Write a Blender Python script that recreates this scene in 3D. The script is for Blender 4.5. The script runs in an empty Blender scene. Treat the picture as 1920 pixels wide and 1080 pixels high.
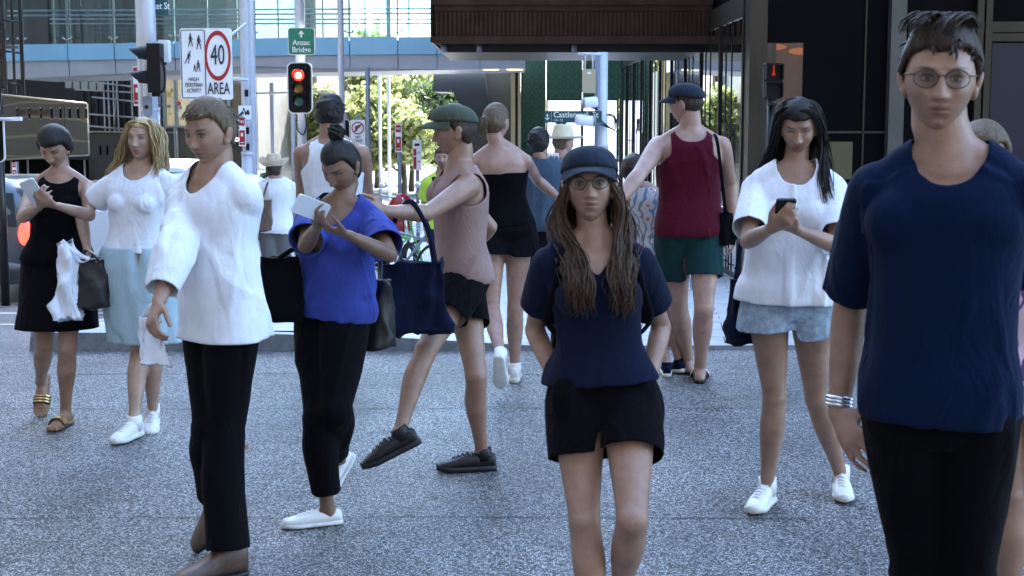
import bpy, math, random
import numpy as np
from mathutils import Vector, Matrix
S = bpy.context.scene
COL = S.collection
rnd = random.Random(7)
# ---------------- camera ----------------
FP = 2667.0; PT = math.atan(325/FP); CZ = 1.65
cam = bpy.data.objects.new('camera', bpy.data.cameras.new('camera')); COL.objects.link(cam); S.camera = cam
cam.location = (0, 0, CZ); cam.rotation_euler = (math.pi/2-PT, 0, 0)
cam.data.lens = 50.0; cam.data.sensor_width = 36; cam.data.clip_end = 3000; cam.data.clip_start = .1
cam.data.dof.use_dof = True; cam.data.dof.focus_distance = 9.0; cam.data.dof.aperture_fstop = 9
# ---------------- light ----------------
SUN_EL, SUN_AZ = math.radians(45), (0.35, 0.94)          # azimuth as a direction (x, y)
W = bpy.data.worlds.new('World'); S.world = W; W.use_nodes = True
wn = W.node_tree; bgn = wn.nodes['Background']
sky = wn.nodes.new('ShaderNodeTexSky'); sky.sky_type = 'NISHITA'; sky.sun_disc = False
sky.sun_elevation = SUN_EL; sky.sun_rotation = math.atan2(SUN_AZ[0], SUN_AZ[1]); sky.air_density = 1.0; sky.dust_density = .8; sky.ozone_density = 1.5
tint = wn.nodes.new('ShaderNodeVectorMath'); tint.operation = 'MULTIPLY'; tint.inputs[1].default_value = (.90, 1.02, 1.08)   # cool camera white balance
wn.links.new(sky.outputs[0], tint.inputs[0]); wn.links.new(tint.outputs[0], bgn.inputs[0]); bgn.inputs[1].default_value = 0.15
sl = bpy.data.lights.new('sun', 'SUN'); sl.energy = 4.5; sl.angle = math.radians(.5); sl.color = (1, .95, .86)
so = bpy.data.objects.new('sun', sl); COL.objects.link(so)
_a = Vector((SUN_AZ[0], SUN_AZ[1], 0)).normalized()*math.cos(SUN_EL)+Vector((0, 0, math.sin(SUN_EL)))
so.rotation_euler = _a.to_track_quat('Z', 'Y').to_euler(); so.location = (20, 30, 60)
S.view_settings.view_transform = 'Standard'; S.view_settings.look = 'None'; S.view_settings.gamma = 1; S.view_settings.exposure = 3.1
S.render.engine = 'CYCLES'
S.cycles.use_denoising = True
S.cycles.max_bounces = 6; S.cycles.transparent_max_bounces = 16
# ---------------- pixel helpers ----------------
cp, sp = math.cos(PT), math.sin(PT)
def ray(px, py):
    u, v = (px-960)/FP, (540-py)/FP
    return np.array((u, cp+v*sp, -sp+v*cp))
CAM = np.array((0, 0, CZ))
def at(px, py, Y):
    d = ray(px, py); return CAM + d*(Y/d[1])
def GZ(y):
    xs = (-50, 10.0, 19, 30, 44, 80, 3000); zs = (0, 0, -.85, -1.12, -1.35, -2.0, -2.0)
    return float(np.interp(y, xs, zs))
def gpt(px, py, z=0):
    d = ray(px, py); return CAM + d*((z-CZ)/d[2])
def X(px, Y): return (px-960)/FP*Y/cp*1.0 if False else float(at(px, 215, Y)[0])
def Z(py, Y): return float(at(960, py, Y)[2])
# ---------------- materials ----------------
def mat(name, col, rough=.6, metal=0, spec=.5, noise=0, nscale=20, bump=0, bscale=60, emit=None, estr=1, stretch=(1, 1, 1), col2=None, alpha=1, sheen=0, trans=0):
    m = bpy.data.materials.new(name); m.use_nodes = True; nt = m.node_tree; N = nt.nodes; L = nt.links
    b = N['Principled BSDF']
    c = tuple(col)+(1,)
    b.inputs['Base Color'].default_value = c; b.inputs['Roughness'].default_value = rough; b.inputs['Metallic'].default_value = metal
    b.inputs['Specular IOR Level'].default_value = spec
    if alpha < 1: b.inputs['Alpha'].default_value = alpha
    if sheen: b.inputs['Sheen Weight'].default_value = sheen; b.inputs['Sheen Roughness'].default_value = .4
    if trans: b.inputs['Transmission Weight'].default_value = trans
    if noise or bump:
        tc = N.new('ShaderNodeTexCoord'); mp = N.new('ShaderNodeMapping'); mp.inputs['Scale'].default_value = stretch
        L.new(tc.outputs['Object'], mp.inputs[0])
    if noise:
        n = N.new('ShaderNodeTexNoise'); n.inputs['Scale'].default_value = nscale; n.inputs['Detail'].default_value = 6; n.inputs['Roughness'].default_value = .65
        L.new(mp.outputs[0], n.inputs[0])
        r = N.new('ShaderNodeMix'); r.data_type = 'RGBA'
        c2 = col2 or tuple(max(0, x*(1-noise)) for x in col)
        c1 = tuple(min(1, x*(1+noise*.6)) for x in col) if not col2 else col
        r.inputs[6].default_value = tuple(c2)+(1,); r.inputs[7].default_value = tuple(c1)+(1,)
        k = N.new('ShaderNodeMapRange'); k.inputs[1].default_value = .35; k.inputs[2].default_value = .65
        L.new(n.outputs[0], k.inputs[0]); L.new(k.outputs[0], r.inputs[0]); L.new(r.outputs[2], b.inputs['Base Color'])
    if bump:
        n2 = N.new('ShaderNodeTexNoise'); n2.inputs['Scale'].default_value = bscale; n2.inputs['Detail'].default_value = 4
        L.new(mp.outputs[0], n2.inputs[0])
        bp = N.new('ShaderNodeBump'); bp.inputs['Strength'].default_value = min(1, bump); bp.inputs['Distance'].default_value = .01
        L.new(n2.outputs[0], bp.inputs['Height']); L.new(bp.outputs[0], b.inputs['Normal'])
    if emit:
        b.inputs['Emission Color'].default_value = tuple(emit)+(1,); b.inputs['Emission Strength'].default_value = estr
    m['b'] = 1
    return m
# ---------------- mesh helpers ----------------
class MB:
    """collects verts / faces of one mesh"""
    def __init__(s): s.v = []; s.f = []; s.mi = []; s.sm = []
    def add(s, vs, fs, mi=0, smooth=False):
        o = len(s.v); s.v += [tuple(map(float, x)) for x in vs]; s.f += [tuple(i+o for i in f) for f in fs]
        s.mi += [mi]*len(fs); s.sm += [smooth]*len(fs); return s
    def box(s, a, b, mi=0, M=None):
        x0, y0, z0 = a; x1, y1, z1 = b
        vs = [(x0, y0, z0), (x1, y0, z0), (x1, y1, z0), (x0, y1, z0), (x0, y0, z1), (x1, y0, z1), (x1, y1, z1), (x0, y1, z1)]
        if M is not None: vs = [tuple(M @ Vector(v)) for v in vs]
        return s.add(vs, [(3, 2, 1, 0), (4, 5, 6, 7), (0, 1, 5, 4), (1, 2, 6, 5), (2, 3, 7, 6), (3, 0, 4, 7)], mi)
    def prism(s, pts, off, mi=0):
        """pts: closed loop of 3d points, off: extrusion vector"""
        n = len(pts); off = np.array(off, float)
        vs = [np.array(p, float) for p in pts]+[np.array(p, float)+off for p in pts]
        return s.add(vs, [tuple(range(n-1, -1, -1)), tuple(range(n, 2*n))]+[(i, (i+1) % n, n+(i+1) % n, n+i) for i in range(n)], mi)
    def tube(s, pts, rad, n=10, mi=0, ref=(0, 0, 1), cap=True, smooth=True, dome=False):
        vs, fs = tube_geo(pts, rad, n, ref, cap, dome); return s.add(vs, fs, mi, smooth)
    def build(s, name, mats, parent=None, org=None):
        me = bpy.data.meshes.new(name)
        o3 = np.zeros(3) if org is None else np.array(org, float)
        v = np.array(s.v, float).reshape(-1, 3)-o3
        me.from_pydata([tuple(x) for x in v], [], s.f)
        if not isinstance(mats, (list, tuple)): mats = [mats]
        for m in mats: me.materials.append(m)
        if len(s.f):
            me.polygons.foreach_set('material_index', s.mi); me.polygons.foreach_set('use_smooth', s.sm)
        me.update()
        ob = bpy.data.objects.new(name, me); COL.objects.link(ob)
        if org is not None and parent is None: ob.location = tuple(o3)
        if parent is not None: ob.parent = parent
        return ob
def tube_geo(pts, rad, n=10, ref=(0, 0, 1), cap=True, dome=False):
    P = [np.array(p, float) for p in pts]; R = []
    for i in range(len(P)):
        r = rad[i] if isinstance(rad, (list, tuple, np.ndarray)) else rad
        R.append((float(r[0]), float(r[1])) if isinstance(r, (list, tuple, np.ndarray)) else (float(r), float(r)))
    T = []
    for i in range(len(P)):
        t = P[min(i+1, len(P)-1)]-P[max(i-1, 0)]; L = np.linalg.norm(t); T.append(t/L if L > 1e-9 else np.array((0, 0, 1.)))
    if dome:
        k = [(.75, .5), (.42, .85), (.12, .99)]
        r0, r1 = min(R[0]), min(R[-1]); a, b, ta, tb = P[0].copy(), P[-1].copy(), T[0], T[-1]; Ra, Rb = R[0], R[-1]
        for kr, kd in [(.87, .5), (.5, .87), (.1, .99)]:
            P.insert(0, a-ta*r0*kd); R.insert(0, (Ra[0]*kr, Ra[1]*kr)); T.insert(0, ta)
            P.append(b+tb*r1*kd); R.append((Rb[0]*kr, Rb[1]*kr)); T.append(tb)
    u = np.array(ref, float)
    vs = []
    if abs(np.dot(u/np.linalg.norm(u), T[0])) > .95: u = np.array((1, 0, 0.)) if abs(T[0][0]) < .9 else np.array((0, 1, 0.))
    for p, t, r in zip(P, T, R):
        u = u-t*np.dot(u, t); u /= np.linalg.norm(u)+1e-12; w = np.cross(t, u)
        for k in range(n):
            a = 2*math.pi*k/n; vs.append(p+u*math.cos(a)*r[0]+w*math.sin(a)*r[1])
    m = len(P); fs = []
    for i in range(m-1):
        for k in range(n):
            fs.append((i*n+k, i*n+(k+1) % n, (i+1)*n+(k+1) % n, (i+1)*n+k))
    if cap: fs += [tuple(range(n-1, -1, -1)), tuple(range((m-1)*n, m*n))]
    return vs, fs
def ell(c, r, n=16, m=10, R=None):
    vs = []; fs = []
    for i in range(m+1):
        th = math.pi*i/m
        for k in range(n):
            a = 2*math.pi*k/n; v = np.array((math.sin(th)*math.cos(a)*r[0], math.sin(th)*math.sin(a)*r[1], math.cos(th)*r[2]))
            if R is not None: v = R@v
            vs.append(v+np.array(c))
    for i in range(m):
        for k in range(n): fs.append((i*n+k, (i+1)*n+k, (i+1)*n+(k+1) % n, i*n+(k+1) % n))
    return vs, fs
def tag(o, label=None, cat=None, group=None, kind=None):
    if label: o['label'] = label
    if cat: o['category'] = cat
    if group: o['group'] = group
    if kind: o['kind'] = kind
    return o
def thing(name, label, cat, loc=(0, 0, 0), rz=0, group=None):
    o = bpy.data.objects.new(name, None); COL.objects.link(o); o.location = tuple(loc); o.rotation_euler = (0, 0, rz)
    o.empty_display_size = .2
    return tag(o, label, cat, group)
def text(s, size, m, parent, loc, yaw=0, bold=.012, name='lettering', align='CENTER', sx=1, ext=.002, rotz=0):
    cu = bpy.data.curves.new('t', 'FONT'); cu.body = s; cu.size = size; cu.extrude = ext; cu.offset = bold*size; cu.align_x = align; cu.align_y = 'CENTER'; cu.resolution_u = 3
    o = bpy.data.objects.new('t', cu); COL.objects.link(o)
    me = bpy.data.meshes.new_from_object(o.evaluated_get(bpy.context.evaluated_depsgraph_get()))
    bpy.data.objects.remove(o)
    me.transform(Matrix.Rotation(yaw, 4, 'Z')@Matrix.Rotation(math.pi/2, 4, 'X')@Matrix.Rotation(rotz, 4, 'Z')@Matrix.Diagonal((sx, 1, 1, 1)))
    me.materials.clear(); me.materials.append(m)
    ob = bpy.data.objects.new(name, me); COL.objects.link(ob); ob.location = tuple(loc); ob.parent = parent
    return ob
def rrect(w, h, r, n=5, cx=0, cz=0):
    """rounded rectangle loop in xz (counter-clockwise)"""
    out = []
    for (x, z, a0) in ((w/2-r, h/2-r, 0), (-w/2+r, h/2-r, 90), (-w/2+r, -h/2+r, 180), (w/2-r, -h/2+r, 270)):
        for k in range(n+1):
            a = math.radians(a0+90*k/n); out.append((cx+x+r*math.cos(a), cz+z+r*math.sin(a)))
    return out
def plate(mb, loop, y0, y1, mi=0):
    return mb.prism([(x, y0, z) for x, z in loop][::-1], (0, y1-y0, 0), mi)
def ring(mb, cx, cz, ro, ri, y0, y1, n=40, mi=0, sx=1):
    vs = []; fs = []
    for k in range(n):
        a = 2*math.pi*k/n; c, s_ = math.cos(a), math.sin(a)
        vs += [(cx+ro*c*sx, y0, cz+ro*s_), (cx+ri*c*sx, y0, cz+ri*s_), (cx+ro*c*sx, y1, cz+ro*s_), (cx+ri*c*sx, y1, cz+ri*s_)]
    for k in range(n):
        a, b = 4*k, 4*((k+1) % n)
        fs += [(a, a+1, b+1, b), (a+2, b+2, b+3, a+3), (a, b, b+2, a+2), (a+1, a+3, b+3, b+1)]
    return mb.add(vs, fs, mi)
# ---------------- humans ----------------
def nrm(v): v = np.array(v, float); return v/(np.linalg.norm(v)+1e-12)
def lerp(a, b, t): return np.array(a)*(1-t)+np.array(b)*t
def prof(tbl, t):
    ts = [x[0] for x in tbl]; return [float(np.interp(t, ts, [x[i] for x in tbl])) for i in range(1, len(tbl[0]))]
def remesh(parts, vox, smooth=3, fac=.5):
    me = bpy.data.meshes.new('r'); v = []; f = []
    for vs, fs in parts:
        o = len(v); v += [tuple(map(float, x)) for x in vs]; f += [tuple(i+o for i in q) for q in fs]
    me.from_pydata(v, [], f); ob = bpy.data.objects.new('r', me); COL.objects.link(ob)
    m = ob.modifiers.new('r', 'REMESH'); m.mode = 'VOXEL'; m.voxel_size = vox; m.adaptivity = 0
    if smooth:
        s = ob.modifiers.new('s', 'SMOOTH'); s.factor = fac; s.iterations = smooth
    out = bpy.data.meshes.new_from_object(ob.evaluated_get(bpy.context.evaluated_depsgraph_get()))
    bpy.data.objects.remove(ob)
    return out
def getv(me):
    a = np.empty(len(me.vertices)*3); me.vertices.foreach_get('co', a); return a.reshape(-1, 3)
def setv(me, v): me.vertices.foreach_set('co', np.ascontiguousarray(v, dtype=float).ravel()); me.update()
def getn(me):
    a = np.empty(len(me.vertices)*3); me.vertices.foreach_get('normal', a); return a.reshape(-1, 3)
def fold(P, amp, seed, sc=1.0, vert=.45):
    """cloth folds: warped ridged waves"""
    r = np.random.RandomState(seed); out = np.zeros(len(P)); Q = P*np.array((1, 1, vert))
    w = np.sin(Q@r.normal(0, 7, 3)*sc+r.rand()*6)*.5+np.sin(Q@r.normal(0, 11, 3)*sc+r.rand()*6)*.3
    for f, a in ((9, .5), (16, .35), (28, .22), (45, .12)):
        k = nrm(r.normal(0, 1, 3)*np.array((1, 1, .55)))*f*sc
        s_ = np.sin(Q@k+w*2.2+r.rand()*6); out += a*(1-np.abs(s_))**1.6*2-a
    return out*amp*1.7
def mkobj(name, me, m, root, org, smooth=True, cutf=None, solid=0, disp=None):
    v = getv(me)
    if cutf is not None:
        import bmesh
        kill = cutf(v)
        if kill.any():
            bm = bmesh.new(); bm.from_mesh(me); bm.verts.ensure_lookup_table()
            bmesh.ops.delete(bm, geom=[bm.verts[i] for i in np.nonzero(kill)[0]], context='VERTS')
            # smooth the ragged rim
            for _ in range(7):
                rim = [x for x in bm.verts if x.is_boundary]
                new = {}
                for x in rim:
                    nb = [e.other_vert(x).co for e in x.link_edges if e.is_boundary]
                    if len(nb) == 2: new[x] = (nb[0]+nb[1])*.25+x.co*.5
                for x, c in new.items(): x.co = c
            bm.to_mesh(me); bm.free()
        v = getv(me)
    if disp is not None:
        v = v+getn(me)*disp(v)[:, None]
    setv(me, v-np.array(org))
    me.materials.clear()
    for x in (m if isinstance(m, (list, tuple)) else [m]): me.materials.append(x)
    me.polygons.foreach_set('use_smooth', [smooth]*len(me.polygons)); me.update()
    ob = bpy.data.objects.new(name, me); COL.objects.link(ob); ob.parent = root
    if solid:
        s = ob.modifiers.new('s', 'SOLIDIFY'); s.thickness = solid; s.offset = 1
    return ob
# head in local coordinates: x right(image), y = face direction positive, z up; height about .225 centred
def gs(d, s): return np.exp(-(d/s)**2)
def head_geo(fem, n=72, m=60, seed=0):
    vs = []; fs = []
    W_, D_, H_ = (.073, .094, .113) if fem else (.077, .098, .117)
    th = np.linspace(0, math.pi, m+1); ph = np.linspace(0, 2*math.pi, n, endpoint=False)
    T, A = np.meshgrid(th, ph, indexing='ij')
    x = np.sin(T)*np.cos(A); y = np.sin(T)*np.sin(A); z = np.cos(T)
    # squarer section
    px, py, pz = x*W_, y*D_, z*H_
    low = np.clip(-(pz)/H_, 0, 1)
    # jaw: narrow the lower part, keep chin forward, cut the back under the skull
    px = px*(1-.33*low**1.3)
    back = py < 0
    py = np.where(back, py*(1-.55*low**1.2), py*(1-.10*low))
    py = np.where(py > 0, py-.004*np.clip(py/D_, 0, 1)**6*0, py)
    # flatten face front
    fr = np.clip(py/D_, 0, 1)
    py = np.where(py > 0, np.minimum(py, .083+.25*(py-.083)), py)
    f = np.clip((py-.02)/.04, 0, 1)          # face mask
    ax = np.abs(px)
    py = py+f*(.007*gs(pz-.026, .012)*gs(ax-.028, .026)*1.0)           # brow
    py = py-f*(.013*gs(pz-.008, .012)*gs(ax-.031, .015))               # sockets
    py = py+f*(.0075*gs(pz-.006, .0085)*gs(ax-.031, .012))             # eyeball / lids
    py = py+f*(.006*gs(pz+.022, .018)*gs(ax-.045, .018))               # cheek bone
    t = np.clip((.018-pz)/.048, 0, 1)                                   # nose 0 at bridge 1 at tip
    nose = np.where((pz < .022) & (pz > -.048), (.005+.019*t**1.15)*np.clip((pz+.044)/.008, 0, 1), 0)
    py = py+f*nose*gs(ax, .0085+.005*t)
    py = py+f*(.007*gs(pz+.031, .0075)*gs(ax-.012, .007))              # nostrils
    py = py+f*(.0065*gs(pz+.055, .0055)*gs(ax, .019))                   # upper lip
    py = py+f*(.0075*gs(pz+.069, .006)*gs(ax, .016))                    # lower lip
    py = py-f*(.0035*gs(pz+.0615, .0028)*gs(ax, .02))                   # mouth line
    py = py-f*(.004*gs(pz+.080, .006)*gs(ax, .016))
    py = py+f*((.008 if fem else .011)*gs(pz+.097, .013)*gs(ax, .02))   # chin
    P = np.stack([px, py, pz], -1).reshape(-1, 3)
    for i in range(m):
        for k in range(n): fs.append((i*n+k, i*n+(k+1) % n, (i+1)*n+(k+1) % n, (i+1)*n+k))
    parts = [(P, [q[::-1] for q in fs])]
    for sgn in (-1, 1):                      # ears
        a = math.radians(18)*sgn; R = np.array(((math.cos(a), 0, math.sin(a)), (0, 1, 0), (-math.sin(a), 0, math.cos(a))))
        parts.append(ell((sgn*(W_+.004), -.006, -.008), (.008, .019, .033), 12, 10, R))
        parts.append(ell((sgn*(W_-.004), .004, -.02), (.012, .014, .02), 12, 8))
    return parts
def face_nodes(m, brow, lip, iris=(.05, .03, .02), open_=1.0, beard=None):
    nt = m.node_tree; N = nt.nodes; L = nt.links; b = N['Principled BSDF']
    src = b.inputs['Base Color'].links[0].from_socket if b.inputs['Base Color'].links else None
    at_ = N.new('ShaderNodeAttribute'); at_.attribute_name = 'hl'
    ab = N.new('ShaderNodeVectorMath'); ab.operation = 'MULTIPLY_ADD'
    sx = N.new('ShaderNodeSeparateXYZ'); L.new(at_.outputs['Vector'], sx.inputs[0])
    aa = N.new('ShaderNodeMath'); aa.operation = 'ABSOLUTE'; L.new(sx.outputs[0], aa.inputs[0])
    cm = N.new('ShaderNodeCombineXYZ'); L.new(aa.outputs[0], cm.inputs[0]); L.new(sx.outputs[2], cm.inputs[2])
    front = N.new('ShaderNodeMath'); front.operation = 'GREATER_THAN'; front.inputs[1].default_value = .03; L.new(sx.outputs[1], front.inputs[0])
    cur = src
    def mask(cx, cz, rx, rz, soft, slope=0):
        s = N.new('ShaderNodeVectorMath'); s.operation = 'SUBTRACT'; s.inputs[1].default_value = (cx, 0, cz); L.new(cm.outputs[0], s.inputs[0])
        last = s.outputs[0]
        if slope:
            r = N.new('ShaderNodeVectorRotate'); r.rotation_type = 'Y_AXIS'; r.inputs['Angle'].default_value = slope; L.new(last, r.inputs['Vector']); last = r.outputs[0]
        q = N.new('ShaderNodeVectorMath'); q.operation = 'MULTIPLY'; q.inputs[1].default_value = (1/rx, 0, 1/rz); L.new(last, q.inputs[0])
        ln = N.new('ShaderNodeVectorMath'); ln.operation = 'LENGTH'; L.new(q.outputs[0], ln.inputs[0])
        mr = N.new('ShaderNodeMapRange'); mr.inputs[1].default_value = 1+soft; mr.inputs[2].default_value = 1-soft; L.new(ln.outputs['Value'], mr.inputs[0])
        mu = N.new('ShaderNodeMath'); mu.operation = 'MULTIPLY'; L.new(mr.outputs[0], mu.inputs[0]); L.new(front.outputs[0], mu.inputs[1])
        return mu.outputs[0]
    def over(msk, col, amt=1):
        nonlocal cur
        x = N.new('ShaderNodeMix'); x.data_type = 'RGBA'; x.inputs[7].default_value = tuple(col)+(1,)
        if cur is not None: L.new(cur, x.inputs[6])
        else: x.inputs[6].default_value = b.inputs['Base Color'].default_value
        if amt < 1:
            k = N.new('ShaderNodeMath'); k.operation = 'MULTIPLY'; k.inputs[1].default_value = amt; L.new(msk, k.inputs[0]); msk = k.outputs[0]
        L.new(msk, x.inputs[0]); cur = x.outputs[2]
    if beard: over(mask(0, -.085, .062, .042, .35), beard, .8); over(mask(0, -.048, .026, .006, .4), beard, .7)
    over(mask(.046, -.03, .018, .016, .9), lip, .10)
    over(mask(.031, .0075, .0155, .0072*open_+.002, .25), brow, .8)            # lash line
    over(mask(.031, .0058, .0125, .0040*open_, .2), (.22, .20, .19))
    if open_ > .5: over(mask(.030, .0062, .0056, .0046, .15), iris)
    over(mask(.033, .0275, .018, .0036, .4, .12), brow, .85)
    over(mask(0, -.0555, .019, .0042, .35), lip, .6); over(mask(0, -.067, .016, .0052, .35), lip, .6); over(mask(0, -.0613, .021, .0013, .5), brow, .7)
    L.new(cur, b.inputs['Base Color'])
def skin(name, col, brow=(.03, .02, .015), lip=(.17, .055, .045), **k):
    m = mat(name, col, rough=.43, spec=.5, noise=.22, nscale=13, bump=.2, bscale=240)
    m.node_tree.nodes['Principled BSDF'].inputs['Subsurface Weight'].default_value = .12
    m.node_tree.nodes['Principled BSDF'].inputs['Subsurface Radius'].default_value = (.02, .008, .004)
    m.node_tree.nodes['Principled BSDF'].inputs['Subsurface Scale'].default_value = .5
    face_nodes(m, brow, lip, **k); return m

TF = [(-.17, .085, .075, 0), (-.08, .150, .108, -.008), (0, .172, .118, -.014), (.12, .165, .110, -.008), (.3, .133, .090, 0), (.42, .122, .085, .004), (.55, .130, .092, .006), (.7, .143, .102, .006), (.82, .148, .094, .0), (.92, .125, .070, -.004), (.97, .085, .058, -.006), (1.02, .054, .052, -.004)]
TM = [(-.17, .09, .08, 0), (-.08, .145, .108, -.006), (0, .163, .115, -.010), (.12, .158, .110, -.004), (.3, .150, .100, .004), (.45, .152, .102, .006), (.6, .165, .110, .006), (.75, .180, .115, .004), (.85, .180, .105, .0), (.93, .145, .080, -.004), (.98, .095, .065, -.006), (1.02, .062, .060, -.004)]
THIGH = [(0, .088), (.12, .088), (.35, .081), (.65, .066), (.88, .054), (1, .052)]
SHIN = [(0, .052, 0), (.12, .050, -.003), (.3, .054, -.012), (.45, .050, -.011), (.7, .037, -.004), (.9, .031, 0), (1, .033, 0)]
UARM = [(0, .050), (.2, .050), (.45, .045), (.8, .038), (1, .036)]
FARM = [(0, .038), (.2, .040), (.5, .035), (.85, .026), (1, .0245)]

class Person:
    def __init__(s, label, d, h, fem, head, neck, pelvis, ysh=0, yhip=0, lean=0, arms=None, legs=None, hyaw=0, hpitch=0, hroll=0, w=1.0, skin=None, vox=.007, name='person', group=None, bust=.9, limb=1.0, hscale=1.0):
        s.h = h; s.k = h/1.7; s.fem = fem; s.w = w; s.vox = vox; s.skinm = skin; s.limbw = limb; k = s.k
        s.pel = at(*pelvis, d); s.nk = at(*neck, d+lean)
        up = nrm(s.nk-s.pel); s.up = up
        s.nk0 = s.nk
        a = math.radians(ysh); b = math.radians(yhip); s.a, s.b = a, b
        s.Ls = nrm(np.array((math.cos(a), math.sin(a), 0))); s.Lh = nrm(np.array((math.cos(b), math.sin(b), 0)))
        s.Fs = np.array((math.sin(a), -math.cos(a), 0)); s.Fh = np.array((math.sin(b), -math.cos(b), 0))
        s.yaw_h = math.radians(hyaw)
        foot0 = [l for l in (legs or {}).values()]
        s.root = thing(name, label, 'person', (s.pel[0], s.pel[1], GZ(s.pel[1])), 0, group); s.org = np.array(s.root.location)
        # head frame
        fy = np.array((math.sin(s.yaw_h), -math.cos(s.yaw_h), 0)); rx = np.array((math.cos(s.yaw_h), math.sin(s.yaw_h), 0)); uz = np.array((0, 0, 1.))
        pt, rl = math.radians(hpitch), math.radians(hroll)
        fy, uz = fy*math.cos(pt)-uz*math.sin(pt), uz*math.cos(pt)+fy*math.sin(pt)
        rx, uz = rx*math.cos(rl)+uz*math.sin(rl), uz*math.cos(rl)-rx*math.sin(rl)
        s.HR = np.stack([rx, fy, uz], 1)      # columns
        s.hs = (1.0 if not fem else .97)*(.5+.5*k)*hscale
        hd = s.nk[1]+fy[1]*.015
        s.hc = at(*head, hd)
        sw = (.148 if fem else .172)*k*w; hw = .085*k*min(1, w)**.8
        s.sh = {'L': s.nk+s.Ls*sw-np.array((0, 0, .082*k)), 'R': s.nk-s.Ls*sw-np.array((0, 0, .082*k))}
        s.hip = {'L': s.pel+s.Lh*hw, 'R': s.pel-s.Lh*hw}
        s.arm = {}; s.leg = {}; s.handp = {}
        for q, (ex, ey, es, hx, hy, hs_) in (arms or {}).items():
            e = s.reach(s.sh[q], ex, ey, .175*h, es); wv = s.reach(e, hx, hy, .148*h, hs_); s.arm[q] = (s.sh[q], e, wv)
        for q, sp_ in (legs or {}).items():
            kx, ky = sp_['knee']; ax_ = sp_['ankle']
            if sp_.get('plant', True):
                g = gpt(ax_[0], ax_[1], 0.0); an = g+np.array((0, 0, .085*k))
                if sp_.get('Y'): an = at(ax_[0], ax_[1], sp_['Y']); an[2] = GZ(sp_['Y'])+.085*k
            else: an = None
            Lt, Ls = .245*h, .242*h
            if an is not None:
                dr = ray(kx, ky); best = None
                Y0 = s.hip[q][1]
                for Yk in np.linspace(Y0-.6, Y0+.6, 121):
                    K = CAM+dr*(Yk/dr[1]); c = abs(np.linalg.norm(K-s.hip[q])-Lt)+abs(np.linalg.norm(K-an)-Ls)-.06*np.dot(K-(s.hip[q]+an)/2, s.Fh)
                    if best is None or c < best[0]: best = (c, K)
                K = best[1]
            else:
                K = s.reach(s.hip[q], kx, ky, Lt, sp_.get('ks', -1)); an = s.reach(K, ax_[0], ax_[1], Ls, sp_.get('as', 1))
            s.leg[q] = (s.hip[q], K, an); 
        s.bust = bust
    def reach(s, a, px, py, L, sgn):
        d = nrm(ray(px, py)); oc = CAM-a; b = np.dot(oc, d); c = np.dot(oc, oc)-L*L; D = b*b-c
        t = -b+(math.sqrt(D)*sgn if D > 0 else 0); return CAM+d*t
    def H(s, P): return s.hc+(np.array(P)*s.hs)@s.HR.T
    def tsec(s, t, e=0):
        rx, ry, fo = prof(TF if s.fem else TM, t); k = s.k*s.w
        c = s.pel+(s.nk-s.pel)*t
        a = s.b+(s.a-s.b)*min(1, max(0, t)); L = np.array((math.cos(a), math.sin(a), 0)); F = np.array((math.sin(a), -math.cos(a), 0))
        return c+F*fo*k, rx*k+e, ry*k+e, L, F
    def torso(s, t0, t1, e=0, minw=None, flare=0, n=28, st=26, exp=2.3):
        vs = []; fs = []; T = np.linspace(t0, t1, st)
        for t in T:
            c, rx, ry, L, F = s.tsec(t, e)
            if minw and t0 < .1: rx += .020*min(1, max(0, (.35-t)/.25)); ry += .014*min(1, max(0, (.35-t)/.25))
            if minw and t < .72: rx = max(rx, minw[0]*s.k*s.w+flare*(.7-t)); ry = max(ry, minw[1]*s.k*s.w+flare*.6*(.7-t))
            for k in range(n):
                a = 2*math.pi*k/n; ca, sa = math.cos(a), math.sin(a)
                vs.append(c+L*rx*math.copysign(abs(ca)**(2/exp), ca)+F*ry*math.copysign(abs(sa)**(2/exp), sa))
        for i in range(st-1):
            for k in range(n): fs.append((i*n+k, i*n+(k+1) % n, (i+1)*n+(k+1) % n, (i+1)*n+k))
        fs += [tuple(range(n-1, -1, -1)), tuple(range((st-1)*n, st*n))]
        out = [(vs, fs)]
        if s.fem and t1 > .75:
            for q in (-1, 1):
                c, rx, ry, L, F = s.tsec(.66)
                out.append(ell(c+L*q*.068*s.k+F*(ry-.030*s.k), (.058*s.k*s.bust+e, .058*s.k*s.bust+e, .056*s.k*s.bust+e), 18, 12))
        if not s.fem and t1 > .75:
            for q in (-1, 1):
                c, rx, ry, L, F = s.tsec(.74); out.append(ell(c+L*q*.075*s.k+F*(ry-.064*s.k), (.085*s.k+e, .06*s.k+e, .07*s.k+e), 18, 12))
        return out
    def traps(s, e=0, inner=.3):
        out = []
        k = s.k
        for q in 'LR':
            a = lerp(s.nk+np.array((0, 0, .02*k)), s.sh[q], .12); b = s.sh[q]+np.array((0, 0, .0))
            out.append(tube_geo([a, lerp(a, b, .5)+np.array((0, 0, .005)), b], [.045*k+e, .043*k+e, .042*k*s.w+e], 16, dome=True))
        return out
    def limb(s, a, b, tbl, e=0, t0=0, t1=1, flare=0, back=None, w=1, n=18, st=14, minr=0, sq=1):
        pts = []; rad = []
        for t in np.linspace(t0, t1, st):
            p = prof(tbl, min(max(t, 0), 1)); r = max(p[0]*s.k*w*s.limbw+e, minr)+flare*(t-t0)
            c = np.array(a)+(np.array(b)-np.array(a))*t
            if back is not None and len(p) > 1: c = c+back*(-p[1])*s.k
            pts.append(c); rad.append((r*sq, r/ sq))
        return tube_geo(pts, rad, n, dome=True)
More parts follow.
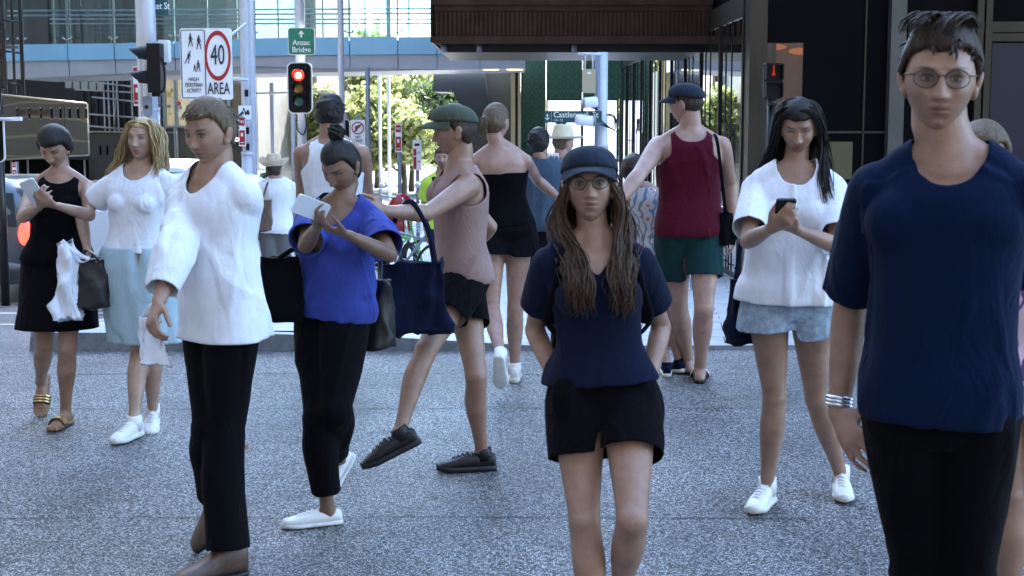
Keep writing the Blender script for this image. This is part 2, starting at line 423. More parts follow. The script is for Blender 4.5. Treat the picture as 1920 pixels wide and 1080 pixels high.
    def hand(s, q, wrist, fwd, pn, curl=.5, spread=.12, thumb=1):
        """fwd: direction of the palm, pn: palm normal (towards which fingers curl)"""
        f = nrm(fwd); pn = np.array(pn, float); pn = nrm(pn-f*np.dot(pn, f)); sd = np.cross(f, pn)*(1 if q == 'R' else -1)  # sd towards thumb
        k = s.k*(.94 if s.fem else 1.02)
        out = []
        P = [wrist-f*.01, wrist+f*.02*k, wrist+f*.055*k, wrist+f*.088*k]
        out.append(tube_geo(P, [(.026*k, .019*k), (.030*k, .017*k), (.040*k, .0145*k), (.040*k, .012*k)], 16, ref=sd, dome=True))
        Ls = [(.030, .040, .024, .021), (.010, .046, .027, .023), (-.011, .043, .026, .022), (-.030, .033, .020, .019)]
        for i, (o, l1, l2, l3) in enumerate(Ls):
            b = wrist+f*(.088-.004*abs(i-1))*k+sd*o*k; d = nrm(f+sd*spread*(1.5-i)*.8)
            pts = [b-d*.02*k, b]; c = 0; cc = curl*(1+.12*(i-1))
            for l, g in ((l1, .75), (l2, 1.05), (l3, .7)):
                c += cc*g; dd = d*math.cos(c)+pn*math.sin(c); pts.append(pts[-1]+dd*l*k)
            r = [.0085, .0095, .0085, .0080, .0065]; r = [x*k*(.88 if i == 3 else 1) for x in r]
            out.append(tube_geo(pts, r, 10, ref=sd, dome=True))
        b = wrist+f*.022*k+sd*.022*k; d = nrm(f*.72+sd*.72+pn*.35*thumb); d2 = nrm(f*.9+sd*.25+pn*.5*thumb)
        out.append(tube_geo([b-d*.01, b+d*.042*k, b+d*.042*k+d2*.034*k, b+d*.042*k+d2*.06*k], [.015*k, .0115*k, .0105*k, .0085*k], 10, ref=pn, dome=True))
        s.handp[q] = (wrist+f*.09*k, f, pn, sd)
        return out
    def foot(s, ankle, fd, pitch=0, bare=False):
        k = s.k*(.95 if s.fem else 1.02)*1.0
        f = nrm((fd[0], fd[1], 0)); c, p = math.cos(pitch), math.sin(pitch)
        F = f*c-np.array((0, 0, 1))*p; U = np.array((0, 0, 1))*c+f*p; Sd = np.cross(F, U)
        s_ = lambda x, y, z: ankle+F*x*k+Sd*y*k+U*(z-.085)*k
        sc = 1 if bare else .72
        pts = [s_(-.045, 0, .035), s_(-.02, 0, .04), (s_(.04, 0, .045)), s_(.10, 0, .035), s_(.15, 0, .022)]
        out = [tube_geo(pts, [(.030*k*sc, .032*k*sc), (.033*k*sc, .038*k*sc), (.034*k*sc, .040*k*sc), (.042*k*sc, .026*k*sc), (.044*k*sc*.8, .015*k*sc)], 14, ref=Sd, dome=True)]
        out.append(tube_geo([ankle, s_(-.01, 0, .05)], [.035*k, .036*k], 14, dome=True))
        if bare:
            for i, y in enumerate((-.034, -.015, .001, .016, .030)):
                r = .011 if i == 0 else .008; out.append(tube_geo([s_(.13, y, .016), s_(.185-.008*i, y*1.05, .013), s_(.20-.009*i, y*1.05, .011)], [r*k, r*k, r*.9*k], 8, dome=True))
        return out, (F, U, Sd, s_)
    def body(s, hands=None, feet=None, ears=True):
        k = s.k; P = []
        P += s.torso(-.15, 1.0); P += s.traps()
        for q in 'LR':
            hp, K, A = s.leg[q]; bk = s.Fh
            P.append(s.limb(hp-np.array((0, 0, .0)), K, THIGH, w=.97 if s.fem else 1))
            P.append(ell(K+bk*.006, (.050*k*s.limbw,)*3, 14, 10))
            P.append(s.limb(K, A, SHIN, back=bk))
            fd, pit, bare = (feet or {}).get(q, (s.Fh, 0, False))
            g, fr = s.foot(A, fd, pit, bare); P += g; s.leg[q] = (hp, K, A, fr)
            sh, E, Wr = s.arm[q]
            wm = .88 if s.fem else 1.05
            P.append(ell(sh, (.052*k*wm,)*3, 14, 10)); P.append(s.limb(sh, E, UARM, w=wm)); P.append(s.limb(E, Wr, FARM, w=wm))
            hd = (hands or {}).get(q, {}); fw = hd.get('f', nrm(Wr-E)); pn = hd.get('n', s.Ls*(-1 if q == 'L' else 1))
            P += s.hand(q, Wr, fw, pn, hd.get('curl', .3), hd.get('spread', .1))
        # neck
        nb = s.H((0, -.022, -.075)); rn = (.049 if s.fem else .060)*k
        P.append(tube_geo([s.nk-np.array((0, 0, .04*k)), lerp(s.nk, nb, .35), lerp(s.nk, nb, .8), s.H((0, -.02, -.03))], [rn*1.35, rn*1.02, rn, rn*.95], 18, dome=True))
        # clavicle hints
        for q in 'LR': P.append(tube_geo([s.nk+s.Fs*.05*k-np.array((0, 0, .045*k)), s.sh[q]+s.Fs*.02*k+np.array((0, 0, .025*k))], [.013*k, .014*k], 8, dome=True))
        me = remesh(P, s.vox, 0)
        v = getv(me)
        hl = ((v-s.hc)@s.HR)/s.hs
        # smooth everything except the face
        face = (hl[:, 1] > .02) & (np.abs(hl[:, 2]) < .12) & (np.abs(hl[:, 0]) < .08)
        ob = bpy.data.objects.new('r', me); COL.objects.link(ob)
        vg = ob.vertex_groups.new(name='g'); idx = [int(i) for i in np.nonzero(~face)[0]]; vg.add(idx, 1, 'REPLACE'); vg.add([int(i) for i in np.nonzero(face)[0]], .12, 'REPLACE')
        m = ob.modifiers.new('s', 'SMOOTH'); m.factor = .5; m.iterations = 6 if s.vox < .0085 else 3
        me2 = bpy.data.meshes.new_from_object(ob.evaluated_get(bpy.context.evaluated_depsgraph_get())); bpy.data.objects.remove(ob)
        import bmesh
        bm = bmesh.new(); bm.from_mesh(me2)
        hi = s.vox < .0085
        for vs, fs in head_geo(s.fem, 132 if hi else 72, 112 if hi else 60):
            nv = [bm.verts.new(tuple(x)) for x in s.H(vs)]
            for f_ in fs:
                try: bm.faces.new([nv[i] for i in f_])
                except ValueError: pass
        bmesh.ops.remove_doubles(bm, verts=bm.verts[:], dist=1e-5)
        bm.to_mesh(me2); bm.free()
        v = getv(me2); hl = ((v-s.hc)@s.HR)/s.hs
        far = np.linalg.norm(hl, axis=1) > .16; hl[far] = (0, -1, -1)
        at_ = me2.attributes.new('hl', 'FLOAT_VECTOR', 'POINT'); at_.data.foreach_set('vector', hl.astype(np.float32).ravel())
        s.bodyo = mkobj('body', me2, s.skinm, s.root, s.org); return s.bodyo
    # ---- clothes
    def top(s, name, m, t0=0.0, t1=.99, e=.012, sleeve=.5, sl2=None, minw=None, flare=0, neck=(.072, .0), vneck=0, strap=None, tub=None, amp=.007, solid=.003, vert=.45, sfl=.02, front=0, ewr=0.0, back_scoop=0):
        P = s.torso(t0-.04, t1+.03, e, minw, flare); k = s.k
        if strap is None: P += s.traps(e*.8)
        wm = .88 if s.fem else 1.05
        if sleeve and strap is None and tub is None:
            for q in 'LR':
                sh, E, Wr = s.arm[q]
                P.append(ell(sh, (.050*k*wm+min(e, .014),)*3, 14, 10))
                P.append(s.limb(sh, E, UARM, e=min(e, .014)+.002, t1=min(sleeve, 1)+(.08 if sleeve < 1 else 0), flare=sfl*.45, w=wm))
                if sleeve > 1: P.append(s.limb(E, Wr, FARM, e=e+.004, t1=sleeve-1+.08, flare=.0, w=wm))
        me = remesh(P, s.vox*1.15, 5)
        nc = s.nk+np.array((0, 0, .0)); V = np.array((0, 0, 1.))
        def cut(v):
            kill = np.zeros(len(v), bool)
            ax = s.nk-s.pel; tt = ((v-s.pel)@ax)/np.dot(ax, ax)
            d = v-s.nk; lx = d@s.Ls; fy = d@s.Fs; dz = v[:, 2]-s.nk[2]
            nearb = np.abs(lx) < .24*k*s.w
            inarm = np.zeros(len(v), bool); q0 = v-(s.pel+np.clip(tt, 0, 1)[:, None]*ax); rho = np.sqrt(((q0@s.Ls)/(.165*k*s.w+e))**2+((q0@s.Fs)/(.125*k*s.w+e+(.03*k if s.fem else 0)))**2)
            for q in 'LR':
                sh, E, Wr = s.arm[q]; aa = E-sh; ta = ((v-sh)@aa)/np.dot(aa, aa); rr = np.linalg.norm(v-(sh+np.clip(ta, 0, 1)[:, None]*aa), axis=1)
                ba = Wr-E; tb = ((v-E)@ba)/np.dot(ba, ba); rb = np.linalg.norm(v-(E+np.clip(tb, 0, 1)[:, None]*ba), axis=1)
                inarm |= ((ta > .12) & (ta < (min(sleeve, 1)+.1 if sleeve else .9)) & (rr < .08*k)) | ((rb < .07*k) & (sleeve > 1) & (tb < sleeve-1+.1))
                if sleeve and sleeve < 1: kill |= (ta > sleeve) & (rr < (.095+e)*k) & (ta < sleeve+.6) & (rho > 1.12)
                elif sleeve and sleeve > 1: kill |= (tb > sleeve-1) & (rb < .09*k)
            kill |= (tt < t0) & ~inarm
            # neckline
            r = np.sqrt(lx**2+(fy*1.1)**2)
            cyl = (min(neck[0], .056)+(.012 if strap is None else .02))*k; kill |= (r < cyl) & (dz > -.012*k-.42*np.maximum(fy, 0)+.10*np.maximum(-fy, 0)) & (tt > .8)
            kill |= (dz > .03*k) & (r < cyl+.01*k)
            if front: kill |= (fy > .01*k) & (np.abs(lx) < (neck[0]+.008)*k) & (dz > .035*k-(front+.035)*k*np.sqrt(np.clip(1-(lx/((neck[0]+.008)*k))**2, 0, 1)))
            if back_scoop: kill |= (fy < 0) & (np.abs(lx) < neck[0]*k) & (dz > -back_scoop*k*np.sqrt(np.clip(1-(lx/(neck[0]*k))**2, 0, 1)))
            if vneck: kill |= (fy > 0) & (dz > -vneck*k+np.abs(lx)*vneck/ (neck[0]))
            if strap is not None:
                kill |= (np.abs(lx) > strap*k+np.clip((-dz-.12*k)*.9, 0, .2)) & (dz > -.26*k)
            if tub is not None: kill |= tt > tub
            return kill
        return mkobj(name, me, m, s.root, s.org, cutf=cut, solid=solid, disp=lambda v: np.maximum(fold(v, amp, int(abs(v[0, 0]*99))+3, 1, vert), -.30*e)+.002)
    def shorts(s, name, m, frac=.4, e=.014, top=.13, flare=.03, amp=.006, solid=.003, full=False, sfl=None, minr=0, extra=None, wst=.0):
        k = s.k; P = s.torso(-.15, top+.05, min(e, .010)+wst)
        def one(q):
            hp, K, A = s.leg[q][:3]
            out = [s.limb(hp, K, THIGH, e=e, t1=(1 if full else frac+.10), flare=0 if full else flare, st=14, minr=minr)]
            if full:
                out.append(s.limb(K, A, SHIN, e=e+.006, t1=frac-1+.06, flare=sfl or .0, back=s.Fh, minr=minr)); out.append(ell(K, (max(.050*k+e, minr),)*3, 14, 10))
            return out
        for q in 'LR': P += one(q)
        if extra: P += extra
        me = remesh(P, s.vox*1.15, 4)
        def cut(v):
            ax = s.nk-s.pel; tt = ((v-s.pel)@ax)/np.dot(ax, ax); kill = tt > top
            for q in 'LR':
                hp, K, A = s.leg[q][:3]
                if full: a, b, t = K, A, frac-1
                else: a, b, t = hp, K, frac
                aa = b-a; ta = ((v-a)@aa)/np.dot(aa, aa); rr = np.linalg.norm(v-(a+np.clip(ta, 0, 1.2)[:, None]*aa), axis=1)
                o = 'R' if q == 'L' else 'L'; hp2, K2, A2 = s.leg[o][:3]
                if full: a2, b2 = K2, A2
                else: a2, b2 = hp2, K2
                ab = b2-a2; tb = ((v-a2)@ab)/np.dot(ab, ab); r2 = np.linalg.norm(v-(a2+np.clip(tb, 0, 1.2)[:, None]*ab), axis=1)
                kill |= (ta > t) & (rr < .2*k) & (rr <= r2+.001)
                if not full: kill |= (ta > .36) & (np.abs(rr-r2) < .0045) & (rr < .2*k)
            return kill
        return mkobj(name, me, m, s.root, s.org, cutf=cut, solid=solid, disp=lambda v: np.maximum(fold(v, amp, 11+int(s.h*100), 1.1, .6), -.3*e)+.001)
    def skirt(s, name, m, length=.5, e=.014, top=.2, flare=.02, amp=.012):
        """from waist to length (fraction of hip height below the hip)"""
        k = s.k; vs = []; fs = []; n = 64; st = 40
        kn = (s.leg['L'][1]+s.leg['R'][1])/2; bot = s.pel+(kn-s.pel)*length
        for i in range(st):
            t = i/(st-1)
            if t < .25:
                tt = top*(1-t/.25); c, rx, ry, L, F = s.tsec(tt, e)
            else:
                u = (t-.25)/.75; c0, rx, ry, L, F = s.tsec(0, e); c = c0+(bot-s.pel)*u; rx = rx+flare*u; ry = ry+flare*u*1.2
                # widen to hold the thighs
                for q in 'LR':
                    hp, K = s.leg[q][:2]; p = hp+(K-hp)*u*length; dL = abs(np.dot(p-c, L))+.085*k*(1-.3*u)+e; dF = abs(np.dot(p-c, F))+.085*k*(1-.3*u)+e
                    rx = max(rx, dL); ry = max(ry, dF)
            for q in range(n):
                a = 2*math.pi*q/n; g = 1+amp*8*max(0, (t-.2))*math.sin(a*7+2*math.sin(a*2+t*2))*.12+amp*max(0, t-.1)*math.sin(a*13+t*3)*.9
                vs.append(c+(L*rx*math.cos(a)+F*ry*math.sin(a))*g)
        for i in range(st-1):
            for q in range(n): fs.append((i*n+q, (i+1)*n+q, (i+1)*n+(q+1) % n, i*n+(q+1) % n))
        me = bpy.data.meshes.new('s'); me.from_pydata([tuple(x) for x in vs], [], fs)
        return mkobj(name, me, m, s.root, s.org, solid=.003, disp=lambda v: np.maximum(fold(v, amp*.5, 17, 1.2, .3), -.25*e))
    # ---- hair
    def scalp(s, m, e=.014, line=.045, side=-.02, back=-.09, name='hair', amp=.003, top=0, crown=None, curly=0):
        P = []
        n, mm = 64, 48; W_, D_, H_ = (.073, .094, .113) if s.fem else (.077, .098, .117)
        vs = []; fs = []
        for i in range(mm+1):
            th = math.pi*i/mm
            for q in range(n):
                a = 2*math.pi*q/n; v = np.array((math.sin(th)*math.cos(a)*(W_+e), math.sin(th)*math.sin(a)*(D_+e)-.002, math.cos(th)*(H_+e*.9)))
                if v[2] < 0: v[1] = v[1]*(1-.35*(-v[2]/H_)) if v[1] < 0 else v[1]
                if v[2] < -.02:
                    v = v*np.array((1-min(1, (-.02-v[2])/.05)*e*.6/W_, 1-min(1, (-.02-v[2])/.05)*e*.3/D_, 1))
                vs.append(v)
        for i in range(mm):
            for q in range(n): fs.append((i*n+q, (i+1)*n+q, (i+1)*n+(q+1) % n, i*n+(q+1) % n))
        vs = np.array(vs)
        y_, z_ = vs[:, 1], vs[:, 2]
        lm_ = np.where(y_ > .045, line, np.where(y_ > .0, side+(line-side)*np.clip(y_/.045, 0, 1)**1.5, side+(back-side)*np.clip(-y_/.05, 0, 1)))
        tp = np.clip((z_-lm_)/.030, 0, 1)**.6; vs = vs*(1-(1-tp)*np.where(y_ > -.02, e*.85, e*.5)/np.linalg.norm(vs, axis=1))[:, None]
        nrmv = vs/np.linalg.norm(vs, axis=1)[:, None]
        r = np.random.RandomState(5)
        lump = np.zeros(len(vs))
        for f in (30, 55, 90, 140): lump += np.sin(vs@(nrm(r.normal(0, 1, 3))*f*(1+curly))+r.rand()*6)*(30/f)**.7
        vs = vs+nrmv*(lump*amp*.6)[:, None]
        if top: vs[:, 2] += top*np.clip((vs[:, 2]-.03)/.08, 0, 1)*np.clip(.6+vs[:, 1]*6, .2, 1.2)
        me = bpy.data.meshes.new('h'); me.from_pydata([tuple(x) for x in s.H(vs)], [], fs)
        def cut(v):
            h = ((v-s.hc)@s.HR)/s.hs; y, z = h[:, 1], h[:, 2]; w = np.sin(h[:, 0]*160)*.004+np.sin(h[:, 0]*75+h[:, 1]*60)*.004
            lim = np.where(y > .045, line, np.where(y > .0, side+(line-side)*np.clip(y/.045, 0, 1)**1.5, side+(back-side)*np.clip(-y/.05, 0, 1)))+w
            return z < lim
        return mkobj(name, me, m, s.root, s.org, cutf=cut, solid=.006)
    def tufts(s, m, n=260, ln=.030, lift=.005, e=.012, line=.062, side=-.01, back=-.06, sweep=(0, 0), seed=3, r=(.0045, .0022), name='hair_strand'):
        """short strands growing out of the scalp"""
        R = random.Random(seed); mb = MB(); W_, D_, H_ = (.073, .094, .113) if s.fem else (.077, .098, .117); c = 0
        while c < n:
            v = nrm((R.gauss(0, 1), R.gauss(0, 1), abs(R.gauss(0, 1)) if R.random() < .8 else R.gauss(0, .6)))
            p = v*np.array((W_+e, D_+e, H_+e*.9)); y, z = p[1], p[2]
            lim = line if y > .045 else (side+(line-side)*max(0, y/.045)**1.5 if y > 0 else side+(back-side)*min(1, -y/.05))
            if z < lim+(.020 if y > .02 else .006): continue
            if (z < .0 and y > -.035) or (abs(p[0]) > .055 and z < .055): continue
            c += 1; nn = nrm(v/np.array((W_, D_, H_))**2*.01)
            d = np.array((p[0]*.6+sweep[0], p[1]*.8+sweep[1], -.9*abs(z)-.03)); d = nrm(d-nn*np.dot(d, nn)+np.array((R.gauss(0, .14), R.gauss(0, .16), R.gauss(0, .05)))-nn*.12)
            L_ = ln*R.uniform(.6, 1.3); k_ = lift*R.uniform(.3, 1.4)
            P = [p-nn*.006, p+d*L_*.33+nn*k_*.8, p+d*L_*.7+nn*k_*.9, p+d*L_+nn*k_*.3]
            mb.tube([s.H(q)-s.org for q in P], [r, r, (r[0]*.8, r[1]*.8), (r[0]*.25, r[1]*.3)], 5, ref=np.cross(d, nn))
        return mb.build(name, m, s.root)
    def locks(s, m, items, name='hair_lock', r=(.011, .004), seed=1, wave=.008, parent=None):
        """items: list of (list of control points world, count, spread)"""
        R = random.Random(seed); mb = MB()
        for pts, cnt, spr in items:
            pts = [np.array(p, float) for p in pts]
            for c in range(int(cnt*3.3)):
                fly = c % 9 == 0
                o = [np.array((R.gauss(0, 1), R.gauss(0, 1), R.gauss(0, .5)))*x for x in np.linspace(spr*.35, spr, len(pts))]
                base = np.array((R.gauss(0, 1), R.gauss(0, 1), R.gauss(0, 1))); ctr = [p+base*x+q*.35 for p, q, x in zip(pts, o, np.linspace(spr*.5, spr, len(pts)))]
                P = cr(ctr, 7); L = len(P); ph = R.random()*6; fr = R.uniform(1.5, 3); wd = nrm((R.gauss(0, 1), R.gauss(0, .5), 0))
                end = R.uniform(.78, 1.0); P = P[:max(4, int(L*end))]; L = len(P)
                P = [p+wd*wave*(2.4 if fly else 1)*math.sin(ph+fr*2*math.pi*i/L)*(i/L) for i, p in enumerate(P)]
                sc_ = .2 if fly else .50; rr = [(sc_*r[0]*(.55+.45*math.sin(math.pi*min(1, (i+1)/L)))*(1-.75*(i/L)**3), sc_*r[1]*(1-.6*(i/L)**3)) for i in range(L)]
                mb.tube([p-s.org for p in P], rr, 6, ref=(R.gauss(0, 1), R.gauss(0, .4), .1))
        ob = mb.build(name, m, parent or s.root); return ob
    def shoe(s, q, kind, m, msole, name=None, dark=None):
        fr = s.leg[q][3]; F, U, Sd, f = fr; k = s.k
        nm = name or {'sneaker': 'sneaker', 'low': 'canvas_shoe', 'slide': 'slide_sandal', 'boot': 'ankle_boot', 'run': 'running_shoe'}[kind]
        def sec(x, w, top, bot, n=14, e=2.6):
            out = []
            for i in range(n):
                a = 2*math.pi*i/n; ca, sa = math.cos(a), math.sin(a)
                y = w*math.copysign(abs(ca)**(2/e), ca); z = (top+bot)/2+(top-bot)/2*math.copysign(abs(sa)**(2/e), sa)
                out.append(f(x, y, z)-s.org)
            return out
        def loft(mb, secs, mi=0):
            n = len(secs[0]); vs = [p for c in secs for p in c]; fs = []
            for i in range(len(secs)-1):
                for j in range(n): fs.append((i*n+j, i*n+(j+1) % n, (i+1)*n+(j+1) % n, (i+1)*n+j))
            fs += [tuple(range(n-1, -1, -1)), tuple(range((len(secs)-1)*n, len(secs)*n))]
            mb.add(vs, fs, mi, True)
        th = {'sneaker': .034, 'run': .032, 'low': .022, 'slide': .026, 'boot': .02}[kind]
        WT = [(-.068, .018), (-.062, .029), (-.04, .036), (0, .037), (.05, .038), (.10, .046), (.14, .049), (.175, .044), (.198, .030), (.210, .014)]
        up = MB()
        if kind != 'slide':
            hi = {'sneaker': .100, 'run': .088, 'low': .070, 'boot': .14}[kind]
            HT = [(-.068, hi*.72), (-.06, hi*.97), (-.04, hi), (0, hi*.93), (.035, hi*.96), (.065, min(.094, hi*1.02)), (.10, .078 if hi > .075 else .062), (.14, .064 if hi > .075 else .052), (.175, .054 if hi > .075 else .044), (.195, .046), (.207, .034)]
            xs = [-.066, -.061, -.05, -.03, 0, .025, .045, .07, .1, .13, .16, .182, .197, .206]
            loft(up, [sec(x, prof(WT, x)[0]*(1.06 if kind == 'boot' else .93 if prof(HT, x)[0] < .09 else .88), prof(HT, x)[0], .012, e=2.3) for x in xs])
            uo = up.build(nm, m, s.root)
            if kind in ('sneaker', 'boot', 'run'):   # padded collar
                cb = MB(); zt = hi*.96
                cb.tube([f(-.012+.040*math.cos(a), .029*math.sin(a), zt-.004+.006*math.cos(a))-s.org for a in np.linspace(0, 2*math.pi, 17)], .0095, 8); cb.build('collar', dark or m, uo)
            if kind in ('sneaker', 'run'):
                sk_ = MB(); sk_.tube([f(-.010, 0, .05)-s.org, f(-.008, 0, .09)-s.org, f(-.006, 0, .125 if kind == 'sneaker' else .11)-s.org], [.040*k, .040*k, .039*k], 16); sk_.build('sock', m, uo)
            if kind != 'boot':
                lb = MB()
                for i in range(5):
                    x = .045+.021*i; z = prof(HT, x)[0]
                    lb.tube([f(x-.004, -.022, z-.006)-s.org, f(x, 0, z+.003)-s.org, f(x+.004, .022, z-.006)-s.org], .0045, 6)
                    lb.tube([f(x+.012, -.022, z-.011)-s.org, f(x+.006, 0, z+.001)-s.org, f(x-.002, .022, z-.006)-s.org], .0040, 6)
                lb.build('lace', dark or m, uo)
        else:
            for x0 in ((.085, .10, .115),):
                pts = []
                for a in np.linspace(-.1, math.pi+.1, 15): pts.append(f(.10, .050*math.cos(a), .018+.045*math.sin(a))-s.org)
                up.tube(pts, [(.028, .0035)]*15, 8, ref=F)
            uo = up.build(nm, m, s.root)
            if dark is not None:
                st = MB()
                for dx in (-.018, 0, .018):
                    st.tube([f(.10+dx, .054*math.cos(a), .018+.0492*math.sin(a))-s.org for a in np.linspace(.1, math.pi-.1, 15)], [(.005, .0015)]*15, 6, ref=F)
                st.build('stripe', dark, uo)
        so_ = MB()
        toe = .010 if kind in ('sneaker', 'run') else .004
        xs = [-.070, -.064, -.05, -.02, .02, .06, .1, .14, .17, .19, .203, .212]
        loft(so_, [sec(x, prof(WT, x)[0]*1.06, th+toe*max(0, (x-.12)/.09), .0+toe*max(0, (x-.14)/.07), e=3.2) for x in xs])
        so_.build('sole', msole, uo)
        return uo
def cr(pts, n):
    out = []; P = [pts[0]]+list(pts)+[pts[-1]]
    for i in range(1, len(P)-2):
        for j in range(n):
            t = j/n; a, b, c, d = P[i-1], P[i], P[i+1], P[i+2]
            out.append(.5*((2*b)+(c-a)*t+(2*a-5*b+4*c-d)*t*t+(3*b-a-3*c+d)*t**3))
    out.append(np.array(pts[-1])); return out
# ---------------- setting ----------------
def asphalt():
    m = bpy.data.materials.new('asphalt'); m.use_nodes = True; nt = m.node_tree; N = nt.nodes; L = nt.links; b = N['Principled BSDF']
    tc = N.new('ShaderNodeTexCoord'); O = tc.outputs['Object']
    v = N.new('ShaderNodeTexVoronoi'); v.inputs['Scale'].default_value = 140; L.new(O, v.inputs[0])
    v2 = N.new('ShaderNodeTexVoronoi'); v2.inputs['Scale'].default_value = 230; L.new(O, v2.inputs[0])
    n = N.new('ShaderNodeTexNoise'); n.inputs['Scale'].default_value = .9; n.inputs['Detail'].default_value = 9; n.inputs['Roughness'].default_value = .68; n.inputs['Distortion'].default_value = .6; L.new(O, n.inputs[0])
    sep = N.new('ShaderNodeSeparateColor'); L.new(v.outputs['Color'], sep.inputs[0])
    r = N.new('ShaderNodeValToRGB'); e = r.color_ramp.elements; e[0].position = 0; e[0].color = (.035, .036, .04, 1); e[1].position = 1; e[1].color = (.95, .95, .93, 1)
    for p_, c in ((.26, (.15, .152, .156, 1)), (.52, (.47, .475, .48, 1)), (.78, (.90, .90, .89, 1))): q = e.new(p_); q.color = c
    L.new(sep.outputs[0], r.inputs[0])
    pm = N.new('ShaderNodeMapRange'); pm.inputs[1].default_value = .32; pm.inputs[2].default_value = .66; pm.inputs[3].default_value = .62; pm.inputs[4].default_value = 1.22; L.new(n.outputs[0], pm.inputs[0])
    x = N.new('ShaderNodeVectorMath'); x.operation = 'SCALE'; L.new(r.outputs[0], x.inputs[0]); L.new(pm.outputs[0], x.inputs['Scale'])
    # edges of the stones are dark binder
    em = N.new('ShaderNodeMapRange'); em.inputs[1].default_value = .55; em.inputs[2].default_value = .25; em.inputs[3].default_value = .18; L.new(v.outputs['Distance'], em.inputs[0])
    y = N.new('ShaderNodeVectorMath'); y.operation = 'SCALE'; L.new(x.outputs[0], y.inputs[0]); L.new(em.outputs[0], y.inputs['Scale'])
    st = N.new('ShaderNodeTexVoronoi'); st.inputs['Scale'].default_value = .75; st.inputs['Randomness'].default_value = 1; dn = N.new('ShaderNodeTexNoise'); dn.inputs['Scale'].default_value = 3; dn.inputs['Detail'].default_value = 5; L.new(O, dn.inputs[0])
    dm = N.new('ShaderNodeVectorMath'); dm.operation = 'MULTIPLY_ADD'; dm.inputs[1].default_value = (.5, .5, 0); L.new(dn.outputs['Color'], dm.inputs[0]); L.new(O, dm.inputs[2]); L.new(dm.outputs[0], st.inputs[0])
    sm_ = N.new('ShaderNodeMapRange'); sm_.inputs[1].default_value = .05; sm_.inputs[2].default_value = .30; sm_.inputs[3].default_value = .62; sm_.inputs[4].default_value = 1.0; L.new(st.outputs['Distance'], sm_.inputs[0])
    y2 = N.new('ShaderNodeVectorMath'); y2.operation = 'SCALE'; L.new(y.outputs[0], y2.inputs[0]); L.new(sm_.outputs[0], y2.inputs['Scale'])
    L.new(y2.outputs[0], b.inputs['Base Color'])
    rr = N.new('ShaderNodeMapRange'); rr.inputs[3].default_value = .28; rr.inputs[4].default_value = .62; L.new(sep.outputs[1], rr.inputs[0]); L.new(rr.outputs[0], b.inputs['Roughness'])
    ad = N.new('ShaderNodeMath'); ad.operation = 'ADD'; L.new(v.outputs['Distance'], ad.inputs[0]); L.new(v2.outputs['Distance'], ad.inputs[1])
    bp = N.new('ShaderNodeBump'); bp.invert = True; bp.inputs['Strength'].default_value = 1; bp.inputs['Distance'].default_value = .005; L.new(ad.outputs[0], bp.inputs['Height']); L.new(bp.outputs[0], b.inputs['Normal'])
    return m
def pavers():
    m = bpy.data.materials.new('stone_pavers'); m.use_nodes = True; nt = m.node_tree; N = nt.nodes; L = nt.links; b = N['Principled BSDF']
    tc = N.new('ShaderNodeTexCoord'); mp = N.new('ShaderNodeMapping'); mp.inputs['Rotation'].default_value = (0, 0, .12); L.new(tc.outputs['Object'], mp.inputs[0])
    br = N.new('ShaderNodeTexBrick'); br.inputs['Scale'].default_value = 1; br.inputs['Brick Width'].default_value = .62; br.inputs['Row Height'].default_value = .42; br.inputs['Mortar Size'].default_value = .006
    br.inputs['Color1'].default_value = (.50, .505, .515, 1); br.inputs['Color2'].default_value = (.43, .435, .45, 1); br.inputs['Mortar'].default_value = (.07, .07, .07, 1); L.new(mp.outputs[0], br.inputs[0])
    n = N.new('ShaderNodeTexNoise'); n.inputs['Scale'].default_value = 7; n.inputs['Detail'].default_value = 8; L.new(tc.outputs['Object'], n.inputs[0])
    pm = N.new('ShaderNodeMapRange'); pm.inputs[1].default_value = .3; pm.inputs[2].default_value = .7; pm.inputs[3].default_value = .75; pm.inputs[4].default_value = 1.2; L.new(n.outputs[0], pm.inputs[0])
    x = N.new('ShaderNodeVectorMath'); x.operation = 'SCALE'; L.new(br.outputs[0], x.inputs[0]); L.new(pm.outputs[0], x.inputs['Scale']); L.new(x.outputs[0], b.inputs['Base Color']); b.inputs['Roughness'].default_value = .42
    return m
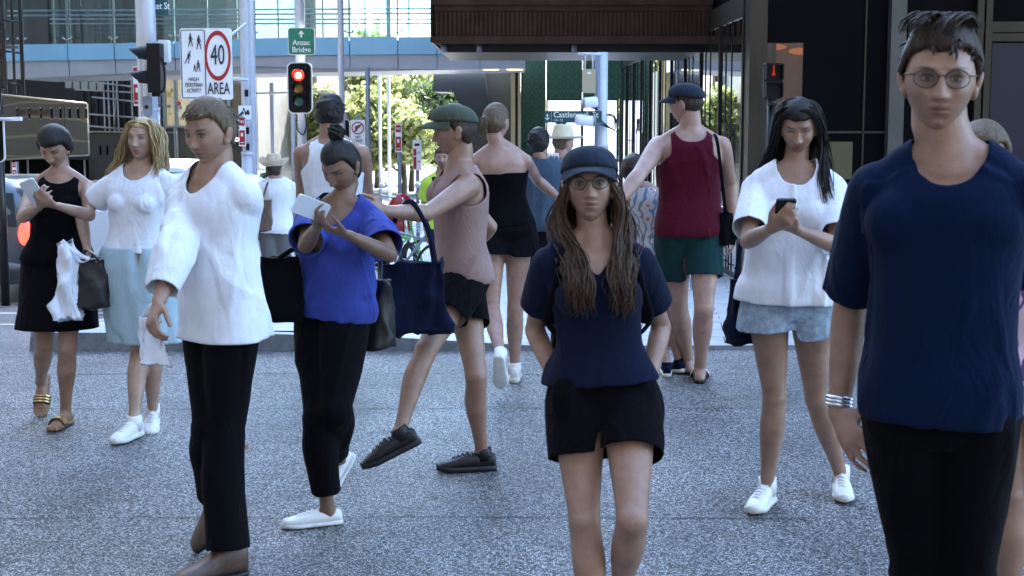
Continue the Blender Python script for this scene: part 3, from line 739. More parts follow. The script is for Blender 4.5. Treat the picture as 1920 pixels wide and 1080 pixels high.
M = dict(asph=asphalt(), pav=pavers(), kerb=mat('kerb_stone', (.16, .17, .19), rough=.6, noise=.3, nscale=14, bump=.3, bscale=80), kerbtop=mat('kerb_light', (.38, .39, .40), rough=.5, noise=.25, nscale=12), line=mat('road_paint', (.72, .73, .72), rough=.6, noise=.2, nscale=20), seam=mat('tar_seam', (.05, .05, .055), rough=.7),
 steel=mat('pole_steel', (.58, .63, .72), rough=.38, metal=.15, noise=.10, nscale=6), steel2=mat('pole_dark_steel', (.24, .27, .32), rough=.45, metal=.3, noise=.1), black=mat('black_plastic', (.004, .0045, .006), rough=.45, spec=.25), blkm=mat('black_metal', (.012, .012, .014), rough=.35), white=mat('sign_white', (.82, .84, .86), rough=.45), red=mat('sign_red', (.38, .012, .018), rough=.45), ink=mat('sign_ink', (.012, .014, .03), rough=.5), green=mat('sign_green', (.02, .22, .13), rough=.45), teal=mat('sign_teal', (.012, .085, .085), rough=.4),
 band=mat('blue_panel', (.28, .58, .80), rough=.3, noise=.06, nscale=.8), soff=mat('bridge_cladding', (.46, .50, .56), rough=.45, noise=.08, nscale=1.5), mull=mat('mullion', (.20, .24, .26), rough=.35, metal=.4), bronze=mat('bronze', (.045, .036, .024), rough=.38, metal=.4, noise=.2, nscale=8, stretch=(1, 1, .1)), bronzed=mat('dark_bronze', (.010, .008, .007), rough=.4, spec=.25), brown=mat('canopy_copper', (.060, .030, .020), rough=.55, spec=.12, noise=.3, nscale=3), void=mat('dark_cladding', (.003, .003, .0035), rough=.6, spec=.03), granite=mat('black_granite', (.004, .004, .005), rough=.35, spec=.03), floor=mat('dark_polished_floor', (.03, .03, .035), rough=.15),
 board=mat('olive_hoarding', (.062, .058, .045), rough=.6, noise=.12, nscale=3), pipe=mat('scaffold_pipe', (.35, .33, .30), rough=.4, metal=.6), dark=mat('dark_facade', (.010, .011, .013), rough=.5, noise=.3, nscale=2), beige=mat('heritage_stone', (.40, .34, .28), rough=.75, noise=.2, nscale=4), grey=mat('grey_cladding', (.17, .165, .15), rough=.45, noise=.2, nscale=2), wood=mat('shop_timber', (.16, .07, .035), rough=.5, noise=.4, nscale=8), redp=mat('red_awning', (.22, .02, .03), rough=.5), glint=mat('edge_trim', (.34, .32, .26), rough=.3, metal=.4))
def glassm(name, tint, gl=.18, rough=.0, base=None):
    m = bpy.data.materials.new(name); m.use_nodes = True; nt = m.node_tree; N = nt.nodes; L = nt.links; N.remove(N['Principled BSDF']); out = N['Material Output']
    t = N.new('ShaderNodeBsdfTransparent'); t.inputs[0].default_value = tuple(tint)+(1,); g = N.new('ShaderNodeBsdfGlossy'); g.inputs['Roughness'].default_value = rough; g.inputs[0].default_value = (.9, .95, 1, 1)
    f = N.new('ShaderNodeFresnel'); f.inputs[0].default_value = 1.55; a = N.new('ShaderNodeMath'); a.operation = 'MULTIPLY_ADD'; a.inputs[1].default_value = 1; a.inputs[2].default_value = gl; a.use_clamp = True; L.new(f.outputs[0], a.inputs[0])
    x = N.new('ShaderNodeMixShader'); L.new(a.outputs[0], x.inputs[0]); L.new(t.outputs[0], x.inputs[1]); L.new(g.outputs[0], x.inputs[2]); L.new(x.outputs[0], out.inputs[0]); return m
M['glass'] = glassm('bridge_glass', (.84, .93, .94), .02); M['shopglass'] = glassm('shopfront_glass', (.06, .06, .06), .55); M['lampwhite'] = mat('downlight_glow', (1, .9, .6), emit=(1, .8, .45), estr=.5)
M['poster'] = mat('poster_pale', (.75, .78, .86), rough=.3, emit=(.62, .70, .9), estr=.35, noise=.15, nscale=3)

# ground sheets
ys = list(np.linspace(-6, 10, 9))+[10+9*i/12 for i in range(1, 13)]+[24, 30, 44, 60, 80, 150, 600]
def strip(name, x0f, x1, dz, m, ys_, kind='structure', nx=2):
    mb = MB()
    for y in ys_:
        mb.v += [(x0f(y) if callable(x0f) else x0f, y, GZ(y)+dz), (x1, y, GZ(y)+dz)]
    for i in range(len(ys_)-1): mb.f.append((2*i, 2*i+1, 2*i+3, 2*i+2)); mb.mi.append(0); mb.sm.append(False)
    return tag(mb.build(name, m), kind=kind)
strip('road', -250, 250, 0, M['asph'], ys)
KY = 9.85
pv = [y for y in [KY+.12, 10.0, 10.6, 11.4]+[10+9*i/12 for i in range(2, 13)]+[24, 30, 44, 60]]
KX = -3.27
# footpath slab with a dropped ramp on the right
mb = MB()
def ramp(x): return .13 if x < -1.3 else max(.03, .13-.10*(x+1.3)/1.3)
def kyf(x): return KY if x < -1.4 else KY+ .02*(x+1.4)
cols = [KX, -2.4, -1.6, -1.3, -.9, -.5, 0, 1, 3, 8, 20]
for y in pv:
    for x in cols:
        up = ramp(x) if y < 10.05 else ramp(x)+(.13-ramp(x))*min(1, (y-10)/1.4)
        mb.v.append((x, y if y > KY+.2 else kyf(x)+.12, GZ(y)+up))
nc = len(cols)
for i in range(len(pv)-1):
    for j in range(nc-1): mb.f.append((i*nc+j, i*nc+j+1, (i+1)*nc+j+1, (i+1)*nc+j)); mb.mi.append(0); mb.sm.append(False)
tag(mb.build('footpath', M['pav']), kind='structure')
# kerb stones along the front and the left side
kb = MB(); x = KX
xs = [KX+.0]+list(np.arange(-2.1, 20, 1.15))
for a, b in zip(xs[:-1], xs[1:]):
    a2, b2 = a+.006, b-.006
    vs = [(a2, kyf(a), -.02), (b2, kyf(b), -.02), (b2, kyf(b)+.12, -.02), (a2, kyf(a)+.12, -.02), (a2, kyf(a)+.012, ramp(a)+.003), (b2, kyf(b)+.012, ramp(b)+.003), (b2, kyf(b)+.12, ramp(b)+.003), (a2, kyf(a)+.12, ramp(a)+.003)]
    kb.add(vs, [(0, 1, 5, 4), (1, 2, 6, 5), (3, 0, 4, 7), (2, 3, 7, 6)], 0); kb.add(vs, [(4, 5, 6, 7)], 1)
ysk = pv
for a, b in zip(ysk[:-1], ysk[1:]):
    z = lambda y: GZ(y)+.133
    vs = [(KX-.12, a, z(a)-.2), (KX-.12, b, z(b)-.2), (KX-.11, b, z(b)), (KX-.11, a, z(a)), (KX, a, z(a)), (KX, b, z(b)), (KX, a, z(a)-.2)]
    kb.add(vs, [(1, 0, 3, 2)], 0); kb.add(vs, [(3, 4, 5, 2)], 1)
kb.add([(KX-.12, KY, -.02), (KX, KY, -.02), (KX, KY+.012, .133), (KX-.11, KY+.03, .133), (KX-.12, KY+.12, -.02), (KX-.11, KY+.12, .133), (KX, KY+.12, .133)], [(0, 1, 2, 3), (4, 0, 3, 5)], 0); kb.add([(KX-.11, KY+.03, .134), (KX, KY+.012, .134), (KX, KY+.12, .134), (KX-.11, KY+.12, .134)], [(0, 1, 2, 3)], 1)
tag(kb.build('kerb', [M['kerb'], M['kerbtop']]), kind='structure')
# tar seams across the crossing, painted lines on the left
sm = MB()
def wig(y0, x0, x1, w, seed):
    R = random.Random(seed); n = 90; up = []; dn = []
    for i in range(n+1):
        x = x0+(x1-x0)*i/n; d = R.uniform(-.006, .006)+.012*math.sin(x*1.3+seed); ww = w*R.uniform(.4, 1.2)
        up.append((x, y0+d+ww, .004)); dn.append((x, y0+d-ww, .004))
    vs = up+dn; sm.add(vs, [(i+n+1, i+n+2, i+1, i) for i in range(n)])
for py, s_ in ((767, 1), (972, 2), (702, 3)): wig(gpt(960, py)[1], -6, 6, .0055 if py < 900 else .0045, s_)
tag(sm.build('road_seam', M['seam']), kind='structure')
pl = MB()
def quad(pts, dz=.006): pl.add([(x, y, GZ(y)+dz) for x, y in pts], [(0, 1, 2, 3)])
quad([(-9, 15.3), (-4.0, 15.3), (-3.9, 15.55), (-9, 15.55)]); quad([(-9, 12.9), (-4.1, 13.0), (-4.1, 13.16), (-9, 13.1)]); quad([(-14, 18.2), (-4.2, 18.2), (-4.2, 18.45), (-14, 18.45)]); quad([(-9, 9.9), (-3.9, 10.0), (-3.9, 10.06), (-9, 9.97)])
tag(pl.build('road_markings', M['line']), kind='structure')
lf = MB()
for i, (px, py, r, c) in enumerate(((455, 840, .03, 0),)):
    pass
g = gpt(456, 842); t = MB(); R = random.Random(3)
pts = []
for k in range(14):
    a = 2*math.pi*k/14; rr = (.030 if k % 2 else .016)*(1.3 if k in (0, 7) else 1); pts.append((rr*math.cos(a), rr*math.sin(a)*.8, .008+.010*math.sin(a*2)))
t.add([(0, 0, .004)]+pts, [(0, i+1, (i+1) % 14+1) for i in range(14)]); o = t.build('fallen_leaf', mat('dry_leaf', (.28, .12, .04), rough=.8)); o.location = tuple(g); tag(o, 'small dry brown leaf lying on the asphalt beside the white-shirted man', 'leaf')

# ---- right hand building -------------------------------------------------
XF = 3.33
def gb(y): return GZ(y)-.3
B = thing('corner_building', 'dark corner building with bronze-framed glass shopfront filling the right side', 'building', (XF, 20, GZ(20)))
bo = np.array(B.location)
mb = MB(); mb.box((XF+.02, 20.0, 3.30), (42, 46.2, 33)); mb.box((XF+.10, 20.02, 3.16), (42, 46.0, 3.30)); mb.build('upper_storeys', M['void'], B, bo)  # height and depth beyond view shaped to keep the sun off the crossing
mb = MB(); mb.box((XF-.08, 20.3, 3.02), (XF+.10, 46, 3.34)); mb.build('header_beam', M['bronze'], B, bo)
mb = MB(); mb.box((XF+4.5, 22, -1.6), (42, 46, 3.2)); mb.box((XF+.1, 45.9, -1.6), (42, 46.1, 3.2)); mb.build('shop_interior', M['void'], B, bo)
mb = MB(); mb.box((XF-.02, 20, -1.7), (42, 46, -.92+.0)) if False else None
mb.add([(XF+.1, 20.2, GZ(20)+.14), (XF+4.6, 20.2, GZ(20)+.14), (XF+4.6, 46, GZ(44)+.16), (XF+.1, 46, GZ(44)+.16)], [(0, 1, 2, 3)]); mb.build('shop_floor', M['floor'], B, bo)
# street front glazing: narrow panes, their turn added to mirror the trees and bridge
bays = np.linspace(20.3, 45.6, 12)
for i, (a, b) in enumerate(zip(bays[:-1], bays[1:])):
    n4 = 4; L4 = (b-a)/n4
    for k in range(n4):
        y0, y1 = a+k*L4+.02, a+(k+1)*L4-.02; dx = .105*(y1-y0)
        w = MB(); w.prism([(XF, y0, GZ(a)+.2), (XF-dx, y1, GZ(a)+.2), (XF-dx, y1, 3.02), (XF, y0, 3.02)], (.014, 0, 0)); w.build('window_pane', M['shopglass'], B, bo)
        if k: m2 = MB(); m2.box((XF-dx-.01, y1-.012, GZ(a)+.2), (XF+.03, y1+.022, 3.02)); m2.build('mullion', M['bronzed'], B, bo)
    f = MB(); f.box((XF-.085, a-.05, -1.7), (XF+.12, a+.05, 3.02)); f.box((XF-.02, a+.05, GZ(a)-.2), (XF+.06, b-.05, GZ(a)+.2)); f.build('window_frame', M['bronzed'], B, bo)
    if i % 2 == 0:
        m2 = MB(); c = (a+b)/2
        m2.tube([(XF-.13, c, GZ(a)+.7), (XF-.13, c, GZ(a)+2.4)], .020, 8); m2.tube([(XF-.13, c, GZ(a)+.9), (XF-.02, c, GZ(a)+.9)], .012, 6); m2.tube([(XF-.13, c, GZ(a)+2.2), (XF-.02, c, GZ(a)+2.2)], .012, 6); m2.build('door_handle', M['bronze'], B, bo)
# front facing wall at y = 20
mb = MB(); mb.box((XF+.30, 20.0, GZ(20)+3.3-3.3-.3), (XF+.34, 22, 3.2)); 
mb.build('side_return', M['void'], B, bo)
mb = MB(); mb.box((XF-.06, 19.82, -1.2), (XF+.18, 20.25, 3.9)); mb.build('corner_column', M['bronze'], B, bo)
WX = lambda px: X(px, 19.9)
mb = MB(); mb.box((XF+.18, 19.9, Z(80, 19.9)), (14, 20.0, 3.9)); mb.box((WX(1505), 19.9, -1.2), (14, 20.0, Z(80, 19.9))); mb.box((XF+.18, 19.9, -1.2), (WX(1505), 20.0, Z(335, 19.9))); mb.build('wall_front', M['granite'], B, bo)
mi_ = mat('lit_interior', (.035, .013, .005), rough=.6, spec=.1, noise=.6, nscale=1.6, emit=(.36, .13, .04), estr=.018)
mb = MB(); mb.box((XF+.18, 20.9, Z(335, 20.9)), (WX(1540), 21.0, Z(60, 20.9))); mb.build('shop_backdrop', mi_, B, bo)
w = MB(); w.box((XF+.18, 19.93, Z(335, 19.93)), (WX(1505), 19.95, Z(80, 19.93))); w.build('display_window', glassm('display_glass', (.9, .9, .9), .0), B, bo)
for px, pz, r in ((1440, 88, .28), (1500, 96, .16), (1448, 218, .22), (1445, 285, .16)):
    l = MB(); l.add(*ell((X(px, 20.6), 20.75, Z(pz, 20.75)), (r, .05, .05), 20, 8), 0, True); l.build('shop_lamp', mat('warm_lamp', (.5, .2, .1), emit=(1, .25, .08), estr=.05), B, bo)
for x0, x1, m_, y0 in ((1660, 1688, 'bst', 19.72), (1822, 1834, 'bronze', 19.8), (1838, 1850, 'bronze', 19.8)):
    if m_ == 'bst': M['bst'] = mat('brushed_column', (.09, .09, .078), rough=.4, metal=.2, noise=.15, nscale=2)
    mb = MB(); mb.box((WX(x0), y0, -1.1), (WX(x1), 19.9, 4.2)); mb.build('facade_column', M[m_], B, bo)
mb = MB(); mb.box((WX(1850), 19.84, Z(77, 19.8)), (WX(2000), 19.9, Z(60, 19.8))); mb.box((WX(1800), 19.84, Z(62, 19.8)), (WX(2000), 19.897, Z(40, 19.8))); mb.build('transom', M['bronze'], B, bo)
mb = MB(); mb.box((WX(1500), 19.87, Z(250, 19.8)), (WX(1660), 19.897, Z(246, 19.8))); mb.box((WX(1617), 19.87, -1), (WX(1620), 19.897, 3.8)); mb.build('joint_trim', M['bronze'], B, bo)
mb = MB(); mb.box((WX(1855), 19.885, -1), (WX(2050), 19.898, Z(80, 19.8))); mb.build('blue_glass_panel', mat('navy_glass', (.008, .010, .028), rough=.15), B, bo)
o = MB(); plate(o, rrect(X(1605, 19.6)-X(1560, 19.6), .52, .02, cx=X(1586, 19.6), cz=Z(302, 19.6)), 19.84, 19.895); q = o.build('brass_plaque', mat('brass', (.10, .085, .04), rough=.5, metal=.3), B, bo)
# canopy
CN = thing('street_canopy', 'brown ribbed metal awning with black soffit projecting from the corner building', 'awning', (1, 24, 3))
co = np.array(CN.location); x0, x1 = X(815, 24), XF+.0; zt, zb = Z(-60, 24), Z(80, 24)
mb = MB(); mb.box((x0, 24.06, zb+.02), (x1, 28.2, zt)); mb.build('roof_slab', M['void'], CN, co)
mb = MB(); xs_ = X(1135, 24)
mb.box((x0, 24.0, Z(20, 24)), (x1, 24.06, Z(9, 24))); mb.box((x0-.02, 23.95, Z(9, 24)), (x1, 24.06, zt)); mb.box((x0-.02, 23.94, Z(82, 24)), (x1, 24.06, Z(68, 24))); mb.box((x0, 24.03, Z(68, 24)), (x1, 24.06, Z(20, 24)))
n = 62
for i in range(n):
    a = x0+.03+(x1-x0-.05)*i/n; mb.box((a, 23.985, Z(67, 24)), (a+.034, 24.03, Z(22, 24)))
mb.build('fascia', M['brown'], CN, co)
mb = MB(); mb.box((x0-.06, 23.94, zb), (x0-.021, 28.2, zt)); mb.build('end_board', M['bronzed'], CN, co)
mb = MB(); mb.box((x0+.1, 24.3, Z(98, 24.3)), (x1, 28.0, zb+.015)); mb.build('soffit', M['bronzed'], CN, co)
for px in (835, 900, 1075):
    l = MB(); l.tube([(X(px, 24.5), 24.22, Z(84, 24.2)), (X(px, 24.5), 24.22, Z(97, 24.2))], .05, 12); l.build('camera_dome', M['steel2'], CN, co)
# ---- pedestrian bridge -----------------------------------------------------
BR = thing('footbridge', 'enclosed glass pedestrian bridge with pale blue panels spanning the street', 'bridge', (-5, 37, 3)); bo2 = np.array(BR.location); YB = 36.0
def bz(px, row):
    xs_ = (0, 260, 480, 584, 980)
    T = dict(glass=(83, 80, 71, 69, 67), blue=(115, 111, 105, 103, 100), soff=(149, 136, 123, 128, 129))[row]
    return Z(np.interp(px, xs_, T), YB)
pxs = [14, 47, 131, 218, 330, 392, 478, 570, 657, 747, 820, 900, 985]
for nm, r0, r1, y0, m_ in (('blue_panel', 'glass', 'blue', YB, M['band']), ('soffit_panel', 'blue', 'soff', YB+.08, M['soff'])):
    for a, b in zip(pxs[:-1], pxs[1:]):
        mb = MB(); g_ = .012; xa, xb = X(a, YB)+g_, X(b, YB)-g_
        mb.prism([(xa, y0, bz(a, r1)), (xb, y0, bz(b, r1)), (xb, y0, bz(b, r0)-.01), (xa, y0, bz(a, r0)-.01)], (0, .10, 0)); mb.build(nm, m_, BR, bo2)
mb = MB(); xa, xb = X(14, YB), X(985, YB)
mb.prism([(xa, YB+.19, Z(147, YB)), (xb, YB+.19, Z(127.5, YB)), (xb, YB+.19, bz(900, 'glass')-.04), (xa, YB+.19, bz(14, 'glass')-.04)], (0, 3.8, 0)); mb.build('deck', M['soff'], BR, bo2)
ztop = 7.2
for y in (YB+.02, YB+3.9):
    for a, b in zip(pxs[:-1], pxs[1:]):
        mb = MB(); mb.box((X(a, YB)+.02, y, bz(a, 'glass')+.01), (X(b, YB)-.02, y+.02, ztop)); mb.build('glass_panel', M['glass'], BR, bo2)
    mb = MB()
    for a in pxs: mb.box((X(a, YB)-.02, y-.01, bz(a, 'glass')), (X(a, YB)+.02, y+.06, ztop))
    mb.build('mullion', M['mull'], BR, bo2)
mb = MB()
for px in pxs:
    for sx in (-1, 1):
        mb.tube([(X(px, YB), YB-.03, bz(px, 'glass')+.08), (X(px, YB)+sx*.09, YB-.03, bz(px, 'glass')+.13)], .016, 6)
        mb.add(*ell((X(px, YB)+sx*.10, YB-.03, bz(px, 'glass')+.135), (.03, .02, .03), 8, 6), 0, True)
mb.build('glass_clamp', SIL if False else mat('clamp_steel', (.6, .62, .64), rough=.25, metal=.8), BR, bo2)
mb = MB()
for zz in (Z(27, YB), Z(18, YB)): mb.tube([(xa, YB+.3, zz-.01), (xb, YB+.3, zz+.06)], .022, 8); mb.tube([(xa, YB+3.6, zz), (xb, YB+3.6, zz)], .022, 8)
mb.build('handrail', M['soff'], BR, bo2)
mb = MB(); mb.box((xa, YB, ztop), (xb, YB+4, ztop+.4)); mb.build('roof', M['soff'], BR, bo2)
for px in (730, 830):   # slender posts seen through the glass
    mb = MB(); mb.box((X(px, YB+2)-.06, YB+2, bz(px, 'glass')), (X(px, YB+2)+.06, YB+2.1, ztop)); mb.build('inner_post', M['steel'], BR, bo2)
mb = MB()
for px in np.arange(590, 960, 45): mb.box((X(px, YB), YB+.5, Z(129.6, YB+.5)-.012), (X(px+30, YB), YB+.9, Z(129.6, YB+.5)-.004))
mb.build('soffit_light', M['lampwhite'], BR, bo2)
# right abutment and dark wedge
AB = thing('bridge_abutment', 'grey abutment with dark angled underside and bronze-edged pier below the bridge end', 'pier', (X(930, 41), 41, GZ(41))); ao = np.array(AB.location)
mb = MB(); mb.prism([(X(815, 41), 40.4, Z(130, 40.4)), (X(815, 41), 40.4, Z(172, 40.4)), (X(852, 41), 40.4, Z(173, 40.4)), (X(868, 41), 40.4, Z(205, 40.4)), (X(920, 41), 40.4, Z(215, 40.4)), (X(908, 41), 40.4, Z(130, 40.4))], (0, 3, 0)); mb.build('angled_underside', mat('slate_panel', (.022, .030, .042), rough=.4, noise=.1), AB, ao)
mb = MB(); mb.box((X(860, 41.5), 41.2, -1.5), (X(962, 41.5), 44, Z(130, 41.2))); mb.build('wall_panel', mat('grey_render', (.055, .060, .060), rough=.6, noise=.2), AB, ao)
mb = MB(); mb.box((X(958, 40), 39.9, -1.5), (X(966, 40), 41.3, Z(112, 40))); mb.box((X(971, 40), 39.9, -1.5), (X(976, 40), 41.3, Z(112, 40))); mb.build('pier_trim', mat('brass_trim', (.50, .44, .28), rough=.28, metal=.7), AB, ao)
mb = MB(); mb.box((X(966, 40), 40, -1.5), (X(971, 40), 41.25, Z(100, 40))); mb.build('pier_core', M['bronzed'], AB, ao)
mb = MB(); mb.tube([(X(843, 40.3), 40.3, Z(165, 40.3)), (X(868, 40.3), 40.3, Z(203, 40.3))], .012, 6); mb.build('stay_rod', M['bronze'], AB, ao)
# green hoarding with posters
def damask():
    m = bpy.data.materials.new('green_damask'); m.use_nodes = True; nt = m.node_tree; N = nt.nodes; L = nt.links; b = N['Principled BSDF']
    tc = N.new('ShaderNodeTexCoord'); mp = N.new('ShaderNodeMapping'); mp.inputs['Scale'].default_value = (4.2, 1, 3.4); L.new(tc.outputs['Object'], mp.inputs[0])
    fr = N.new('ShaderNodeVectorMath'); fr.operation = 'FRACTION'; L.new(mp.outputs[0], fr.inputs[0])
    su = N.new('ShaderNodeVectorMath'); su.operation = 'SUBTRACT'; su.inputs[1].default_value = (.5, .5, .5); L.new(fr.outputs[0], su.inputs[0])
    mu = N.new('ShaderNodeVectorMath'); mu.operation = 'MULTIPLY'; mu.inputs[1].default_value = (1, 0, 1); L.new(su.outputs[0], mu.inputs[0])
    ln = N.new('ShaderNodeVectorMath'); ln.operation = 'LENGTH'; L.new(mu.outputs[0], ln.inputs[0])
    w = N.new('ShaderNodeMath'); w.operation = 'PINGPONG'; w.inputs[1].default_value = .14; L.new(ln.outputs['Value'], w.inputs[0])
    r = N.new('ShaderNodeMapRange'); r.inputs[1].default_value = .03; r.inputs[2].default_value = .06; L.new(w.outputs[0], r.inputs[0])
    x = N.new('ShaderNodeMix'); x.data_type = 'RGBA'; x.inputs[6].default_value = (.010, .035, .022, 1); x.inputs[7].default_value = (.028, .11, .065, 1); L.new(r.outputs[0], x.inputs[0]); L.new(x.outputs[2], b.inputs['Base Color']); b.inputs['Roughness'].default_value = .55
    return m
YH = 43.0
GH = thing('green_hoarding', 'dark green damask-patterned hoarding with pale posters behind the street name sign', 'hoarding', (1.8, YH, GZ(YH))); go = np.array(GH.location)
dm = damask()
for a, b, c, d in ((976, 1024, 60, 400), (1024, 1092, 60, 186), (1092, 1172, 60, 186), (1024, 1172, 348, 400)):
    mb = MB(); mb.box((X(a, YH)+.006, YH, Z(d, YH)), (X(b, YH)-.006, YH+.1, Z(c, YH))); mb.build('patterned_panel', dm, GH, go)
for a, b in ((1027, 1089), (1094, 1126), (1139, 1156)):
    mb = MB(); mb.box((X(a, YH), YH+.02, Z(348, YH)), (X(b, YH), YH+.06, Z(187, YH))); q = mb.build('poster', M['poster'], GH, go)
    mb = MB(); zt_, zb_ = Z(186, YH), Z(349, YH); xa_, xb_ = X(a, YH), X(b, YH)
    for bx in (((xa_-.05, YH-.02, zb_), (xa_, YH+.05, zt_)), ((xb_, YH-.02, zb_), (xb_+.05, YH+.05, zt_))): mb.box(*bx)
    mb.box((xa_, YH-.02, zt_-.04), (xb_, YH+.05, zt_)); mb.build('poster_frame', M['blkm'], GH, go)
# posters: a pale figure with dark hair, plain
pf = MB(); pf.add(*ell((X(1052, YH), YH+.015, Z(238, YH)), (.13, .012, .17), 20, 12), 0, True); pf.build('printed_face', mat('print_skin', (.45, .30, .26), rough=.5), GH, go)
pf = MB(); pf.add(*ell((X(1052, YH), YH+.012, Z(229, YH)), (.17, .006, .12), 20, 12), 0, True); pf.add(*ell((X(1064, YH), YH+.012, Z(246, YH)), (.09, .008, .16), 16, 10), 0, True); pf.build('printed_hair', M['ink'], GH, go)
# ---------------- left background ----------------
SC = thing('scaffolded_building', 'dark building wrapped in scaffold pipes behind the olive hoardings', 'building', (-9, 46, GZ(46))); sc0 = np.array(SC.location)
mb = MB(); mb.box((X(-220, 46), 46.3, -2), (X(305, 46), 54, 11)); mb.build('dark_wall', M['dark'], SC, sc0)
mb = MB(); rr = random.Random(2)
for px in np.arange(150, 305, 13.0): mb.box((X(px, 46), 46.18, Z(240, 46)), (X(px+4, 46), 46.3, 5.2))
mb.build('wall_rib', mat('rib_grey', (.026, .029, .036), rough=.5), SC, sc0)
mb = MB()
for py in (158, 172, 186, 218, 240): mb.tube([(X(160+rr.uniform(-20, 20), 45.6), 45.6, Z(py-4, 45.6)), (X(305, 45.6), 45.6, Z(py+rr.uniform(4, 12), 45.6))], .035, 6)
for px in (196, 205, 214, 222, 248, 300): mb.tube([(X(px, 45.6), 45.6, -1.6), (X(px+rr.uniform(-1, 1), 45.6), 45.6, Z(140, 45.6))], .030, 6)
mb.tube([(X(214, 45.5), 45.5, Z(240, 45.5)), (X(222, 45.5), 45.5, Z(150, 45.5))], .025, 6)
mb.build('scaffold', M['pipe'], SC, sc0)
mb = MB()
for i in range(5): a = 124+i*15; mb.box((X(a, 45), 45.0, Z(165+i*1.5, 45)), (X(a+12, 45), 45.1, Z(149+i*1.5, 45)))
mb.build('lit_window_row', mat('pale_frames', (.32, .33, .30), rough=.5), SC, sc0)
# near scaffold tower at the left edge
ST = thing('scaffold_tower', 'tall dark scaffold tower standing at the left end of the footbridge', 'scaffold', (X(5, 33), 33, GZ(33))); s0 = np.array(ST.location); mb = MB()
for x in (-28, -4, 11, 13): mb.tube([(X(x, 33), 33, -1.2), (X(x, 33), 33, 8)], .035, 8); mb.tube([(X(x, 33), 34.2, -1.2), (X(x, 33), 34.2, 8)], .035, 8)
for i in range(11): z = -.6+i*.72; mb.tube([(X(-60, 33), 32.95, z), (X(15, 33), 32.95, z)], .028, 8); mb.tube([(X(11, 33), 33, z+.1), (X(11, 33), 34.2, z+.1)], .025, 8)
mb.tube([(X(-30, 33), 33.02, -.5), (X(11, 33), 33.02, 2.4)], .02, 6); mb.build('pipe', M['blkm'], ST, s0)
mb = MB(); mb.box((X(-60, 33), 33.1, 3.2), (X(9, 33), 34.1, 3.26)); mb.box((X(-60, 33), 33.1, .9), (X(9, 33), 34.1, .96)); mb.build('deck', M['wood'], ST, s0)
# olive hoardings
def wavy():
    m = mat('olive_print', (.10, .095, .075), rough=.55); nt = m.node_tree; N = nt.nodes; L = nt.links; b = N['Principled BSDF']
    tc = N.new('ShaderNodeTexCoord'); w = N.new('ShaderNodeTexWave'); w.wave_type = 'RINGS'; w.inputs['Scale'].default_value = .9; w.inputs['Distortion'].default_value = 5; w.inputs['Detail'].default_value = 1; w.inputs['Detail Scale'].default_value = .6; L.new(tc.outputs['Object'], w.inputs[0])
    r = N.new('ShaderNodeMapRange'); r.inputs[1].default_value = .93; r.inputs[2].default_value = .99; L.new(w.outputs[0], r.inputs[0])
    x = N.new('ShaderNodeMix'); x.data_type = 'RGBA'; x.inputs[6].default_value = (.052, .050, .040, 1); x.inputs[7].default_value = (.13, .115, .075, 1); L.new(r.outputs[0], x.inputs[0]); L.new(x.outputs[2], b.inputs['Base Color']); return m
wv = wavy()
HO = thing('olive_hoarding', 'olive hoarding with wavy line print and dark slots above a black base at far left', 'hoarding', (X(85, 30), 30, GZ(30))); h0 = np.array(HO.location)
for a, b in ((6, 120), (121, 163)):
    za, zb_ = 178+.10*a, 298-.04*(a-6)
    mb = MB(); mb.prism([(X(a, 30), 30, Z(zb_, 30)), (X(b, 30), 30, Z(298-.04*(b-6), 30)), (X(b, 30), 30, Z(178+.10*b, 30)), (X(a, 30), 30, Z(za, 30))], (0, .12, 0)); mb.build('printed_panel', wv, HO, h0)
mb = MB(); mb.tube([(X(5, 30), 29.97, Z(178, 30)), (X(163, 30), 29.97, Z(194, 30))], .022, 6); mb.build('edge_trim', M['glint'], HO, h0); mb = MB(); mb.tube([(X(5, 30), 29.97, Z(299, 30)), (X(163, 30), 29.97, Z(291, 30))], .022, 6); mb.build('edge_trim', M['glint'], HO, h0)
sl_ = MB(); sg = MB()
for px in (33, 55, 77, 97, 114, 131, 147, 162): sl_.box((X(px-1.6, 30), 29.985, Z(222, 30)), (X(px+1.6, 30), 30.0, Z(203, 30))); sg.add(*ell((X(px, 30), 29.97, Z(202.5, 30)), (.02, .01, .014), 8, 6), 0, True); sg.add(*ell((X(px, 30), 29.97, Z(223, 30)), (.02, .01, .014), 8, 6), 0, True)
sl_.build('slot', M['void'], HO, h0); sg.build('slot_rivet', M['glint'], HO, h0)
R = random.Random(6); RB_ = mat('rust_brown', (.05, .018, .014), rough=.7)
for i in range(3):
    mb = MB()
    for k in range(5): a = 31+i*22+k*3.4; mb.box((X(a, 30), 29.972, Z(213+R.uniform(0, 3), 30)), (X(a+3.0, 30), 29.99, Z(207+R.uniform(-1, 1), 30)))
    mb.build('worn_mark', RB_, HO, h0)
mb = MB(); mb.box((X(-60, 30.2), 30.2, -1.3), (X(163, 30.2), 30.6, Z(299, 30.2))); mb.build('base_wall', M['void'], HO, h0)
mb = MB()
for px in (17, 48, 119, 125, 155): mb.tube([(X(px, 30.1), 30.1, -1.2), (X(px, 30.1), 30.1, Z(300, 30.1))], .02, 6)
mb.build('base_post', M['pipe'], HO, h0)
HO2 = thing('plain_hoarding', 'plain olive hoarding with three dark slots behind the blonde woman', 'hoarding', (X(250, 34), 34, GZ(34))); h2 = np.array(HO2.location)
mb = MB(); mb.box((X(166, 34), 34, -1.3), (X(329, 34), 34.12, Z(246, 34))); mb.build('panel', M['board'], HO2, h2)
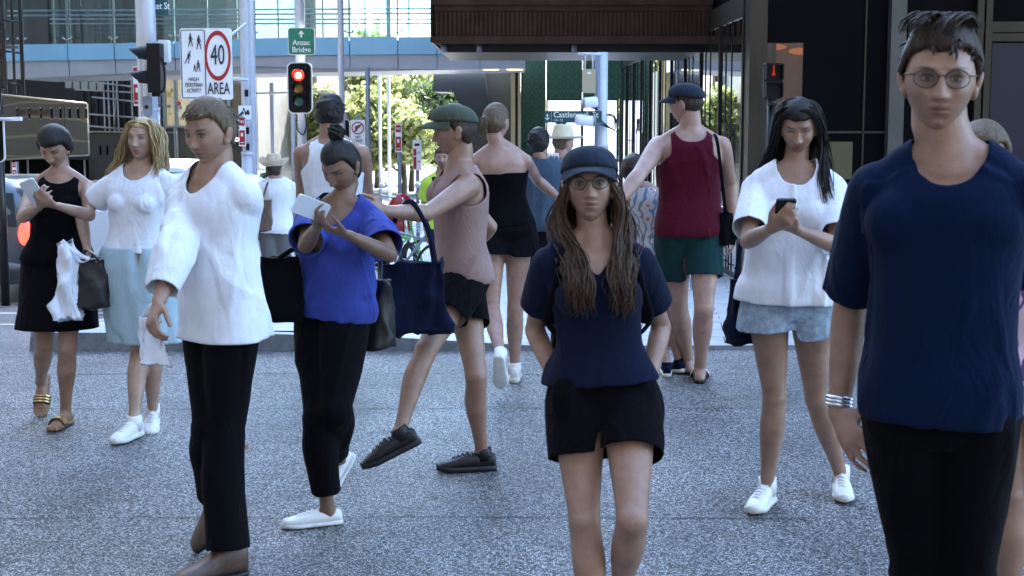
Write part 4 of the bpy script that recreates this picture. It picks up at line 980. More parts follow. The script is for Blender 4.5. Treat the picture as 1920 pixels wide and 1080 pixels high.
mb = MB(); mb.tube([(X(164, 34), 33.96, Z(247, 34)), (X(330, 34), 33.96, Z(249, 34))], .022, 6); mb.tube([(X(328, 34), 33.9, -1.3), (X(328, 34), 33.9, Z(240, 34))], .02, 6); mb.build('edge_trim', M['glint'], HO2, h2)
mb = MB()
for px in (186, 199, 215): mb.box((X(px-1.6, 34), 33.985, Z(290, 34)), (X(px+1.6, 34), 34, Z(273, 34)))
mb.build('slot', M['void'], HO2, h2)
# glazed shop building
SH = thing('glass_shop_building', 'grey shop building with a lit upper window and a small black wordmark sign', 'building', (X(390, 42), 42, GZ(42))); q0 = np.array(SH.location)
mb = MB(); mb.box((X(300, 42), 42.8, -1.8), (X(474, 42), 52, 8)); mb.build('wall', M['grey'], SH, q0)
mb = MB(); mb.box((X(303, 42), 42.5, Z(236, 42)), (X(362, 42), 42.79, Z(136, 42))); mb.build('lit_window', mat('lit_shop', (.5, .45, .3), rough=.6, noise=.6, nscale=2.5, col2=(.12, .11, .10), emit=(.75, .62, .38), estr=.05, stretch=(1, 1, .35)), SH, q0)
R = random.Random(11); cols = [(.55, .05, .06), (.75, .75, .75), (.1, .25, .4), (.6, .5, .1), (.15, .4, .2), (.8, .5, .4)]
for i in range(16):
    px, py = R.uniform(306, 358), R.uniform(150, 228); mb = MB(); w_, h_ = R.uniform(2, 7), R.uniform(3, 12)
    plate(mb, rrect((X(px+w_, 42)-X(px, 42)), Z(py, 42)-Z(py+h_, 42), .02, cx=X(px, 42), cz=Z(py, 42)), 42.45, 42.49); mb.build('display_item', mat('item_colour', cols[i % 6], rough=.6), SH, q0)
mb = MB()
for px in (303, 325, 363, 377, 400, 425, 452, 473): mb.box((X(px, 42)-.04, 42.3, -1.8), (X(px, 42)+.04, 42.52, Z(134, 42)))
mb.box((X(300, 42), 42.28, Z(240, 42)), (X(474, 42), 42.5, Z(236, 42))); mb.build('mullion', M['mull'], SH, q0)
for px, w_ in ((366, 9), (380, 18), (403, 20), (428, 22), (455, 16)):
    mb = MB(); mb.box((X(px, 42), 42.6, Z(234, 42)), (X(px+w_, 42), 42.7, Z(140, 42))); mb.build('window_pane', mat('bronze_glass', (.16, .14, .10), rough=.12, metal=.4, noise=.4, nscale=1), SH, q0)
mb = MB(); mb.box((X(300, 42), 42.4, -1.8), (X(474, 42), 42.78, Z(241, 42))); mb.build('shopfront', mat('dim_shopfront', (.06, .06, .055), rough=.3, noise=.3, nscale=1), SH, q0)
mb = MB(); mb.box((X(421, 42), 42.2, Z(272, 42)), (X(470, 42), 42.28, Z(252, 42))); sb = mb.build('fascia_sign', M['blkm'], SH, q0)
text('LOTTE', .155, mat('sign_letters', (.8, .8, .78), emit=(1, 1, .95), estr=.5), sb, np.array((X(447, 42), 42.19, Z(262, 42)))-q0, name='lettering')
mb = MB(); ring(mb, X(430.5, 42), Z(262, 42), .05, .034, 42.185, 42.195, 20); mb.build('emblem', M['white'], sb, q0)
# heritage building
HE = thing('heritage_building', 'beige stone building with red awning and lit timber shopfront beyond the bridge', 'building', (X(540, 52), 52, GZ(52))); e0 = np.array(HE.location)
mb = MB(); mb.box((X(452, 52), 52.4, -1.8), (X(592, 52), 64, 9.5)); mb.build('wall', M['beige'], HE, e0)
mb = MB()
for px in (478, 490, 521, 531, 542, 560, 588): mb.box((X(px, 52), 52.2, Z(232, 52)), (X(px+6, 52), 52.42, 9.4))
mb.build('pilaster', M['beige'], HE, e0)
for k, (a, b, c, d) in enumerate(((500, 516, 178, 134), (534, 556, 185, 140), (566, 582, 185, 140), (488, 516, 222, 198), (524, 534, 222, 198), (540, 556, 222, 198), (500, 516, 110, 20), (534, 556, 110, 20), (566, 582, 110, 20))):
    mb = MB(); mb.box((X(a, 52), 52.30, Z(c, 52)), (X(b, 52), 52.37, Z(d, 52))); wn_ = mb.build('window', mat('old_window', (.06, .065, .07), rough=.15), HE, e0)
    mb = MB(); mb.box((X(a, 52)-.06, 52.25, Z(c, 52)-.1), (X(b, 52)+.06, 52.31, Z(c, 52))); mb.box(((X(a, 52)+X(b, 52))/2-.03, 52.27, Z(c, 52)), ((X(a, 52)+X(b, 52))/2+.03, 52.3, Z(d, 52))); mb.build('window_frame', M['beige'], wn_, np.array((0, 0, 0.))+e0*1.0)
mb = MB(); mb.box((X(486, 52), 52.1, Z(197, 52)), (X(560, 52), 52.2, Z(193, 52)))
for px in np.arange(487, 560, 3.4): mb.box((X(px, 52), 52.12, Z(193, 52)), (X(px+1, 52), 52.18, Z(186, 52)))
mb.build('balustrade', mat('pale_stone', (.52, .46, .38), rough=.7), HE, e0)
mb = MB(); mb.prism([(X(486, 52), 51.2, Z(240, 52)), (X(486, 52), 52.2, Z(229, 52)), (X(486, 52), 52.2, Z(240, 52))], (X(592, 52)-X(486, 52), 0, 0)); mb.build('awning', M['redp'], HE, e0)
mb = MB(); mb.box((X(501, 50), 50.9, Z(160, 51)), (X(508, 50), 51.0, Z(130, 51))); mb.build('projecting_sign', M['redp'], HE, e0)
mb = MB(); mb.box((X(485, 52), 52.25, -1.8), (X(592, 52), 52.39, Z(242, 52))); mb.build('shopfront', M['wood'], HE, e0)
for a in (490, 506, 522, 538): mb = MB(); mb.box((X(a, 52), 52.15, Z(328, 52)), (X(a+11, 52), 52.24, Z(266, 52))); mb.build('shop_window', mat('shop_glow', (.1, .05, .03), rough=.3, emit=(1, .45, .15), estr=.03, noise=.6, nscale=3), HE, e0)
mb = MB(); mb.tube([(X(493, 51), 51.0, Z(257, 51)), (X(562, 51), 51.0, Z(256, 51))], .07, 10); mb.build('strip_light', mat('warm_tube', (1, .7, .4), emit=(1, .42, .16), estr=1.0), HE, e0)
# far backdrop buildings
def tower(nm, label, a, b, top, Y, m_, rows, colsn, wm):
    t = thing(nm, label, 'building', ((X(a, Y)+X(b, Y))/2, Y, GZ(Y))); o0 = np.array(t.location)
    mb = MB(); mb.box((X(a, Y), Y, -2.1), (X(b, Y), Y+12, top)); mb.build('wall', m_, t, o0)
    for r in range(rows):
        for c in range(colsn):
            x0_ = X(a, Y)+(X(b, Y)-X(a, Y))*(c+.2)/colsn; x1_ = X(a, Y)+(X(b, Y)-X(a, Y))*(c+.8)/colsn; z0 = 2+(top-3)*(r+.15)/rows; z1 = 2+(top-3)*(r+.8)/rows
            mb = MB(); mb.box((x0_, Y-.05, z0), (x1_, Y-.001, z1)); mb.build('window', wm, t, o0)
gw = mat('tower_glass', (.010, .018, .022), rough=.15, spec=.3); 
tower('tall_office', 'dark green-grey office tower seen through the left half of the footbridge glass', -260, 300, 26, 68, mat('office_wall', (.018, .026, .030), rough=.5, noise=.2, nscale=1), 6, 12, gw)
tower('office_block', 'olive-grey office block seen through the middle of the footbridge glass', 300, 470, 20, 72, mat('office_wall_pale', (.075, .085, .075), rough=.5, noise=.2, nscale=1), 6, 6, gw)
# street wall on the far left and far right so that the street closes
tower('distant_block', 'pale distant building closing the street beyond the trees', 500, 1000, 3.2, 120, mat('far_wall', (.30, .30, .28), rough=.7), 1, 10, gw)

# unseen blocks added to cut sky light from behind and from the left
for nm, lab, a, b in (('side_sky_blocker', 'unseen plain grey block added at left to hold back sky light', (-48, -40, -2.2), (-19, 41, 46)), ('rear_sky_blocker', 'unseen plain grey block added behind the camera to hold back sky light', (-19, -40, -2.2), (60, -24, 46))):
    t = thing(nm, lab, 'building', ((a[0]+b[0])/2, (a[1]+b[1])/2, 0)); mb = MB(); mb.box(a, b); mb.build('wall', mat('sky_blocker_grey', (.05, .05, .052), rough=.7, noise=.4, nscale=.4), t, np.array(t.location))
# ---------------- poles and signs ----------------
def pole(name, label, px, Y, r, ztop_, mm=None, base=True, joint=None, group=None, r2=None):
    g = GZ(Y)+(.13 if X(px, Y) > KX else 0); t = thing(name, label, 'pole', (X(px, Y), Y, g), 0, group)
    mb = MB(); mb.tube([(0, 0, 0), (0, 0, (ztop_-g)*.5), (0, 0, ztop_-g)], [r, (r+(r2 or r))/2, r2 or r], 20); mb.build('shaft', mm or M['steel'], t)
    if joint:
        zj = Z(joint, Y)-g; mb = MB(); mb.tube([(0, 0, 0), (0, 0, zj)], r*1.16, 20); mb.tube([(0, 0, zj-.02), (0, 0, zj+.03)], r*1.24, 20); mb.build('sleeve', mm or M['steel'], t)
    if base: mb = MB(); mb.tube([(0, 0, -.02), (0, 0, .03)], r*2, 20); [mb.tube([(r*1.6*math.cos(a), r*1.6*math.sin(a), .02), (r*1.6*math.cos(a), r*1.6*math.sin(a), .06)], .015, 8) for a in (.8, 2.4, 4, 5.5)]; mb.build('base_plate', mm or M['steel'], t)
    return t
YP = 20.5
P1 = pole('street_pole', 'thick steel pole carrying the side-facing black traffic signal at left', 283, YP, .105, 8, joint=205)
mb = MB(); mb.tube([(X(268, YP)-X(283, YP), .05, 0), (X(268, YP)-X(283, YP), .05, 8)], .075, 16); mb.build('conduit', M['steel'], P1)
YQ = 21.5
P2 = pole('street_pole', 'thick steel pole beside the 40 area sign, with small parking signs', 465, YQ, .095, 9, joint=288)
mb = MB(); mb.tube([(X(474, YQ)-X(465, YQ), -.03, 0), (X(474, YQ)-X(465, YQ), -.03, 9)], .06, 16); mb.build('conduit', M['steel'], P2)
for py in (175, 245, 275): mb = MB(); mb.box((-.02, -.125, Z(py, YQ)-P2.location[2]-.05), (.03, -.09, Z(py, YQ)-P2.location[2]+.05)); mb.build('cover_plate', M['black'], P2)
YS = 29.0
P3 = pole('signal_pole', 'steel pole of the red traffic signal with the green bridge sign', 565, YS, .10, 9, M['steel'])
P4 = pole('street_pole', 'slim tall steel pole right of the green bridge sign', 641, 27.5, .060, 9)
P5 = pole('street_pole', 'grey-green steel pole in front of the trees, tallest below the bridge', 690, 32, .055, 2.7, M['steel2'])
P6 = pole('street_pole', 'thin steel pole in front of the trees, left of two', 712, 48, .055, 3.1)
P7 = pole('street_pole', 'thin steel pole in front of the trees, right of two', 729, 46, .055, 3.1)
P8 = pole('street_pole', 'thin steel mast with crossarm before the beige heritage building', 510, 38, .055, Z(155, 38))
mb = MB(); zc = Z(175, 38)-P8.location[2]; mb.tube([(-.4*0+X(480, 38)-X(510, 38), 0, zc), (X(615, 38)-X(510, 38), 0, zc+.04)], .028, 8); mb.tube([(0, 0, zc-.06), (0, 0, zc+.06)], .075, 12); mb.build('crossarm', M['white'], P8)
P9 = pole('street_pole', 'thin steel post between the shopfront and the red signal', 549, 34, .05, Z(190, 34))
P10 = pole('street_pole', 'grey post below the 40 area sign', 383, 26, .055, Z(185, 26))
P11 = pole('street_pole', 'steel pole with cameras, box and the Castlereagh street name sign', 1129, 18.5, .070, Z(98, 18.5), M['steel'])
mb = MB(); mb.tube([(X(1121, 18.5)-X(1129, 18.5), -.02, 0), (X(1121, 18.5)-X(1129, 18.5), -.02, Z(104, 18.5)-P11.location[2])], .045, 12); mb.build('conduit', M['steel2'], P11)
mb = MB(); mb.box((X(1120, 18.5)-X(1129, 18.5), -.12, Z(305, 18.5)-P11.location[2]), (.08, -.06, Z(272, 18.5)-P11.location[2])); mb.build('hatch', M['steel'], P11)
# small plant: signs
def sign(name, label, cx, cy, w, h, Y, m_, yaw=0, edge=None, r=.06, cat='sign', border=None, group=None, back=.02):
    c = at(cx, cy, Y); S_ = 1/FP*Y
    t = thing(name, label, cat, c, math.radians(yaw), group); W2, H2 = w*S_, h*S_
    mb = MB(); plate(mb, rrect(W2, H2, r*min(W2, H2)), 0, back); mb.build('plate', edge or m_, t)
    mb = MB(); i = 2*(border if border is not None else .02)*min(W2, H2); plate(mb, rrect(W2-i, H2-i, r*min(W2, H2)*.8), -.003, -.0005); mb.build('face', m_, t)
    return t, W2, H2
# 40 area sign
t, W2, H2 = sign('speed_limit_sign', 'large white 40 area sign with red ring and high pedestrian activity panel', 386.5, 120, 97, 131, 20.0, M['white'], yaw=-3, r=.05)
mb = MB(); ring(mb, W2*.23, H2*.115, H2*.350, H2*.288, -.012, -.004, 56, sx=.535); mb.build('red_ring', M['red'], t)
text('40', H2*.40, M['ink'], t, (W2*.23, -.012, H2*.115), sx=.52, bold=.0); text('AREA', H2*.235, M['ink'], t, (W2*.235, -.012, -H2*.35), sx=.56, bold=.004)
mb = MB(); L_ = rrect(W2*.46, H2*.95, .03, cx=-W2*.245)
for a, b in zip(L_, L_[1:]+L_[:1]): mb.tube([(a[0], -.006, a[1]), (b[0], -.006, b[1])], .006, 6)
mb.build('border_line', M['ink'], t)
text('HIGH', H2*.075, M['ink'], t, (-W2*.245, -.012, -H2*.215), sx=.85, bold=.0); text('PEDESTRIAN', H2*.080, M['ink'], t, (-W2*.245, -.012, -H2*.295), sx=.56, bold=.0); text('ACTIVITY', H2*.080, M['ink'], t, (-W2*.245, -.012, -H2*.375), sx=.60, bold=.0)
def fig(cx, cz, h, lean=0, step=.2, dress=False):
    f_ = MB(); q = lambda x, z: (cx+x*h+lean*z*h, -.009, cz+z*h)
    f_.add(*ell(q(lean*.1, .44), (h*.055, .003, h*.062), 12, 8), 0, True)
    f_.tube([q(0, .36), q(.0, .1)], [h*.07, h*.055], 8); 
    if dress: f_.tube([q(0, .2), q(0, -.08)], [h*.05, h*.10], 8)
    f_.tube([q(0, .1), q(-step*.4, -.15), q(-step*.75, -.45)], [h*.05, h*.035, h*.028], 6); f_.tube([q(0, .1), q(step*.5, -.15), q(step*.7, -.45)], [h*.05, h*.035, h*.028], 6)
    f_.tube([q(0, .33), q(.10, .16), q(.16, .05)], h*.024, 6); f_.tube([q(0, .33), q(-.10, .18), q(-.07, .05)], h*.024, 6)
    f_.build('pictogram', M['ink'], t)
fig(-W2*.29, H2*.33, H2*.20, dress=True); fig(-W2*.13, H2*.30, H2*.21); fig(-W2*.34, H2*.09, H2*.19, lean=.28); fig(-W2*.22, -H2*.06, H2*.11); fig(-W2*.15, -H2*.03, H2*.17, dress=True)
mb = MB(); mb.tube([(W2*.30, .03, H2*.3), (X(465, 21)-X(386, 20)-.05, .9, H2*.62)], .02, 8); mb.tube([(W2*.3, .03, -H2*.2), (X(465, 21)-X(386, 20)-.05, .9, -H2*.2)], .02, 8); mb.build('bracket', M['steel'], t)
# Anzac Bridge
t, W2, H2 = sign('direction_sign', 'green Anzac Bridge direction sign with white arrow above the red signal', 565, 77.5, 50, 50, 28.8, M['green'], edge=M['white'], r=.12, border=.025)
text('Anzac', H2*.27, M['white'], t, (0, -.008, -H2*.05), bold=.02); text('Bridge', H2*.27, M['white'], t, (0, -.008, -H2*.31), bold=.02)
mb = MB(); mb.add([(0, -.008, H2*.41), (-H2*.12, -.008, H2*.26), (H2*.12, -.008, H2*.26), (0, -.004, H2*.3)], [(0, 1, 2)]); mb.box((-H2*.035, -.008, H2*.14), (H2*.035, -.004, H2*.27)); mb.build('arrow', M['white'], t)
# traffic signals
def signal(label, cx, cy, w, h, Y, lit=0, yaw=0, group=None, hood=True):
    S_ = Y/FP; t = thing('traffic_signal', label, 'traffic light', at(cx, cy, Y), math.radians(yaw), group); W2, H2 = w*S_, h*S_
    mb = MB(); plate(mb, rrect(W2, H2, W2*.24, 8), 0, .03); mb.build('target_border', M['white'], t)
    mb = MB(); plate(mb, rrect(W2*.90, H2*.955, W2*.20, 8), -.006, -.001); mb.build('target_board', M['black'], t)
    mb = MB(); plate(mb, rrect(W2*.56, H2*.80, W2*.06, 4), -.12, -.007); mb.build('housing', M['black'], t)
    cs = [((.9, .02, .01), (1, .010, .006)), ((.25, .13, .04), None), ((.03, .10, .09), None)]
    for i in range(3):
        zc = H2*(.24-.245*i); c, e = cs[i]
        R_ = W2*.205
        l = MB(); l.add(*ell((0, -.122, zc), (R_, .03, R_), 24, 12), 0, True); lo = l.build('lens', mat('signal_lens', c, rough=.12, emit=e if i == lit else None, estr=1.6), t)
        if i == lit: l = MB(); l.add(*ell((0, -.150, zc), (R_*.55, .012, R_*.55), 20, 10), 0, True); l.build('bulb', mat('signal_core', (1, .8, .6), emit=(1, .62, .38), estr=3), lo)
        v = MB(); pts = [(R_*1.15*math.cos(a), R_*1.15*math.sin(a)) for a in np.linspace(-.35, math.pi+.35, 20)]; vs = []
        for x, z in pts: vs += [(x, -.12, zc+z), (x, -.12-.20*(.55+.45*max(0, z/R_)), zc+z)]
        v.add(vs, [(2*k, 2*k+1, 2*k+3, 2*k+2) for k in range(19)]); vo = v.build('visor', M['black'], t); s_ = vo.modifiers.new('s', 'SOLIDIFY'); s_.thickness = .006
    mb = MB(); mb.tube([(0, .03, H2*.3), (0, .17, H2*.3)], .02, 8); mb.tube([(0, .03, -H2*.3), (0, .17, -H2*.3)], .02, 8); mb.build('bracket', M['black'], t); return t
signal('traffic light showing red on a white-bordered board under the green bridge sign', 562, 165, 47, 95, 28.75)
signal('smaller traffic light showing red, partly hidden behind the white singlet', 643, 250, 26, 52, 33.5)
P12 = pole('signal_pole', 'slim post behind the white singlet carrying the smaller red signal', 650, 33.8, .05, Z(215, 33.8), M['steel2'])
mb = MB(); mb.tube(cr([np.array((.05, -.12, 2.9)), np.array((.12, -.14, 2.6)), np.array((.06, -.14, 2.35)), np.array((-.06, -.13, 2.45)), np.array((-.07, -.12, 2.75))], 6), .014, 8); mb.build('cable', M['black'], P3)
l = thing('traffic_signal', 'tiny far red traffic light between the signal board and the singlet man', 'traffic light', at(596, 190, 60)); mb = MB(); mb.box((-.16, .02, -.5), (.16, .2, .2)); mb.build('housing', M['black'], l); mb = MB(); mb.add(*ell((0, 0, 0), (.12, .05, .12), 16, 10), 0, True); mb.build('lens', mat('far_red', (.9, .05, .03), emit=(1, .04, .02), estr=2.5), l)
mb = MB(); mb.tube([(0, .15, -.5), (0, .15, GZ(60)-l.location[2])], .05, 8); mb.build('post', M['steel2'], l)
# side-facing signal on the left pole
t = thing('traffic_signal', 'black traffic signal head seen from the side on the thick left pole', 'traffic light', at(280, 128, YP-.3)); q = (YP-.3)/FP
mb = MB(); mb.box((.00, -.13, -45*q), (24*q, .13, 45*q)); mb.box((5*q, -.06, -52*q), (20*q, .06, -45*q)); mb.build('housing', M['black'], t)
for py in (108, 152):
    z = (128-py)*q; v = MB(); vs = []; R_ = .155
    for k, a in enumerate(np.linspace(-.2, math.pi+.2, 18)):
        y_, z_ = R_*math.cos(a), R_*math.sin(a); ln = (16+22*max(0, math.sin(a)))*q; vs += [(0, y_, z+z_), (-ln, y_, z+z_-.02*math.sin(a))]
    v.add(vs, [(2*k, 2*k+1, 2*k+3, 2*k+2) for k in range(17)]); vo = v.build('visor', M['black'], t); s_ = vo.modifiers.new('s', 'SOLIDIFY'); s_.thickness = .008
mb = MB(); mb.tube(cr([np.array((24*q, -.1, 20*q)), np.array((31*q, -.1, 0)), np.array((30*q, -.1, -35*q)), np.array((22*q, -.1, -46*q))], 6), .015, 8); mb.build('cable', M['black'], t)
o = thing('detector_box', 'small white detector box behind the side-facing signal head', 'box', at(308, 96, YP-.1)); mb = MB(); plate(mb, rrect(.15, .31, .03), -.08, .08); mb.build('case', M['white'], o); mb = MB(); mb.tube([(0, 0, -.15), (0, 0, -.19)], .03, 10); mb.tube([(-.1, .05, .1), (-.02, .05, .1)], .02, 8); mb.build('gland', M['black'], o)
t = thing('push_button_unit', 'small grey push button unit on the thick pole above the blonde woman', 'push button', at(276, 198, YP-.22)); mb = MB(); plate(mb, rrect(.10, .26, .02), -.05, .08); mb.build('case', M['steel2'], t); mb = MB(); mb.add(*ell((0, -.05, -.02), (.028, .02, .028), 14, 8), 0, True); mb.build('button', M['black'], t)
# market street sign
t, W2, H2 = sign('street_name_sign', 'dark green street name blade cropped by the top edge beside the thick left pole', 298, -2, 34, 60, YP+.15, M['teal'], r=.04); mb = None
text('Market St', .17, M['white'], t, (W2*.06, -.008, -H2*.12), sx=.85, rotz=0) if False else text('ket St', .135, M['white'], t, (W2*.0+.03, -.008, -H2*.22), sx=.75)
# small red parking signs
def parking(label, px, py0, py1, w, Y, top=None, group='red and white no stopping signs', yaw=0):
    t, W2, H2 = sign('parking_sign', label, px, (py0+py1)/2, w, py1-py0, Y, M['white'], r=.12, yaw=yaw, group=group)
    mb = MB(); h2 = H2*.26; plate(mb, rrect(W2*.82, h2, .01, cz=H2*.34), -.008, -.004); mb.build('upper_panel', M['red'], t)
    mb = MB(); plate(mb, rrect(W2*.82, H2*.50, .01, cz=-H2*.2), -.008, -.004); mb.build('lower_panel', M['red'], t)
    text('NO', W2*.5, M['white'], t, (0, -.013, H2*.34), sx=.8); mb = MB(); mb.box((-W2*.18, -.013, -H2*.16), (W2*.12, -.009, -H2*.04)); mb.tube([(-W2*.3, -.012, -H2*.37), (W2*.3, -.012, -H2*.37)], H2*.012, 6); mb.build('arrow', M['white'], t)
    return t
parking('narrow red and white parking sign on the thick pole right of the 40 sign', 454, 220, 274, 13, YQ-.2)
parking('red and white parking sign behind the side-facing signal head', 257, 125, 198, 15, YP+.3)
parking('red and white parking sign on the blue-grey post left of the two-panel sign', 747, 233, 285, 12, 24)
parking('red and white parking sign on the far left post beside the black base wall', 27, 305, 335, 8, 29.5)
for nm, px, Y, top in (('sign_post', 748, 24.1, 232), ('sign_post', 782, 26.1, 262), ('sign_post', 28, 29.6, 303), ('sign_post', 671, 26.1, 216)): pole(nm, {748: 'blue-grey post of the narrow red parking sign before the trees', 782: 'post under the two-panel parking sign before the trees', 28: 'thin post of the far left parking sign', 671: 'post behind the no right turn sign'}[px], px, Y, .035, Z(top, Y), M['steel2'], base=True)
t, W2, H2 = sign('parking_sign', 'two-panel red and white parking sign with tow-away symbol near the hi-vis man', 782, 291, 16, 57, 26, M['white'], r=.1); mb = MB(); plate(mb, rrect(W2*.36, H2*.22, .01, cx=-W2*.26, cz=H2*.1), -.008, -.004); plate(mb, rrect(W2*.36, H2*.4, .01, cx=-W2*.26, cz=-H2*.25), -.008, -.004); mb.build('red_panel', M['red'], t)
mb = MB(); ring(mb, W2*.2, H2*.08, W2*.15, W2*.1, -.008, -.004, 20); mb.tube([(W2*.1, -.006, -H2*.2), (W2*.32, -.006, -H2*.2)], .01, 6); mb.box((-W2*.3, -.008, H2*.30), (W2*.3, -.004, H2*.38)); mb.build('symbol', M['ink'], t)
# tow truck symbol
t, W2, H2 = sign('tow_away_sign', 'small white tow-away symbol sign on the thick pole above a red parking sign', 459, 211, 24, 26, YQ-.2, M['white'], r=.1)
mb = MB(); mb.box((0, -.009, -H2*.12), (W2*.36, -.004, H2*.06)); mb.box((W2*.16, -.010, H2*.0), (W2*.32, -.005, H2*.18)); mb.tube([(W2*.05, -.007, 0), (-W2*.08, -.007, H2*.32)], .008, 6); mb.tube([(-W2*.08, -.007, H2*.32), (-W2*.16, -.007, H2*.08)], .005, 6); mb.tube([(-W2*.4, -.007, -H2*.2), (-W2*.12, -.007, H2*.03)], .018, 6)
for x, z in ((.08, -.14), (.28, -.14), (-.36, -.24), (-.18, -.06)): mb.add(*ell((W2*x, -.007, H2*z), (W2*.055, .004, W2*.055), 12, 8), 0, True)
mb.build('pictogram', M['ink'], t)
# no right turn
t, W2, H2 = sign('no_right_turn_sign', 'white no right turn sign with red crossed ring beside the smaller red signal', 671, 252, 27, 54, 26, M['white'], r=.08)
mb = MB(); ring(mb, 0, H2*.22, W2*.43, W2*.36, -.012, -.004, 40); mb.box((-W2*.05, -.012, -.02), (W2*.05, -.005, .0), M=Matrix.Translation((0, 0, 0))) if False else mb.tube([(-W2*.28, -.010, H2*.22-W2*.28), (W2*.28, -.010, H2*.22+W2*.28)], .012, 6); mb.build('red_ring', M['red'], t)
mb = MB(); mb.tube([(-W2*.12, -.007, H2*.12), (-W2*.12, -.007, H2*.27), (W2*.08, -.007, H2*.28)], .016, 6); mb.build('arrow', M['ink'], t); mb = MB(); mb.add([(W2*.06, -.008, H2*.34), (W2*.22, -.008, H2*.28), (W2*.06, -.008, H2*.22)], [(0, 2, 1)]); mb.build('arrow_head', M['ink'], t)
for i, s_ in enumerate(('NO', 'RIGHT', 'TURN')): text(s_, W2*.26, M['ink'], t, (0, -.008, -H2*(.10+.13*i)), sx=.9)
# Castlereagh
YC = 18.2
t, W2, H2 = sign('street_name_sign', 'dark teal Castlereagh Street name sign with anchor emblem on the camera pole', 1074, 219, 108, 22, YC, M['teal'], yaw=-2, r=.1); 
text('Castlereagh St', .105, M['white'], t, (-W2*.335, -.008, H2*.16), align='LEFT', bold=.012, sx=.93); text('110 - 72', .036, M['white'], t, (-W2*.335, -.008, -H2*.30), align='LEFT')
mb = MB(); mb.tube([(-W2*.44, -.006, H2*.26), (-W2*.44, -.006, -H2*.2)], .005, 6); mb.tube([(-W2*.475, -.006, -H2*.08), (-W2*.44, -.006, -H2*.26), (-W2*.405, -.006, -H2*.08)], .006, 6); mb.tube([(-W2*.465, -.006, H2*.12), (-W2*.415, -.006, H2*.12)], .004, 6); mb.build('anchor_emblem', M['white'], t); mb = MB(); mb.box((-W2*.372, -.007, -H2*.4), (-W2*.369, -.004, H2*.4)); mb.build('divider', M['white'], t)
# cameras and box on that pole
for lab, px, py, L_, dr in (('upper white cylindrical camera on the pole above the street name sign', 1106, 192, .19, 1), ('lower white cylindrical camera in front of the street name sign', 1098, 226, .25, -1)):
    t = thing('street_camera', lab, 'camera', at(px, py, 17.95), 0, 'white cylindrical cameras on one pole'); mb = MB()
    a, b = np.array((-L_/2, -.01, -.01*dr)), np.array((L_/2, .01, .01*dr)); mb.tube([a, a*.6, b*.8, b], [.062, .066, .066, .058], 18); mb.build('housing', M['white'], t)
    mb = MB(); [mb.tube([a*(1-k*.08), a*(1-k*.08)+np.array((.006, 0, 0))], .069, 18) for k in range(4)] if dr > 0 else [mb.tube([b*(1-k*.08), b*(1-k*.08)+np.array((.006, 0, 0))], .069, 18) for k in range(4)]; mb.build('fin', M['steel2'], t)
    mb = MB(); mb.tube([(0, 0, 0), (.02, .08, -.06*dr), (.10, .2, -.08*dr)], .014, 8); mb.build('bracket', M['black'], t)
t = thing('control_box', 'beige metal control box mounted high on the camera pole', 'box', at(1104, 152, 18.3)); mb = MB(); plate(mb, rrect(.165, .30, .01), -.07, .05); mb.build('case', mat('beige_box', (.45, .40, .27), rough=.5), t); mb = MB(); plate(mb, rrect(.05, .028, .004, cz=.10), -.074, -.0705); mb.build('label_plate', M['white'], t); mb = MB(); mb.tube([(-.05, 0, .15), (-.045, 0, .34)], .010, 8); mb.tube([(.05, 0, .15), (.045, 0, .34)], .010, 8); mb.tube([(-.14, 0, .34), (.17, 0, .34)], .018, 8); mb.build('conduit', M['steel'], t)
mb = MB(); R = random.Random(9)
for k in range(3): mb.tube(cr([np.array((-.04, -.1, Z(232, 18.5)-P11.location[2]+.03*k)), np.array((.12+.03*k, -.12, Z(240, 18.5)-P11.location[2]-.02*k)), np.array((.15, -.1, Z(222, 18.5)-P11.location[2]+.02*k)), np.array((.05, -.08, Z(215, 18.5)-P11.location[2]))], 6), .007, 6)
mb.build('cable', M['black'], P11)
t, W2, H2 = sign('held_placard', 'small white card lettered WA in front of the straw fedora man', 1037, 297, 22, 20, 12.3, M['white'], r=.08); text('WA', .06, M['ink'], t, (0, -.008, .0))
# solid stand-in for a signal's reflection in the orange window; the cropped one at far left
t = thing('reflected_signal', 'solid stand-in for a dark pedestrian signal reflected in the orange window', 'traffic light', at(1449, 152, 19.0)); q = 19/FP
mb = MB(); plate(mb, rrect(34*q, 66*q, .03), -.05, .08); mb.build('housing', M['black'], t)
for z in (.12, -.11): v = MB(); v.box((-.10, -.17, z+.085), (.10, -.05, z+.10)); v.box((-.115, -.17, z-.10), (-.10, -.05, z+.10)); v.box((.10, -.17, z-.10), (.115, -.05, z+.10)); v.build('visor', M['black'], t)
mb = MB(); mb.add(*ell((0, -.055, .19), (.014, .004, .016), 10, 8), 0, True); mb.tube([(0, -.055, .17), (0, -.055, .12), (-.015, -.055, .07)], .010, 6); mb.tube([(0, -.055, .12), (.015, -.055, .07)], .009, 6); mb.build('red_figure', mat('dim_red', (.4, .02, .02), emit=(1, .05, .03), estr=.05), t)
mb = MB(); mb.tube([(0, .1, -.2), (0, .1, GZ(19)+.13-t.location[2])], .05, 14); mb.tube([(0, .02, -.32), (0, .02, -.24)], .06, 12); mb.build('post', M['blkm'], t)
t = signal('white-bordered traffic signal cropped by the left edge of the photo', -14, 262, 44, 84, 17); 
mb = MB(); mb.tube([(.10, -.02, .24), (.33, -.03, .245)], .022, 10); mb.box((.27, -.07, .225), (.36, .02, .27)); mb.build('arm_detector', M['white'], t); mb = MB(); mb.tube([(0, .2, .3), (0, .2, GZ(17)-t.location[2])], .055, 14); mb.build('post', M['blkm'], t)
